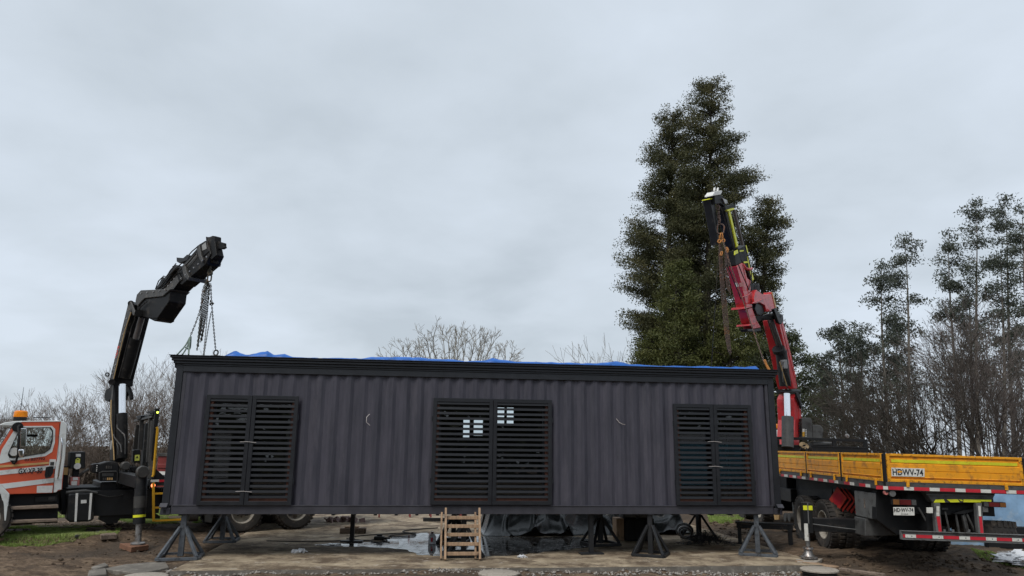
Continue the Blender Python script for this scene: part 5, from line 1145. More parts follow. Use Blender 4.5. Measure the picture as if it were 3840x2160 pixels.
qp([(488, 918), (536, 918), (536, 962), (490, 962)], .05, .03, 'plate_lamp', 'tapewhite', c7, bevel=0.004); qp([(1318, 405), (1392, 405), (1396, 486), (1320, 486)], .05, .03, 'plate_lamp', 'boxgrey', bevel=0.004)
for c_, r_, m_ in ((c7(167, 803), .035, 'pinkred'), (c7(217, 808), .055, 'boxgrey')): MB().lathe([(.001, .03), (r_, .03), (r_, -.03), (.001, -.03)], Q.y(*c_, .06), (0, -1, 0), 18).build('bed_roller', m_, ft, smooth=40)
for a, b, w in (((335, 415), (550, 785), .035), ((690, 435), (780, 435), .02), ((740, 480), (805, 770), .016), ((900, 520), (950, 790), .03), ((1020, 480), (1092, 770), .016), ((1000, 530), (1060, 790), .06), ((1060, 510), (1190, 790), .05), ((1182, 470), (1225, 760), .016)):
    MB().beam(Q.y(*c8(*a), .25), Q.y(*c8(*b), .25), .03, w, (0, 1, 0)).build('brace', 'darkgrey', ft)
qp([(870, 508), (1030, 455), (1180, 440), (1190, 468), (1010, 515)], .2, .25, 'tow_wedge', 'black')
for a in (720, 850, 1090): qp([(a, 745), (a + 30, 748), (a + 32, 790), (a, 790)], .1, .02, 'bumper_clamp', 'boxgrey')
sp = Q.y(3722, 1985, .55); spw = wheel(ft, (sp.x - .05, .75, sp.z - .03), (0, .12, 1), .52, .30, name='spare_wheel')
# chassis
for xx in (BW / 2 - .45, BW / 2 + .38): MB().bb((xx, .2, .72), (xx + .1, 9.4, 1.0)).build('chassis_rail', 'deepblack', ft)
MB().bb((.5, .3, 1.0), (BW - .4, BL, ZE - .02)).build('subframe', 'deepblack', ft)
MB().prism(qpoly([(10, 1005), (262, 1010), (260, 1135), (8, 1140)], 1.0, c7), (0, .5, 0)).build('stabiliser_housing', 'darkgrey', ft, bevel=0.01)
MB().prism(qpoly([(100, 790), (480, 795), (530, 870), (560, 1100), (260, 1130), (100, 1010)], .55, c7), (0, .2, 0)).build('rear_crossmember', 'deepblack', ft)
RW2 = .525
def qside(u, v, c): return Q.x(u, v, c)
yw = [Q.x(3108, 1985, .14).y, Q.x(3108, 1985, .14).y + 1.32, Q.x(2864, 1950, .14).y, Q.x(2864, 1950, .14).y + 1.75]
for i, y_ in enumerate(yw):
    for xx, sg in ((.15, -1), (BW - .10, 1)):
        zz = RW2 - .0 + xx * math.tan(R(1.1)) - .03
        wheel(ft, (xx, y_, zz), (sg, 0, 0), RW2, .29, 'rim', 32)
        if i < 2: wheel(ft, (xx - sg * .33, y_, zz), (sg, 0, 0), RW2, .29, 'rim', 32)
    MB().cyl((.3, y_, RW2), (BW - .3, y_, RW2), .12).build('axle', 'deepblack', ft)
# side fittings
tb_ = [Q.x(*c6(*p), .06) for p in ((975, 507), (1210, 512), (1240, 808), (1000, 785))]
y0_, y1_ = tb_[1].y, tb_[0].y; MB().bb((.06, max(y0_, .12), min(p.z for p in tb_) + .03), (.55, y1_, max(p.z for p in tb_))).build('tool_box', 'boxgrey', ft, bevel=0.012)
MB().bb((.052, (y0_ + y1_) / 2 - .03, 1.02), (.058, (y0_ + y1_) / 2 + .03, 1.2)).build('box_latch', 'chrome', ft)
cq = Q.x(*c6(815, 575), .3)
for k in range(9):
    a_ = R(38); cc = Vector((.26 + .04 * k, cq.y - .012 * k, cq.z - .006 * k)); rot = Matrix.Rotation(R(22), 3, 'Z') @ Matrix.Rotation(R(8), 3, 'Y') @ Matrix.Rotation(R(45 if k % 2 else 38), 3, 'X')
    pl_ = MB().box(cc, (.02, .36 if k % 2 == 0 else .33, .36 if k % 2 == 0 else .33), rot).build('traffic_cone', 'conered' if k % 2 == 0 else 'black', ft, bevel=0.004)
MB().lathe([(.001, .0), (.14, 0)], (.245, cq.y - .006, cq.z), (-.92, -.37, .13), 8).build('cone_hollow', 'tapered', ft)
for pts, m_ in (([(262, 470), (275, 470), (300, 800), (285, 795)], 'boxgrey'), ([(738, 465), (750, 465), (765, 640), (758, 640)], 'boxgrey')):
    pp_ = [Q.x(*c6(*p), .35) for p in pts]; MB().prism(pp_, (.03, 0, 0)).build('mudguard_stay', m_, ft)
mg = [Q.x(*c6(*p), .4) for p in ((275, 470), (730, 465), (700, 640), (560, 660), (300, 800))]; MB().prism(mg, (.05, 0, 0)).build('side_panel', 'deepblack', ft)
ys_ = Q.x(*c6(200, 700), .2).y
MB().bb((.25, ys_ - .3, .78), (.8, ys_ + .6, 1.1)).build('battery_box', 'black', ft, bevel=0.01)
for k in range(2):
    c_ = Q.x(*c6(190 + 48 * k, 785), .2); MB().cyl(c_, c_ + Vector((.3, 0, 0)), .11, 16).build('air_tank', 'darkgrey', ft, smooth=40)
bkp = [Q.x(*c6(*p), .15) for p in ((62, 742), (128, 742), (118, 812), (75, 812))]; MB().prism(bkp, (.03, 0, 0)).build('orange_bracket', 'gold', ft)
# rear stabiliser reaching out to the left
fpad = atz(3036, 2096, .02); fl = Q.w(fpad); yst = fl.y
lg_ = lambda u, v: Q.y(u, v, yst)
MB().prism([lg_(*c6(505, 795)), lg_(*c6(1095, 808)), lg_(*c6(1095, 965)), lg_(*c6(510, 945))], (0, .2, 0)).build('stabiliser_beam', 'black', ft, bevel=0.008)
A_, B_ = lg_(*c6(390, 618)), lg_(*c6(465, 800)); zt4, zl4 = lg_(3021, 1885).z, lg_(3027, 1945).z
st_ = MB().bb((fl.x - .085, yst - .05, lg_(3030, 1998).z), (fl.x + .085, yst + .15, zt4)).build('stabiliser_leg', 'black', ft, bevel=0.006)
zy = lg_(3025, 1903).z; MB().bb((fl.x - .09, yst - .055, zy - .045), (fl.x + .09, yst - .048, zy + .04)).build('reflective_band', 'hivis', st_)
MB().bb((fl.x - .01, yst - .06, zy - .3), (fl.x + .01, yst - .051, zt4)).build('leg_rib', 'boxgrey', st_)
MB().bb((fl.x - .09, yst - .062, zy - .62), (fl.x - .02, yst - .05, zy - .3)).build('leg_label', 'tapewhite', st_)
MB().cyl(fl + Vector((0, .05, .16)), (fl.x, yst + .05, lg_(3030, 1996).z), .045, 12).build('stabiliser_rod', 'steel', ft, smooth=40)
MB().lathe([(.001, .2), (.09, .2), (.10, .17), (.07, .15), (.08, .10), (.12, .04), (.17, .025), (.17, .0), (.001, 0)], fl + Vector((0, .05, .01)), (0, 0, 1), 20).build('stabiliser_foot', 'steel', ft, smooth=35)
MB().tube([lg_(*c6(465, 855)) + Vector((0, -.03, 0)), lg_(*c6(620, 875)) + Vector((0, -.05, 0)), lg_(*c6(850, 905)) + Vector((0, -.05, 0)), lg_(*c6(1150, 940)) + Vector((0, -.03, 0))], .011, 5).build('hose', 'boxgrey', ft, smooth=60)
MB().tube([lg_(*c6(1190, 820)) + Vector((0, -.04, 0)), lg_(*c6(1168, 880)) + Vector((0, -.05, 0)), lg_(*c6(1185, 990)) + Vector((0, -.05, 0)), lg_(*c6(1235, 1022)) + Vector((0, -.05, 0)), lg_(*c6(1290, 985)) + Vector((0, -.05, 0))], .011, 5).build('hose', 'boxgrey', ft, smooth=60)
P = [atz(u, v, .02) for u, v in ((2985, 2094), (3086, 2092), (3060, 2107), (2990, 2104))]; o = MB().prism([Vector((p.x, p.y, -.05)) for p in P], (0, 0, .062)).build('jack_pad', 'lid', bevel=0.008); tag(o, 'dusty plywood pad under the stabiliser foot of the flatbed truck', 'pad')
# headboard frame in front of the bed
YH = BL - .08
def hb(u, v): return Q.y(u, v, YH)
ztop, zmid, zlow = hb(3100, 1649).z, hb(3100, 1672).z, hb(3100, 1722).z; xl, xr_ = 0.0, hb(3254, 1680).x
MB().bb((xl, YH - .03, ztop - .03), (xr_, YH + .03, ztop + .04)).build('headboard_rail', 'deepblack', ft, bevel=0.004)
for xx in (xl, hb(3121, 1660).x, xr_ - .10): MB().bb((xx, YH - .028, zmid), (xx + .09, YH + .028, ztop - .032)).build('headboard_post', 'deepblack', ft)
hbo = MB().bb((xl, YH - .04, 1.45), (xr_ - .02, YH + .04, zmid)).build('headboard', 'deepblack', ft, bevel=0.004)
for k in range(3): MB().bb((xl + .02, YH - .055, zmid - .03 - k * .13), (xr_ - .04, YH - .042, zmid - k * .13)).build('headboard_rib', 'black', hbo)
bx = Q.y(*r4(690, 1070), YH)
hs = MB()
for k in range(10):
    a = Q.y(*r4(rng.uniform(560, 700), rng.uniform(1050, 1110)), YH - .1); b = Q.y(*r4(rng.uniform(470, 780), rng.uniform(1180, 1290)), YH - .1); hs.tube([a, (a + b) / 2 + Vector((rng.normal(0, .06), -.06, .02)), b], .014, 5)
hs.build('hanging_hoses', 'hose', ft, smooth=60)
rp = MB()
for k in range(5): c_ = Q.y(*r4(610 + 8 * k, 1080 + 6 * k), YH - .14); rp.tube([c_ + Vector((.09 * math.cos(t), 0, .06 * math.sin(t))) for t in np.linspace(0, 6.283, 12)], .014, 5)
tag(rp.xf(Q.m).build('rope_loop', 'rope', smooth=60), 'tan rope loop tied over the headboard of the flatbed truck', 'rope')
# crane: plinth, column, booms in their own vertical plane
p0 = at(2975, 1470, 20.6); p2 = at(2692, 760, 16.5); az2 = math.atan2(p2.y - p0.y, p2.x - p0.x)
K2 = Frame(Vector((p0.x, p0.y, 0)), (0, 0, az2)); X2 = Q.i @ K2.m
def k2(u, v, c=0.): return K2.y(u, v, c)
def kp2(pts, c0, w, name, m, f=r3, bevel=0.008): return MB().prism([k2(*f(*p), c0) for p in pts], (0, -w, 0)).xf(X2).build(name, m, ft, bevel=bevel)
def kc2(a, b, c, r_, name, m, f=r3, n=16, cc=None): return MB().cyl(k2(*f(*a), c), k2(*f(*b), c if cc is None else cc), r_, n).xf(X2).build(name, m, ft, smooth=40)
MB().bb((.3, BL + .15, 1.0), (BW - .2, BL + 1.3, 1.45)).build('crane_base', 'deepblack', ft, bevel=0.02)
kp2([(498, 310), (545, 390), (578, 640), (575, 800), (540, 1180), (470, 1180), (490, 700), (470, 380)], .2, .46, 'crane_column', 'red', r4, .012)
kp2([(540, 375), (556, 385), (584, 640), (584, 705), (548, 690), (540, 500)], .215, .012, 'column_flange', 'red', r4, 0)
kc2((378, 1120), (376, 660), .2, .15, 'lift_cylinder', 'darkgrey', r4, 20); kc2((376, 662), (366, 305), .2, .082, 'lift_cylinder_rod', 'chrome', r4, 20)
lc = k2(*r4(384, 935), .06); 
MB().lathe([(.001, .012), (.055, .01), (.06, 0)], k2(*r4(384, 935), .2) + Vector((.152, .0, 0)), (1, 0.1, 0), 16).xf(X2).build('port_cap', 'steel', ft)
MB().cyl(k2(*r4(232, 275), -.1), k2(*r4(545, 275), .12), .06, 14).xf(X2).build('pivot_shaft', 'black', ft, smooth=40)
kp2([(505, 290), (545, 290), (575, 380), (600, 480), (590, 540), (560, 440), (520, 350)], .28, .05, 'link_plate', 'black', r4)
# lower boom
kp2([(800, 955), (862, 985), (905, 1150), (985, 1480), (1060, 1830), (1090, 2000), (1030, 2005), (960, 1700), (890, 1350), (830, 1100)], .21, .42, 'lower_boom', 'red', r3, .012)
kp2([(845, 1000), (868, 990), (912, 1150), (990, 1480), (1068, 1830), (1050, 1835), (960, 1480), (890, 1200)], .222, .012, 'boom_edge', 'red', r3, 0)
kc2((840, 1430), (905, 1960), .16, .15, 'boom_cylinder', 'black', r3); kc2((685, 985), (845, 1440), .16, .08, 'boom_cylinder_rod', 'darkrod', r3); kc2((800, 1395), (815, 1440), .16, .165, 'cylinder_collar', 'black', r3)
kp2([(860, 1570), (950, 1560), (960, 1620), (940, 1700), (890, 1700), (870, 1640)], .30, .05, 'valve_block', 'steel', r3)
for pts in ([(820, 1600), (880, 1800), (930, 1960)], [(900, 1700), (960, 1850), (985, 1970)], [(880, 1600), (860, 1700), (870, 1900), (930, 1980)]): MB().tube([k2(*r3(*p), .31) for p in pts], .016, 5).xf(X2).build('hose', 'hosebrown' if pts[0][0] < 850 else 'hose', ft, smooth=60)
MB().cyl(k2(*r3(510, 930), .0), k2(*r3(800, 910), .3), .085, 16).xf(X2).build('pivot_shaft', 'black', ft, smooth=40)
kp2([(735, 800), (770, 785), (800, 860), (870, 885), (880, 980), (850, 1030), (810, 1010), (780, 930)], .36, .08, 'link_plate', 'black', r3)
# knuckle and upper boom
kp2([(430, 640), (445, 560), (470, 508), (570, 580), (700, 570), (698, 540), (715, 560), (770, 780), (735, 790), (700, 835), (625, 840), (600, 745), (520, 700), (440, 720)], .22, .22, 'knuckle_bracket', 'red')
kp2([(700, 540), (712, 545), (775, 775), (760, 785)], .235, .02, 'bracket_edge', 'gold', r3, 0)
kp2([(470, 700), (520, 715), (595, 750), (600, 840), (540, 900), (480, 880), (450, 800)], .16, .14, 'knuckle_body', 'black')
kp2([(168, 150), (262, 102), (300, 290), (345, 350), (375, 560), (410, 770), (325, 790), (285, 600), (230, 380)], .14, .26, 'upper_boom', 'red', bevel=0.012)
kp2([(260, 120), (290, 180), (330, 330), (395, 380), (380, 540), (350, 560), (300, 300)], .15, .04, 'boom_rib', 'red')
kp2([(330, 800), (405, 775), (470, 960), (540, 1080), (425, 1100), (380, 1000)], .12, .24, 'upper_boom', 'red', bevel=0.012)
for pts in ([(285, 765), (400, 755), (395, 772), (285, 800)], [(362, 1025), (470, 1010), (470, 1030), (360, 1055)]): kp2(pts, .16, .32, 'boom_flange', 'red')
kp2([(260, 610), (335, 590), (400, 540), (402, 556), (340, 605), (262, 625)], .17, .06, 'boom_rib', 'red'); kp2([(415, 700), (460, 685), (580, 640), (580, 656), (470, 697), (415, 718)], .235, .04, 'boom_rib', 'red')
kp2([(330, 1100), (440, 1095), (535, 1085), (540, 1135), (345, 1140)], .10, .18, 'boom_end', 'black')
for q_, m_ in (([(130, 410), (180, 402), (205, 462), (155, 470)], 'sticker'), ([(205, 408), (270, 395), (282, 450), (222, 468)], 'pinkred')): MB().prism([k2(*r3(*p), .146) - Vector((0, 0, 0)) for p in q_], (0, .004, 0)).xf(X2).build('warning_sticker', m_, ft)
for k in range(6): kp2([(375 + 18 * k, 440 - 15 * (k % 3)), (430 + 18 * k, 430), (440 + 16 * k, 510), (380 + 14 * k, 530)], .08 + .03 * (k % 2), .1, 'valve_block', 'deepblack')
MB().tube([k2(*r3(265, 125), .1), k2(*r3(310, 190), .16), k2(*r3(360, 205), .18), k2(*r3(400, 190), .18)], .035, 8).xf(X2).build('boom_lug', 'red', ft, smooth=60)
# telescopic sections
kp2([(170, 190), (232, 182), (255, 330), (300, 560), (300, 880), (255, 640)], -.02, .18, 'boom_section', 'black', r2)
kp2([(170, 178), (235, 172), (236, 188), (170, 192)], -.0, .2, 'end_band', 'hivis', r2)
kp2([(400, 375), (440, 370), (530, 700), (600, 915), (545, 950), (490, 760)], .10, .20, 'boom_section', 'black', r2)
kp2([(412, 380), (438, 380), (596, 915), (560, 940)], .106, .005, 'section_side', 'darkgrey', r2, 0)
kp2([(452, 375), (478, 370), (540, 640), (602, 905), (578, 915), (520, 650)], .14, .03, 'lime_strip', 'hivis', r2, 0)
kp2([(430, 350), (535, 320), (540, 345), (440, 372)], .16, .06, 'end_band', 'hivis', r2, 0); kp2([(400, 300), (540, 260), (560, 320), (440, 350), (410, 372)], .12, .16, 'section_head', 'deepblack', r2)
kc2((530, 350), (660, 875), .14, .04, 'extension_rod', 'darkrod', r2)
kp2([(540, 975), (600, 960), (655, 1150), (560, 1185)], .13, .24, 'boom_collar', 'deepblack', r2); kp2([(545, 975), (590, 950), (598, 1000), (545, 1030)], .14, .02, 'lime_strip', 'hivis', r2, 0)
kp2([(590, 920), (705, 880), (725, 1000), (790, 1220), (835, 1400), (800, 1440), (735, 1260), (640, 1100)], .12, .10, 'hose_guide', 'deepblack', r2)
for q_ in ([(712, 890), (722, 885), (750, 1000), (738, 1010)], [(735, 1050), (750, 1050), (835, 1400), (815, 1420), (770, 1270)], [(680, 1130), (745, 1125), (748, 1150), (685, 1155)], [(620, 960), (680, 955), (680, 975), (622, 985)], [(650, 1210), (668, 1205), (718, 1320), (705, 1330)]): kp2(q_, .135, .012, 'lime_strip', 'hivis', r2, 0)
kp2([(590, 900), (690, 875), (700, 900), (600, 945)], .16, .2, 'guide_plate', 'darkgrey', r2)
kp2([(215, 115), (245, 70), (350, 55), (352, 92), (330, 120), (212, 138)], .08, .2, 'boom_head', 'sticker', r2)
for a in (240, 290): kp2([(a, 62), (a + 8, 10), (a + 20, 12), (a + 16, 62)], .0, .04, 'head_pin', 'sticker', r2)
kp2([(240, 140), (340, 125), (420, 210), (400, 300), (330, 250), (250, 260)], .06, .12, 'head_block', 'deepblack', r2); kp2([(360, 170), (430, 200), (440, 250), (400, 260)], .1, .06, 'head_fitting', 'steel', r2)
for pts, c_ in (([(420, 1180), (480, 1300), (560, 1500), (640, 1700)], .18), ([(600, 1180), (660, 1330), (760, 1560)], .2), ([(330, 300), (400, 520), (470, 760), (540, 960)], .13), ([(560, 380), (620, 600), (690, 860)], .16), ([(700, 900), (760, 1100), (800, 1300), (790, 1460), (760, 1560)], .17)):
    MB().tube([k2(*r2(*p), c_) for p in pts], .013, 5).xf(X2).build('hose', 'hose', ft, smooth=60)
for pts, c_ in (([(720, 960), (760, 1120), (830, 1330), (880, 1500)], .25), ([(640, 960), (700, 1150), (780, 1380)], .27), ([(560, 900), (620, 880), (700, 870), (790, 900)], .3)):
    MB().tube([k2(*r3(*p), c_) for p in pts], .014, 5).xf(X2).build('hose', 'hose', ft, smooth=60)
HOOKR = K2.m @ k2(*r2(290, 250), -.02)
# power pack boxes and cab beyond the headboard
yb_ = BL + .55
def yp(pts, c, th, name, m, f=r4, bevel=.012): return MB().prism([Q.y(*f(*p), c) for p in pts], (0, th, 0)).build(name, m, ft, bevel=bevel)
b1_ = yp([(588, 680), (620, 668), (720, 672), (745, 710), (755, 985), (590, 985)], yb_, .5, 'oil_tank', 'darkgrey'); yp([(755, 785), (770, 775), (870, 782), (905, 820), (918, 870), (900, 985), (756, 985)], yb_, .5, 'valve_cover', 'darkgrey')
for k in range(5):
    yp([(602, 838 + 24 * k), (634, 838 + 24 * k), (632, 856 + 24 * k), (601, 856 + 24 * k)], yb_ - .006, .005, 'warning_label', 'sticker' if k < 2 else 'yelsteel', bevel=0); yp([(645, 858 + 24 * k), (655, 840 + 24 * k), (664, 858 + 24 * k)], yb_ - .006, .005, 'warning_label', 'sticker', bevel=0)
for k in range(6): yp([(550, 740 + 40 * k), (580, 735 + 40 * k), (580, 755 + 40 * k), (552, 762 + 40 * k)], yb_ - .02, .05, 'cooling_fin', 'deepblack', bevel=0)
yp([(755, 1040), (900, 1030), (1060, 1035), (1060, 1090), (755, 1095)], yb_ + .1, .3, 'canvas_roll', 'darkgrey', bevel=.03)
lp_ = Q.y(*r4(962 + 100, 1015), YH); MB().lathe([(.001, 0), (.06, 0), (.05, .05), (.001, .06)], Q.y(3176, 1635, YH), (0, -1, 0), 16).build('work_lamp', 'steel', ft)
YC = BL + 1.5; zc_ = Q.y(2925, 1643, YC).z; zr_ = Q.y(2925, 1612, YC).z
zr2 = Q.y(3000, 1682, YC).z
MB().bb((.15, YC, 1.05), (BW - .25, YC + 2.1, zr2)).build('cab', 'white', ft, bevel=.08, seg=3)
MB().bb((Q.y(2913, 1640, YC).x, YC - .05, zr2 - .2), (Q.y(2931, 1640, YC).x, YC + .25, zr_)).build('air_intake', 'white', ft, bevel=.03, seg=2)
MB().bb((.6, YC - .012, 1.75), (BW - .7, YC - .002, zr2 - .2)).build('cab_rear_window', 'deepblack', ft)
MB().bb((.0, YC - .4, .95), (.6, YC - .1, zc_ - .1)).build('exhaust_stack', 'deepblack', ft, bevel=.01)
for xx in (.3, BW - .4):
    pb_ = Vector((xx, YC + .35, zr_)); 
bq = Q.y(2914, 1611, YC + .2); MB().lathe([(.08, 0), (.08, .04), (.001, .045)], (bq.x, YC + .2, zr_), (0, 0, 1), 14).build('beacon_base', 'deepblack', ft); MB().lathe([(.075, .045), (.08, .14), (.06, .17), (.001, .175)], (bq.x, YC + .2, zr_), (0, 0, 1), 14).build('beacon_lens', 'amber', ft, smooth=50)

# ------------------------------------------------------------------ chains and slings
def spline(P, n=6):
    P = [Vector(p) for p in P]; Qs = []
    for i in range(len(P) - 1):
        a, b, c, d = P[max(i - 1, 0)], P[i], P[i + 1], P[min(i + 2, len(P) - 1)]
        for k in range(n):
            t = k / n; Qs.append(.5 * ((2 * b) + (c - a) * t + (2 * a - 5 * b + 4 * c - d) * t * t + (3 * b - a - 3 * c + d) * t ** 3))
    return Qs + [P[-1]]
def chain_into(mb, P, L=.064, W=.042, r=.0082):
    P = [Vector(p) for p in P]; pitch = L - 2 * r * 1.15; acc = 0; k = 0; i = 0; pos = P[0]
    ds = [(P[j + 1] - P[j]).length for j in range(len(P) - 1)]; tot = sum(ds); n = int(tot / pitch); cum = np.concatenate([[0], np.cumsum(ds)])
    for q in range(n):
        s_ = (q + .5) * pitch; j = min(int(np.searchsorted(cum, s_) - 1), len(ds) - 1); j = max(j, 0); t = (s_ - cum[j]) / ds[j]
        c = P[j].lerp(P[j + 1], t); d = (P[j + 1] - P[j]); v = basis(d, (0.3, 1, .2)); mb.link(c, d, (v[1] + v[2]) if q % 2 == 0 else (v[1] - v[2]), L, W, r, 8, 4)
    return mb
def chain(label, P, m, group, parts=(), **kw):
    o = chain_into(MB(), P, **kw).build('lifting_chain', m, smooth=70); tag(o, label, 'chain', group); return o
# left set
YL = HOOKL.y
def hl(x, y, dY=0): return at(*c2(x, y), YL + dY)
ml = empty('master_link', hl(1005, 378)); tag(ml, 'large oval master link hanging on the hook of the black crane', 'lifting link')
MB().link(Vector((0, 0, 0)), (.0, 0, 1), (.25, 1, 0), .19, .125, .016, 16, 8).build('link_ring', 'chain', ml, smooth=70)
FLc, BLc = CF.m @ CF.y(684, 1330, .06), CF.m @ CF.y(809, 1322, 2.3)
GL = 'chains of the left crane'
chain('tight chain from the black crane to the green sling at the front left roof corner', spline([hl(985, 400), hl(925, 650, -.15), hl(853, 838, -.35)]), 'chain', GL)
sg = MB(); q0 = hl(853, 838, -.35)
for dx, dd in ((-.02, -.10), (.03, 0), (.06, .12)): sg.tube(spline([q0, q0.lerp(FLc, .5) + Vector((dx, 0, .0)), FLc + Vector((dd, 0, 0))], 4), .016, 6)
sg.tube(spline([q0 + Vector((.02, 0, .02)), q0 + Vector((.03, 0, -.12)), q0 + Vector((.02, 0, -.25)), q0.lerp(FLc, .6)], 5), .014, 6)
tag(sg.build('lifting_sling', 'sling', smooth=60), 'pale green lifting sling knotted at the front left roof corner', 'sling')
bn_ = MB()
for k in range(6): chain_into(bn_, spline([hl(985 + 4 * k, 395 + 5 * k, .02 * k), hl(952 + 10 * k, 480 + 8 * (k % 3), -.03 + .02 * k), hl(938 + 9 * k, 640, .02 * k), hl(908 + 7 * k, 880 - 14 * (k % 4) + (60 if k < 2 else 0), .02 * k)]))
tag(bn_.build('chain_bundle', 'chain', smooth=70), 'thick bundle of spare chains hanging slack from the black crane hook', kind='stuff')
chain('thin chain running down behind the roof edge beside the slack chain bundle', spline([hl(1005, 420), hl(985, 700, .5), CF.m @ CF.y(*c2(957, 985), 1.6)]), 'chain', GL, L=.05, W=.03, r=.006)
chain('tight chain from the black crane to the rear left roof corner shackle', spline([hl(1015, 420), hl(1022, 575, .3), CF.m @ CF.y(*c2(1053, 940), 2.3)]), 'chain', GL)
chain('loose chain between the two chains right of the slack bundle', spline([hl(1018, 640, .2), hl(990, 800, .4), CF.m @ CF.y(*c2(962, 978), 1.9)]), 'chain', GL, L=.05, W=.03, r=.006)
kb = MB(); c_ = hl(1024, 580, .3)
for k in range(6): kb.link(c_ + Vector((rng.normal(0, .02), rng.normal(0, .03), rng.normal(0, .03))), (rng.normal(), rng.normal(), 1), (1, rng.normal(), 0), .07, .045, .009, 8, 5)
tag(kb.build('chain_hook', 'chain', smooth=70), 'knotted grab hook halfway up the chain to the rear left roof corner', 'hook')
sh_ = MB(); pB = CF.m @ CF.y(*c2(1055, 958), 2.3); sh_.link(pB, (0, 0, 1), (0, 1, 0), .15, .13, .017, 14, 6); sh_.bb(pB + Vector((-.10, -.03, -.09)), pB + Vector((.10, .03, -.06)))
tag(sh_.build('shackle', 'chain', smooth=60), 'dark shackle at the rear left roof corner', 'shackle')
# right set
YR = HOOKR.y - .12
def hr(x, y, f=r2, dY=0): return at(*f(x, y), YR + dY)
tc_ = MB()
for k, (x, y, L_, W_, n_) in enumerate(((285, 230, .17, .09, (1, .2, 0)), (290, 320, .15, .11, (.2, 1, 0)), (300, 400, .12, .08, (1, .2, 0)), (305, 455, .12, .08, (.2, 1, 0)), (312, 520, .15, .09, (1, .4, 0)))): tc_.link(hr(x, y), (.1, 0, 1), n_, L_, W_, .019, 12, 6)
tag(tc_.build('swivel_chain', 'rustchain', smooth=70), 'heavy rusty swivel links below the tip of the red and black crane', 'chain')
mr_ = MB(); mr_.link(hr(330, 640), (.12, 0, 1), (.2, 1, 0), .285, .20, .019, 18, 8); tag(mr_.build('master_link', 'rustchain', smooth=70), 'large rusty oval master link hanging on the red crane', 'lifting link')
hk = MB()
for x, y, d_ in ((322, 745, (.1, 0, 1)), (355, 740, (-.15, 0, 1))): hk.link(hr(x, y), d_, (1, .3, 0), .16, .075, .014, 12, 6)
for x, y in ((312, 825), (372, 815)): hk.link(hr(x, y), (.3, 0, 1), (.2, 1, 0), .11, .10, .017, 12, 6)
for x, y in ((345, 1010), (420, 945), (432, 965)): hk.link(hr(x, y, dY=-.05), (.3, 0, 1), (.2, 1, 0), .12, .07, .014, 12, 6)
tag(hk.build('chain_hook', 'orangesteel', smooth=70), 'cluster of orange grab hooks below the rusty master link', 'hook')
def hs_(x, y, dY=0): return at(2500 + x * .69045, 660 + y * .69045, YR + dY)
bn2 = MB()
for k in range(4): chain_into(bn2, spline([hs_(285 + 5 * k, 370, .03 * k), hs_(290 + 6 * k, 540, .02 * k), hs_(302 + 8 * k, 700, .02 * k), hs_(318 + 7 * k, 860, .02 * k), hs_(338 + 4 * k, 960 + 10 * (k % 3), .02 * k)]), L=.056, W=.036, r=.0062)
for k in range(3): chain_into(bn2, spline([hs_(318 + 7 * k, 390, -.04), hs_(318 + 9 * k, 520, -.04), hs_(330 + 8 * k, 620 + 14 * k, -.04)]), L=.056, W=.036, r=.0062)
tag(bn2.build('chain_bundle', 'rustchain', smooth=70), 'long bundle of rusty spare chains hanging from the red crane', kind='stuff')
FRc = CF.m @ CF.y(2868, 1366, .1)
chain('tight rusty chain from the red crane to the front right roof corner', spline([hs_(303, 345), hs_(345, 480, -.2), hs_(430, 720, -.35), FRc]), 'rustchain', 'chains of the right crane', L=.066, W=.042, r=.008)
chain('thin dark chain from the red crane to the rear edge of the roof', spline([hs_(285, 390), hs_(264, 700, .3), CF.m @ CF.y(2500 + 243 * .69045, 660 + 1038 * .69045, 2.2)]), 'chain', 'chains of the right crane', L=.05, W=.03, r=.006)
eh = MB(); p = FRc; eh.link(p + Vector((.02, 0, .03)), (.35, 0, -1), (.2, 1, 0), .16, .06, .02, 12, 6); eh.tube([p + Vector((.04, 0, -.03)), p + Vector((.09, 0, -.13))], .03, 6)
tag(eh.build('corner_hook', 'orangesteel', smooth=60), 'orange hook at the front right roof corner', 'hook')

# ================================================================== vegetation
def tubes_np(S_, sides=3):
    S_ = np.asarray(S_, float); P, Qn, r0, r1 = S_[:, :3], S_[:, 3:6], S_[:, 6], S_[:, 7]
    d = Qn - P; d /= np.linalg.norm(d, axis=1, keepdims=True) + 1e-9
    ref = np.where(np.abs(d[:, 2:3]) > .9, np.array([[1., 0, 0]]), np.array([[0, 0, 1.]])); a = np.cross(d, ref); a /= np.linalg.norm(a, axis=1, keepdims=True) + 1e-9; b = np.cross(d, a)
    n = len(S_); V = np.zeros((n, 2, sides, 3))
    for j in range(sides):
        t = 2 * math.pi * j / sides; o = a * math.cos(t) + b * math.sin(t); V[:, 0, j] = P + o * r0[:, None]; V[:, 1, j] = Qn + o * r1[:, None]
    base = (np.arange(n) * 2 * sides)[:, None]; F = []
    for j in range(sides):
        k = (j + 1) % sides; F.append(np.concatenate([base + j, base + k, base + sides + k, base + sides + j], 1))
    return V.reshape(-1, 3), np.concatenate(F)
def leaf_quads(C, ln, wd, droop=0.0):
    C = np.asarray(C, float); n = len(C); t = rng.normal(0, 1, (n, 3)); t[:, 2] -= droop; t /= np.linalg.norm(t, axis=1, keepdims=True)
    u = rng.normal(0, 1, (n, 3)); s = np.cross(t, u); s /= np.linalg.norm(s, axis=1, keepdims=True) + 1e-9
    k = rng.uniform(.65, 1.3, (n, 1)); L_ = t * ln * k; W_ = s * wd * k
    V = np.stack([C - L_, C + W_, C + L_, C - W_], 1).reshape(-1, 3); F = np.arange(4 * n).reshape(-1, 4); return V, F
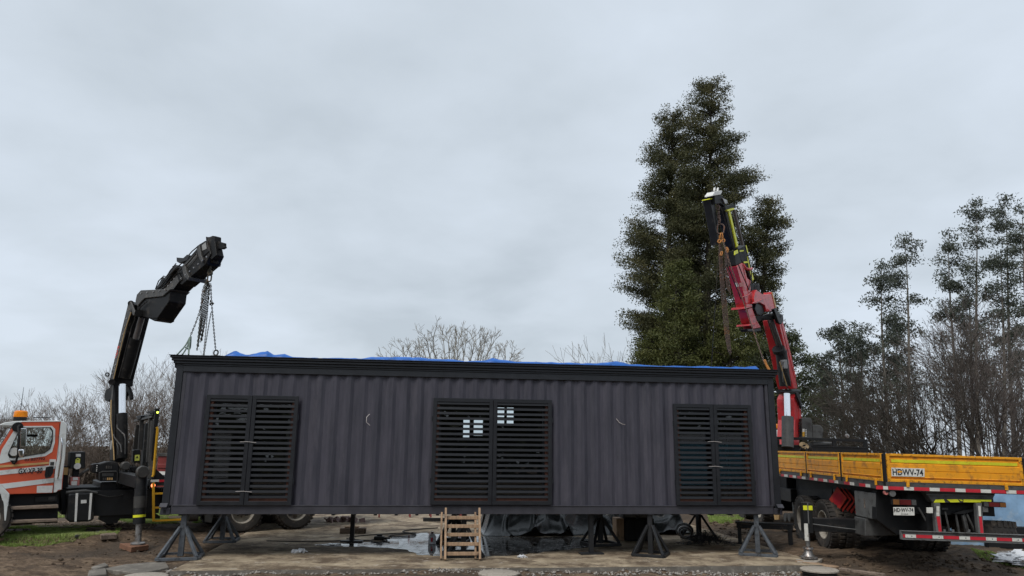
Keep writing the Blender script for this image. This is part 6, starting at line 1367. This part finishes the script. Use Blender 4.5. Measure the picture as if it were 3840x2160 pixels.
def finish_tree(name, base, label, cat, group, segs, leaves, mt, ml_, ln, wd, droop=0.0, kind=None):
    base = np.array(base); t = empty(name, tuple(base)); tag(t, label, cat, group)
    if len(segs):
        S_ = np.asarray(segs, float); big = S_[:, 6] > .05
        for sel, sd_, nm in ((big, 6, 'trunk'), (~big, 3, 'branches')):
            if sel.any():
                q = S_[sel].copy(); q[:, :3] -= base; q[:, 3:6] -= base; V, F = tubes_np(q, sd_); np_mesh(nm, V, F, mt, t, smooth=True)
    if len(leaves): V, F = leaf_quads(np.asarray(leaves) - base, ln, wd, droop); np_mesh('crown', V, F, ml_, t)
    return t
def conifer(name, Y, axt, axb, sil, label, group, leaf, dens=1.0, zlo=0.5, nb=5, size=.052, dz=.37):
    z = np.array([at2((l + r) / 2, v, Y).z for v, l, r in sil])[::-1]; xl = np.array([at2(l, v, Y).x for v, l, r in sil])[::-1]; xr = np.array([at2(r, v, Y).x for v, l, r in sil])[::-1]
    ztop = z[-1]; xt = at2(axt, sil[0][0], Y).x; xb = at2(axb, sil[-1][0], Y).x; zb_ = z[0]
    ax = lambda q: xb + (xt - xb) * (q - zb_) / (ztop - zb_) if q > zb_ else xb
    segs = []; N_ = 26; zs = np.linspace(0, ztop - .1, N_)
    for i in range(N_ - 1): segs.append((ax(zs[i]), Y, zs[i], ax(zs[i + 1]), Y, zs[i + 1], .24 * (1 - zs[i] / ztop) + .02, .24 * (1 - zs[i + 1] / ztop) + .02))
    leaves = []; az = rng.uniform(0, 6); zz = ztop - .05
    while zz > zlo:
        for k in range(nb):
            az += 2.4 + rng.normal(0, .5); zi = max(min(zz + rng.uniform(-.2, .2), ztop - .05), zlo)
            if rng.random() < .14 and zz < ztop - 1.5: continue
            Rl, Rr_ = ax(zi) - np.interp(zi, z, xl), np.interp(zi, z, xr) - ax(zi); c = math.cos(az); Rm = max(.15, (Rl + Rr_) / 2)
            Rd = (Rr_ if c > 0 else Rl); Rb = max(.12, Rd * abs(c) + Rm * (1 - abs(c)))
            lump = .90 + .45 * float(vnoise(np.array(az * 1.3 + 50), np.array(zi * .8 + 20))); ln_ = Rb * rng.uniform(.80, 1.05) * min(lump, 1.1)
            tip = np.array([ax(zi) + ln_ * c, Y + ln_ * math.sin(az), zi]); root = np.array([ax(zi), Y, max(.2, zi - .30 * ln_ - .1)]); mid = (tip + root) / 2 + np.array([0, 0, .05 * ln_])
            segs.append((*root, *mid, .03 + .008 * ln_, .022)); segs.append((*mid, *tip, .02, .006))
            npad = max(1, int(round(ln_ / .42)))
            for q in range(npad):
                f = 1.0 - (q / max(1, npad)) * .72
                p_ = mid + (tip - mid) * (f - .5) * 2 if f > .5 else root + (mid - root) * f * 2
                p_ = p_ + rng.normal(0, 1, 3) * np.array([.13, .13, .10]) * (0.4 if q == 0 else 1); sg = (.15 + .035 * ln_) * rng.uniform(.75, 1.2)
                m_ = int(dens * rng.uniform(135, 225) * (sg / .2) ** 1.6); bd = (tip - root) / (np.linalg.norm(tip - root) + 1e-6); leaves.append(p_ + np.clip(rng.normal(0, 1, (m_, 3)), -1.35, 1.35) * np.array([sg, sg, sg * .55]) * 1.12 + np.clip(rng.normal(0, 1, (m_, 1)), -1.2, 1.2) * bd[None] * (.15 + .045 * ln_) + np.array([0, 0, -.05]) * rng.random((m_, 1)) * 2)
        zz -= dz
    return finish_tree(name, (xb, Y, 0), label, 'tree', group, segs, np.concatenate(leaves), 'bark', leaf, size, size * .42)
GT = 'big evergreen trees behind the container'
conifer('evergreen_tree', 34.5, 1692, 1672, [(282, 1662, 1716), (300, 1651, 1722), (330, 1648, 1735), (365, 1634, 1740), (400, 1634, 1750), (440, 1624, 1760), (490, 1610, 1770), (530, 1606, 1780), (560, 1575, 1790), (580, 1553, 1790), (615, 1560, 1790), (640, 1582, 1790), (665, 1572, 1790), (682, 1553, 1790), (720, 1562, 1790), (752, 1584, 1790), (775, 1590, 1790), (800, 1567, 1790), (820, 1562, 1790), (838, 1590, 1790), (870, 1592, 1790), (930, 1590, 1790), (1000, 1600, 1780)],
        'tall dark evergreen with the second highest top, left of the tallest tree', GT, 'leaf', 1.0, 1.6, 7)
conifer('evergreen_tree', 33.0, 1790, 1775, [(206, 1768, 1806), (222, 1748, 1822), (245, 1735, 1826), (262, 1738, 1820), (290, 1722, 1826), (310, 1724, 1845), (335, 1728, 1842), (350, 1726, 1862), (385, 1722, 1864), (405, 1716, 1862), (415, 1714, 1890), (440, 1708, 1898), (475, 1702, 1895), (500, 1700, 1880), (540, 1692, 1890), (600, 1690, 1908), (700, 1690, 1900), (800, 1690, 1890), (900, 1680, 1880), (1000, 1680, 1880)],
        'tallest dark evergreen behind the red crane', GT, 'leaf', 1.0, 1.6, 7)
conifer('evergreen_tree', 33.5, 1935, 1900, [(504, 1926, 1950), (516, 1900, 1965), (545, 1885, 1980), (575, 1880, 1978), (600, 1875, 1962), (625, 1870, 1975), (655, 1865, 1962), (690, 1860, 1964), (720, 1858, 1958), (755, 1856, 1976), (775, 1852, 1960), (830, 1850, 1965), (900, 1850, 1960), (1000, 1850, 1960)],
        'dark evergreen with a rounded top right of the raised crane', GT, 'leaf', 1.1, 1.6, 7)
GO = 'younger olive green trees in front of the evergreens'
conifer('young_tree', 30.5, 1700, 1705, [(660, 1690, 1712), (700, 1672, 1742), (760, 1655, 1765), (820, 1640, 1775), (880, 1610, 1785), (930, 1592, 1790), (1000, 1590, 1790)], 'olive green feathery tree rising above the middle of the blue tarp', GO, 'leafolive', 1.0, 1.2, 6, .055)
conifer('young_tree', 30.0, 1640, 1640, [(838, 1630, 1652), (865, 1612, 1672), (900, 1596, 1690), (950, 1592, 1700), (1000, 1592, 1700)], 'low olive green tree at the left foot of the evergreens', GO, 'leafolive', 1.0, 1.2, 6, .055)
conifer('young_tree', 30.0, 1840, 1835, [(778, 1828, 1850), (810, 1800, 1880), (850, 1785, 1900), (900, 1775, 1915), (1000, 1770, 1920)], 'olive green feathery tree behind the hanging chains of the red crane', GO, 'leafolive', 1.0, 1.2, 6, .055)
conifer('young_tree', 30.5, 1990, 1995, [(842, 1984, 1998), (870, 1970, 2012), (900, 1965, 2030), (960, 1955, 2050), (1030, 1950, 2060), (1100, 1945, 2075)], 'dark green young tree just right of the red crane column', GO, 'leafgreen', 1.0, 0.6, 6, .06)
conifer('young_tree', 31.5, 1925, 1925, [(860, 1915, 1940), (900, 1890, 1960), (960, 1880, 1975), (1060, 1880, 1980)], 'dark green young tree directly behind the red crane column', GO, 'leafgreen', 1.0, 0.6, 6, .06)

def eucalyptus(u, v, ub, Y, hw, label, dens=1.0, crown=.62, ln=.10):
    top = np.array(at2(u, v, Y)); xb = at2(ub, 1100, Y).x; H = top[2]; segs = []; leaves = []; N_ = 18; ph = rng.uniform(0, 6)
    path = [np.array([xb + (top[0] - xb) * (i / N_) + .12 * math.sin(ph + 5 * i / N_) * (1 if i < N_ else 0), Y + .1 * math.sin(ph + 4 * i / N_), H * i / N_]) for i in range(N_ + 1)]
    for i in range(N_): segs.append((*path[i], *path[i + 1], .13 * (1 - i / N_) + .018, .13 * (1 - (i + 1) / N_) + .018))
    Wm = .76 * hw * Y / 1821.0; nbr = int(21 * crown / .6)
    for k in range(nbr):
        f = 1 - crown * ((k + rng.random()) / nbr) ** 1.1; i = int(f * N_); root = path[min(i, N_)]
        prof_ = min(1.0, .22 + 2.6 * (1 - f)) * rng.uniform(.55, 1.15); L_ = Wm * prof_; a = rng.uniform(0, 6.283); el_ = R(rng.uniform(25, 60))
        tip = root + np.array([math.cos(a) * L_, math.sin(a) * L_, L_ * math.tan(el_) * .75]); mid = (root + tip) / 2 + np.array([0, 0, -.08 * L_])
        segs += [(*root, *mid, .035, .022), (*mid, *tip, .022, .008)]
        for q in range(rng.integers(2, 4)):
            c = tip + rng.normal(0, .26, 3) * np.array([1, 1, .6]); segs.append((*mid, *c, .010, .004))
            m_ = int(85 * dens * rng.uniform(.5, 1.4)); e_ = np.clip(rng.normal(0, 1, (m_, 3)), -1.7, 1.7) * np.array([.27, .27, .18]); e_[:, 2] -= .25 * (e_[:, 0] ** 2 + e_[:, 1] ** 2) / .2 * .3; leaves.append(c + e_)
    for q in range(5): leaves.append(top + rng.normal(0, .2, 3) + rng.normal(0, 1, (int(40 * dens), 3)) * np.array([.22, .22, .2]))
    return finish_tree('eucalyptus_tree', (xb, Y, 0), label, 'tree', 'eucalyptus trees at the right', segs, np.concatenate(leaves), 'palebark', 'leafeuc', ln, ln * .34, .6)
EU = [(2453, 510, 2448, 46, 62, 'tall eucalyptus with an umbrella top, higher than its left neighbour', 1.1, .66),
      (2525, 503, 2540, 47, 52, 'tall slender eucalyptus reaching as high as any, near the right edge', 1.0, .66),
      (2572, 531, 2585, 45, 55, 'tall eucalyptus cut off by the right edge of the picture', 1.0, .66),
      (2386, 596, 2402, 47, 52, 'eucalyptus with a bare straight stem left of the umbrella-topped one', 1.0, .62),
      (2276, 596, 2282, 46, 50, 'pointed eucalyptus standing alone above the bare thicket', 1.1, .62),
      (2216, 672, 2226, 45, 44, 'shorter pointed eucalyptus just left of the lone pointed one', 1.1, .62),
      (2107, 826, 2118, 44, 52, 'low bushy eucalyptus at the left end of the row', 1.2, .66),
      (2520, 634, 2512, 44, 44, 'small eucalyptus in front of the tall pair at the right', 1.0, .6),
      (2160, 850, 2165, 47, 55, 'low eucalyptus between the bushy one and the shorter pointed one', 1.2, .7),
      (2066, 905, 2070, 46, 40, 'thin eucalyptus closest to the red crane', 1.0, .66),
      (2440, 720, 2432, 50, 50, 'eucalyptus filling the gap below the umbrella-topped one', 1.0, .66),
      (2252, 810, 2262, 50, 50, 'leafy eucalyptus low behind the lone pointed one', 1.0, .8)]
for a in EU: eucalyptus(*a)
for k in range(26):
    u = 2060 + k * 23 + rng.uniform(-8, 8)
# low leafy wall of saplings below the eucalyptus
lv = []; sg_ = []
for k in range(80):
    u = rng.uniform(2035, 2640); v = rng.uniform(960, 1140) if u < 2250 else rng.uniform(900, 1140); Y = rng.uniform(50, 56); p = np.array(at2(u, v, Y)); lv.append(p + rng.normal(0, 1, (70, 3)) * np.array([.45, .4, .4]))
    if k < 70: sg_.append((p[0] + rng.normal(0, .3), Y, 0, p[0], Y, max(p[2], 1) + 1.5, .06, .02))
lv = np.concatenate(lv); b0 = np.array([22., 52, 0]); V, F = leaf_quads(lv - b0, .14, .055, .4); V2, F2 = tubes_np(np.array(sg_) - np.array([*b0, *b0, 0, 0]), 4)
o = np_mesh('eucalyptus_wood', V, F, 'leafeuc'); o.location = b0; tag(o, 'pale grey green wood of young eucalyptus in the distance at the right', kind='stuff')
o2 = np_mesh('stems', V2, F2, 'palebark', o)

def grow(p, d, L, r, lvl, out, spread=30, grav=.10, wob=.10, taper=.60, kids=(2, 3), rmin=.0035):
    n = 3; q = np.array(p, float); d = np.array(d, float)
    for i in range(n):
        d = d + rng.normal(0, wob, 3); d[2] += grav * .4; d /= np.linalg.norm(d); e_ = q + d * L / n; r1 = r * (1 - (1 - taper) * (i + 1) / n); r0 = r * (1 - (1 - taper) * i / n)
        out.append((*q, *e_, max(r0, rmin), max(r1, rmin))); q = e_
        if lvl > 0 and i < n - 1 and rng.random() < .55:
            a = rng.normal(0, 1, 3); a -= d * a.dot(d); a /= np.linalg.norm(a); th = R(rng.uniform(25, 50)); grow(q, d * math.cos(th) + a * math.sin(th), L * rng.uniform(.4, .62), r1 * .5, lvl - 1, out, spread, grav, wob, taper, kids, rmin)
    if lvl > 0:
        for k in range(rng.integers(kids[0], kids[1] + 1)):
            a = rng.normal(0, 1, 3); a -= d * a.dot(d); a /= np.linalg.norm(a) + 1e-9; th = R(rng.uniform(.45, 1.1) * spread); grow(q, d * math.cos(th) + a * math.sin(th), L * rng.uniform(.62, .85), r * taper * .85, lvl - 1, out, spread, grav, wob, taper, kids, rmin)
def bare(u, Y, z0, stems, H, lean, lvl, m, label, cat, group, name='bare_tree', r0=.06, spread=30, grav=.1, rmin=.0035, bias=(0, 0), wob=.10, L0=None, kids=(2, 3)):
    b = at2(u, 1150, Y); segs = []
    for k in range(stems):
        a = rng.uniform(0, 6.283); t = lean * rng.uniform(.25, 1.0); d = np.array([math.cos(a) * t + bias[0], math.sin(a) * t * .7 + bias[1], 1.0]); d /= np.linalg.norm(d)
        grow((b.x + .25 * math.cos(a), Y + .25 * math.sin(a), z0), d, (L0 or H * .30) * rng.uniform(.75, 1.15), r0 * rng.uniform(.7, 1.1), lvl, segs, spread, grav, rmin=rmin, wob=wob, kids=kids)
    S_ = np.array(segs); zt = np.percentile(S_[:, 5], 99.7); S_[:, [2, 5]] = z0 + (S_[:, [2, 5]] - z0) * (H - z0) / (zt - z0); S_[:, [2, 5]] = np.maximum(S_[:, [2, 5]], 0.02)
    if z0 > 0: S_ = np.concatenate([S_, [(b.x, Y, 0, b.x + .05, Y, z0, .3, .22)]])
    return finish_tree(name, (b.x, Y, 0), label, cat, group, S_, [], m, None, 0, 0)
GB = 'bare shrubs behind the flatbed truck'
bare(2420, 26.5, 0, 8, 6.4, 1.1, 5, 'bark', 'large bare shrub fanning left, directly behind the lettered tail gate', 'shrub', GB, 'bare_shrub', .085, 24, .03, .005, (-.75, 0), .07)
bare(2300, 28.5, 0, 7, 5.4, 1.1, 5, 'bark', 'bare dark shrub leaning left over the flatbed headboard', 'shrub', GB, 'bare_shrub', .07, 24, .03, .005, (-.7, 0), .07)
bare(2480, 27.5, 0, 8, 7.2, .9, 5, 'twigdark', 'tall bare dark shrub behind the right part of the tail gate', 'shrub', GB, 'bare_shrub', .065, 26, .05, .005, (0, 0), .09)
bare(2560, 27, 0, 8, 7.4, .9, 5, 'twigdark', 'bare brown shrub at the right edge behind the tail gate', 'shrub', GB, 'bare_shrub', .06, 26, .05, .005, (0, 0), .09)
bare(2640, 28, 0, 7, 7.0, .9, 4, 'twigdark', 'bare brown shrub partly cut by the right edge', 'shrub', GB, 'bare_shrub', .06, 26, .05, .005)
bare(2215, 30, 0, 7, 4.2, .8, 4, 'twigdark', 'low bare shrub behind the right end of the headboard', 'shrub', GB, 'bare_shrub', .045, 28, .06, .005)
GH = 'bare hedge trees behind the left truck'
HT_ = [(-20, 31, 4.1, 'leftmost bare hedge tree above the cab roof beacon'), (55, 32, 4.3, 'bare hedge tree standing left behind the cab roof'), (120, 31, 4.2, 'bare hedge tree behind the middle of the cab roof'), (190, 30, 4.4, 'bare bushy hedge tree just behind the cab'), (245, 31, 4.2, 'bare hedge tree left of the black crane column'), (300, 32, 4.6, 'bare hedge tree directly behind the black crane column'), (352, 30, 5.6, 'tall wispy bare tree between the crane column and the headboard'), (405, 29, 6.0, 'tallest wispy bare tree beside the left end of the container'), (450, 31, 5.6, 'wispy bare tree half hidden by the left end of the container')]
for i, (u, Y, H, lb) in enumerate(HT_): bare(u, Y, 0, 5, H * .93, .5, 5, 'twig', lb, 'tree', GH, 'bare_tree', .05, 27, .14 if H < 5 else .2, .0038)
segs = []; b = at2(1143, 1150, 42); zt0 = 3.6; segs.append((b.x, 42, 0, b.x, 42, zt0, .34, .26)); NL = 22
for k in range(NL):
    fx = -1 + 2 * (k + rng.uniform(.2, .8)) / NL; fy = rng.uniform(-.7, .7); zt = 5.0 + 3.25 * math.sqrt(max(.03, 1 - .93 * fx * fx)) * math.sqrt(1 - .3 * fy * fy) * rng.uniform(.86, 1.0)
    tgt = np.array([b.x + 4.0 * fx, 42 + 3.0 * fy, zt]); p0_ = np.array([b.x, 42, zt0]); c_ = p0_ + np.array([(tgt[0] - b.x) * .62, (tgt[1] - 42) * .6, (zt - zt0) * .32]); pp_ = []
    for q in range(9): t_ = q / 8; pp_.append((1 - t_) ** 2 * p0_ + 2 * t_ * (1 - t_) * c_ + t_ * t_ * tgt + rng.normal(0, .06, 3) * (0 < q < 8))
    for q in range(8):
        r_ = .085 * (1 - q / 8) + .014; segs.append((*pp_[q], *pp_[q + 1], r_, r_ * .88))
        if q >= 3:
            d_ = pp_[q + 1] - pp_[q]; d_ /= np.linalg.norm(d_)
            for w_ in range(2 if q < 7 else 3):
                a_ = rng.normal(0, .62, 3); a_[2] = abs(a_[2]) * .6 + .1; e_ = d_ + a_; e_ /= np.linalg.norm(e_); grow(pp_[q + 1], e_, rng.uniform(.35, .6), .022, 2, segs, 34, .05, .14, .62, (2, 3), .0085)
finish_tree('bare_tree', (b.x, 42, 0), 'broad pale bare tree fanning above the middle of the container roof', 'tree', 'distant bare trees above the roof', segs, [], 'twigpale', None, 0, 0)
bare(1562, 40, 0, 4, 8.0, .35, 4, 'twigpale', 'small pale bare tree left of the evergreens above the roof', 'tree', 'distant bare trees above the roof', 'bare_tree', .09, 30, .08, .008)
# brushwood masses
def brush(name, u0, u1, Y0_, Y1_, h, n, label, m, leafm, nl):
    segs = []; lv = []
    for k in range(n):
        u = rng.uniform(u0, u1); Y = rng.uniform(Y0_, Y1_); x = at2(u, 1150, Y).x; hh = h * (0.7 + .5 * float(vnoise(np.array(x * .8), np.array(Y * .3)))) * rng.uniform(.4, 1.1); p = np.array([x, Y, 0.]); d = np.array([rng.normal(0, .6), rng.normal(0, .4), 1.]); d /= np.linalg.norm(d)
        for i in range(3):
            e_ = p + d * hh / 3; segs.append((*p, *e_, .010 - .002 * i, .008 - .002 * i)); p = e_; d = d + rng.normal(0, .35, 3); d[2] = abs(d[2]); d /= np.linalg.norm(d)
            if nl: lv.append(p + rng.normal(0, .16, (nl, 3)))
    S_ = np.array(segs); b = np.array([S_[:, 0].mean(), S_[:, 1].mean(), 0]); q = S_.copy(); q[:, :3] -= b; q[:, 3:6] -= b; V, F = tubes_np(q, 3); o = np_mesh(name, V, F, m); o.location = b; tag(o, label, kind='stuff')
    if nl: V, F = leaf_quads(np.concatenate(lv) - b, .06, .03); np_mesh('leaves', V, F, leafm, o)
brush('undergrowth', -60, 470, 31, 36, 2.9, 3200, 'dense brown bramble and twig undergrowth behind the left truck', 'twig', 'leafbrown', 6)
brush('undergrowth', 2080, 2660, 29, 35, 2.2, 1300, 'dense dark brown brushwood behind the flatbed truck', 'twigdark', 'leafbrown', 3)
brush('undergrowth', 470, 2080, 40, 50, 2.2, 1500, 'far brown scrub at the back of the yard behind the container', 'twig', 'leafbrown', 4)
# wood on the photographer's side, mirrored in the window glass
lv = []
for k in range(520):
    x = rng.uniform(-40, 45); h = 9 + 5 * float(vnoise(np.array(x * .22), np.array(4.4))) * 2; z = rng.uniform(.0, 1) * h * rng.uniform(.3, 1); lv.append(np.array([x, -24 + rng.normal(0, 2), z]) + rng.normal(0, 1, (26, 3)) * np.array([1.1, .8, .8]))
V, F = leaf_quads(np.concatenate(lv) - np.array([0, -24., 0]), .5, .3); o = np_mesh('far_wood', V, F, 'leaf'); o.location = (0, -24, 0); tag(o, 'dark wood standing across the site, mirrored in the window glass', kind='stuff')
sh = empty('board_shed', (19.5, -9.5, 0)); tag(sh, 'blue board shed across the site, mirrored in the right window', 'shed')
for k in range(24): MB().bb((-3.6 + k * .3, 0, 0), (-3.31 + k * .3, .03, 2.35)).build('board', 'bluepaint', sh)
MB().prism([(-3.8, -.3, 2.36), (3.8, -.3, 2.36), (3.8, .1 - 3, 3.0), (-3.8, .1 - 3, 3.0)], (0, 0, .06)).build('roof', 'steel', sh)
for xx in (-3.6, 3.57): MB().bb((xx, -2.7, 0), (xx + .03, -.002, 2.35)).build('side_wall', 'bluepaint', sh)

cb = empty('site_cabin', (-9.4, -9.2, 0), (0, 0, R(4))); tag(cb, 'pale grey site cabin across the site, mirrored in the left window', 'cabin')
MB().bb((-.9, -2.2, .15), (.9, 0, 2.6)).build('wall', 'sticker', cb, bevel=.02); MB().bb((-1.0, -2.3, 2.6), (1.0, .1, 2.72)).build('roof', 'steel', cb); MB().bb((-.1, .002, .2), (.6, .03, 2.2)).build('door', 'boxgrey', cb)
for xx in (-.8, .7): MB().bb((xx, -2.1, 0), (xx + .15, -.1, .148)).build('skid', 'black', cb)
# ------------------------------------------------------------------ grass, gravel, rubble, stones
def in_poly(poly, n, z=0.0):
    P = [atz(u, v, z) for u, v in poly]; xs = [p.x for p in P]; ys = [p.y for p in P]; out = []
    while len(out) < n:
        x, y = rng.uniform(min(xs), max(xs)), rng.uniform(min(ys), max(ys)); c = False; j = len(P) - 1
        for i in range(len(P)):
            if (P[i].y > y) != (P[j].y > y) and x < (P[j].x - P[i].x) * (y - P[i].y) / (P[j].y - P[i].y) + P[i].x: c = not c
            j = i
        if c: out.append((x, y))
    return np.array(out)
def grass(poly, n, h, label, z=0.0):
    G = in_poly(poly, n, z); keep = fbm(G[:, 0] * 1.1, G[:, 1] * 1.6, 3) > -.16; G = G[keep]; gz = ground_z(G[:, 0], G[:, 1]); m = len(G); hh = h * rng.uniform(.4, 1.2, m); a = rng.uniform(0, 6.283, m); w = .007 + .006 * rng.random(m)
    lx, ly = rng.normal(0, .5, m) * hh, rng.normal(0, .5, m) * hh; B = np.stack([G[:, 0], G[:, 1], gz - .01], 1); o_ = np.stack([np.cos(a) * w, np.sin(a) * w, 0 * a], 1); T = B + np.stack([lx, ly, hh], 1)
    V = np.stack([B - o_, B + o_, T], 1).reshape(-1, 3); b = B.mean(0); b[2] = 0; g_ = np_mesh('grass', V - b, np.arange(3 * m).reshape(-1, 3), 'grass'); g_.location = b; tag(g_, label, kind='stuff')
grass([(-80, 1985), (120, 1980), (460, 1980), (440, 2004), (330, 2012), (200, 2020), (60, 2024), (-80, 2028)], 42000, .055, 'bright green short grass along the edge below the cab', .13)
grass([(380, 1950), (620, 1925), (900, 1930), (890, 1955), (700, 1982), (560, 1990), (470, 1990)], 30000, .06, 'green grass under the yellow ladder of the left truck')
grass([(-200, 1940), (380, 1935), (380, 1960), (-200, 1965)], 12000, .07, 'thin grass on the far side of the left truck')
grass([(2655, 1932), (2800, 1932), (2780, 1962), (2665, 1972)], 12000, .07, 'patch of green grass behind the rear right jack stand')
grass([(3640, 2075), (3860, 2100), (3860, 2130), (3700, 2110)], 5000, .04, 'sparse grass tufts in the mud at the lower right', -.05)
def pebbles(name, poly, n, r0, r1, m, label, z=0.0, lift=.0):
    G = in_poly(poly, n, z); gz = np.maximum(ground_z(G[:, 0], G[:, 1]), -.4) + lift; V = []; F = []; base = np.array([[1, 0, 0], [-1, 0, 0], [0, 1, 0], [0, -1, 0], [0, 0, 1], [0, 0, -1]], float); tri = np.array([[0, 2, 4], [2, 1, 4], [1, 3, 4], [3, 0, 4], [2, 0, 5], [1, 2, 5], [3, 1, 5], [0, 3, 5]])
    for i, (x, y) in enumerate(G):
        r_ = rng.uniform(r0, r1) * rng.uniform(.6, 1.3, 3); v = (base + rng.normal(0, .18, (6, 3))) * r_; a = rng.uniform(0, 6); v = v @ np.array([[math.cos(a), -math.sin(a), 0], [math.sin(a), math.cos(a), 0], [0, 0, .6]]); V.append(v + np.array([x, y, gz[i] + r_[2] * .3])); F.append(tri + 6 * i)
    V = np.concatenate(V); b = V.mean(0); b[2] = 0; o = np_mesh(name, V - b, np.concatenate(F), m); o.location = b; tag(o, label, kind='stuff'); return o
pebbles('gravel', [(120, 1968), (300, 1958), (440, 1960), (590, 1972), (560, 1984), (430, 1983), (140, 1979)], 1800, .015, .04, 'pebble', 'tan gravel below the fuel tank of the left truck', .13)
fr = [(620, 2148), (1200, 2144), (2000, 2142), (3000, 2138), (3000, 2158), (2000, 2160), (1200, 2164), (620, 2172)]
pebbles('rubble', fr, 1500, .008, .045, 'stone', 'broken concrete rubble in the dirt along the front of the slab', -.09)
pebbles('clods', [(0, 2050), (560, 2040), (640, 2110), (620, 2160), (0, 2160)], 160, .012, .05, 'ground', 'loose clods of brown earth at the lower left', -.2)
pebbles('clods', [(3120, 2110), (3840, 2110), (3840, 2160), (3000, 2160)], 350, .012, .05, 'ground', 'loose clods of brown earth at the lower right', -.15)
pebbles('clods', [(2660, 1962), (2830, 1955), (2900, 2040), (2700, 2030)], 300, .015, .06, 'ground', 'loose clods of brown earth behind the bench', 0)
pebbles('gravel', [(2935, 1985), (3010, 1985), (3010, 2003), (2935, 2003)], 300, .03, .07, 'pebble', 'heap of pale stones beyond the flatbed wheels', 0, .05)
import bmesh
def stone(u, v, r_, lb, z=-.09, m='stone'):
    p = atz(u, v, z); bm = bmesh.new(); bmesh.ops.create_icosphere(bm, subdivisions=2, radius=r_)
    sx = rng.uniform(.8, 1.5); sz = rng.uniform(.45, .8); of_ = rng.uniform(0, 50)
    for w in bm.verts:
        k = 1 + .7 * float(fbm(np.array(w.co.x * 3.2 / r_ * .35 + of_), np.array((w.co.y + w.co.z * .7) * 3.2 / r_ * .35 + of_), 3)); w.co = Vector((w.co.x * sx * k, w.co.y * k, w.co.z * sz * k))
    me = bpy.data.meshes.new('stone'); bm.to_mesh(me); bm.free(); o = link('stone', me, m); o.location = (p.x, p.y, max(float(ground_z(p.x, p.y)), -.16) + r_ * sz * .45); o.rotation_euler = (0, 0, rng.uniform(0, 6)); tag(o, lb, 'stone', 'lumps of concrete along the slab front'); return o
for i in range(34):
    u = 640 + i * 70 + rng.uniform(-25, 25); v = 2151 - (u - 640) * .0075 + rng.uniform(-4, 4)
    if min(abs(u - c_) for c_ in (1868, 545, 3072)) < 70: continue
    stone(u, v, rng.uniform(.03, .07), 'rough grey lump of broken concrete lying in the dirt along the slab front')
tag(stone(2510, 1932, .22, '', 0.0), 'pale tan rock lying on the far grass behind the container')
# tarped stack, white sheet, planks at the right
q0_ = at(3560, 2046, 17.6); ts = (q0_.x, q0_.y, 0); nX, nZ = 60, 30; V = []
for i in range(nX):
    for j in range(nZ):
        a = i / (nX - 1) * 4.2; s_ = j / (nZ - 1); z_ = min(1.0, s_ / .62) * 1.72; yy = max(0, s_ - .62) / .38 * 2.2
        w_ = .10 * float(fbm(np.array(a * 1.6 + z_ * .5), np.array(z_ * .8 + yy), 4)) + .06 * abs(float(vnoise(np.array(a * 3.2 - z_ * 1.1), np.array(.5))))
        V.append((a, yy - w_ + .12 * (1 - min(1, s_ / .62)) * -1, z_ + .05 * float(vnoise(np.array(a * 2.), np.array(yy * 2.)))))
F = [(i * nZ + j, (i + 1) * nZ + j, (i + 1) * nZ + j + 1, i * nZ + j + 1) for i in range(nX - 1) for j in range(nZ - 1)]
o = np_mesh('tarped_stack', V, F, 'fadedtarp', smooth=True); o.location = ts; o.rotation_euler = (0, 0, R(-6)); tag(o, 'faded blue tarp draped over a stack behind the flatbed truck', 'tarp')
a_, b_ = at(3690, 1980, 17.0), at(3900, 1985, 16.8); a_.z = b_.z = .24; tag(MB().beam(a_, b_, .2, .46).build('black_beam', 'deepblack', bevel=.01), 'thick black beam lying before the faded blue tarp', 'beam')
mb = MB(); G = in_poly([(3735, 2096), (3765, 2086), (3800, 2079), (3870, 2080), (3870, 2112), (3810, 2106)], 70, .03)
for x, y in G: mb.box((x, y, float(ground_z(x, y)) + .05 + abs(rng.normal(0, .03))), (rng.uniform(.15, .4), rng.uniform(.1, .25), .01), Matrix.Rotation(rng.uniform(0, 6), 3, 'Z') @ Matrix.Rotation(rng.normal(0, .2), 3, 'X') @ Matrix.Rotation(rng.normal(0, .2), 3, 'Y'))
tag(mb.build('white_sheet', 'whitesheet'), 'crumpled white plastic sheet on the mud at the lower right', 'plastic sheet')
a_, b_ = atz(3150, 2134, -.03), atz(3316, 2157, -.03); tag(MB().beam(a_, b_, .10, .05).build('timber_strip', 'oldwood', bevel=.006), 'narrow timber strip lying in the mud right of the pipe cover', 'timber')
a_, b_ = atz(2990, 2104, .0), atz(3140, 2128, -.02); tag(MB().beam(a_, b_, .16, .03).build('plank', 'wood', bevel=.006), 'dusty plank lying on the slab corner below the stabiliser pad', 'plank')
pw = [(-10, 1985), (30, 1975), (70, 1984), (130, 1976), (160, 1980), (120, 1988), (60, 1993), (-10, 1992)]
P = [atz(u, v, .02) for u, v in pw]; V = [(p.x, p.y, float(ground_z(p.x, p.y)) + .03 + .05 * rng.random()) for p in P]; n_ = len(V); c_ = np.mean(V, 0) + np.array([0, 0, .05]); tag(MB().add(V + [tuple(c_)], [(i, (i + 1) % n_, n_) for i in range(n_)]).build('plastic_scrap', 'stone'), 'grey white plastic scrap on the ground under the cab steps', 'plastic scrap')
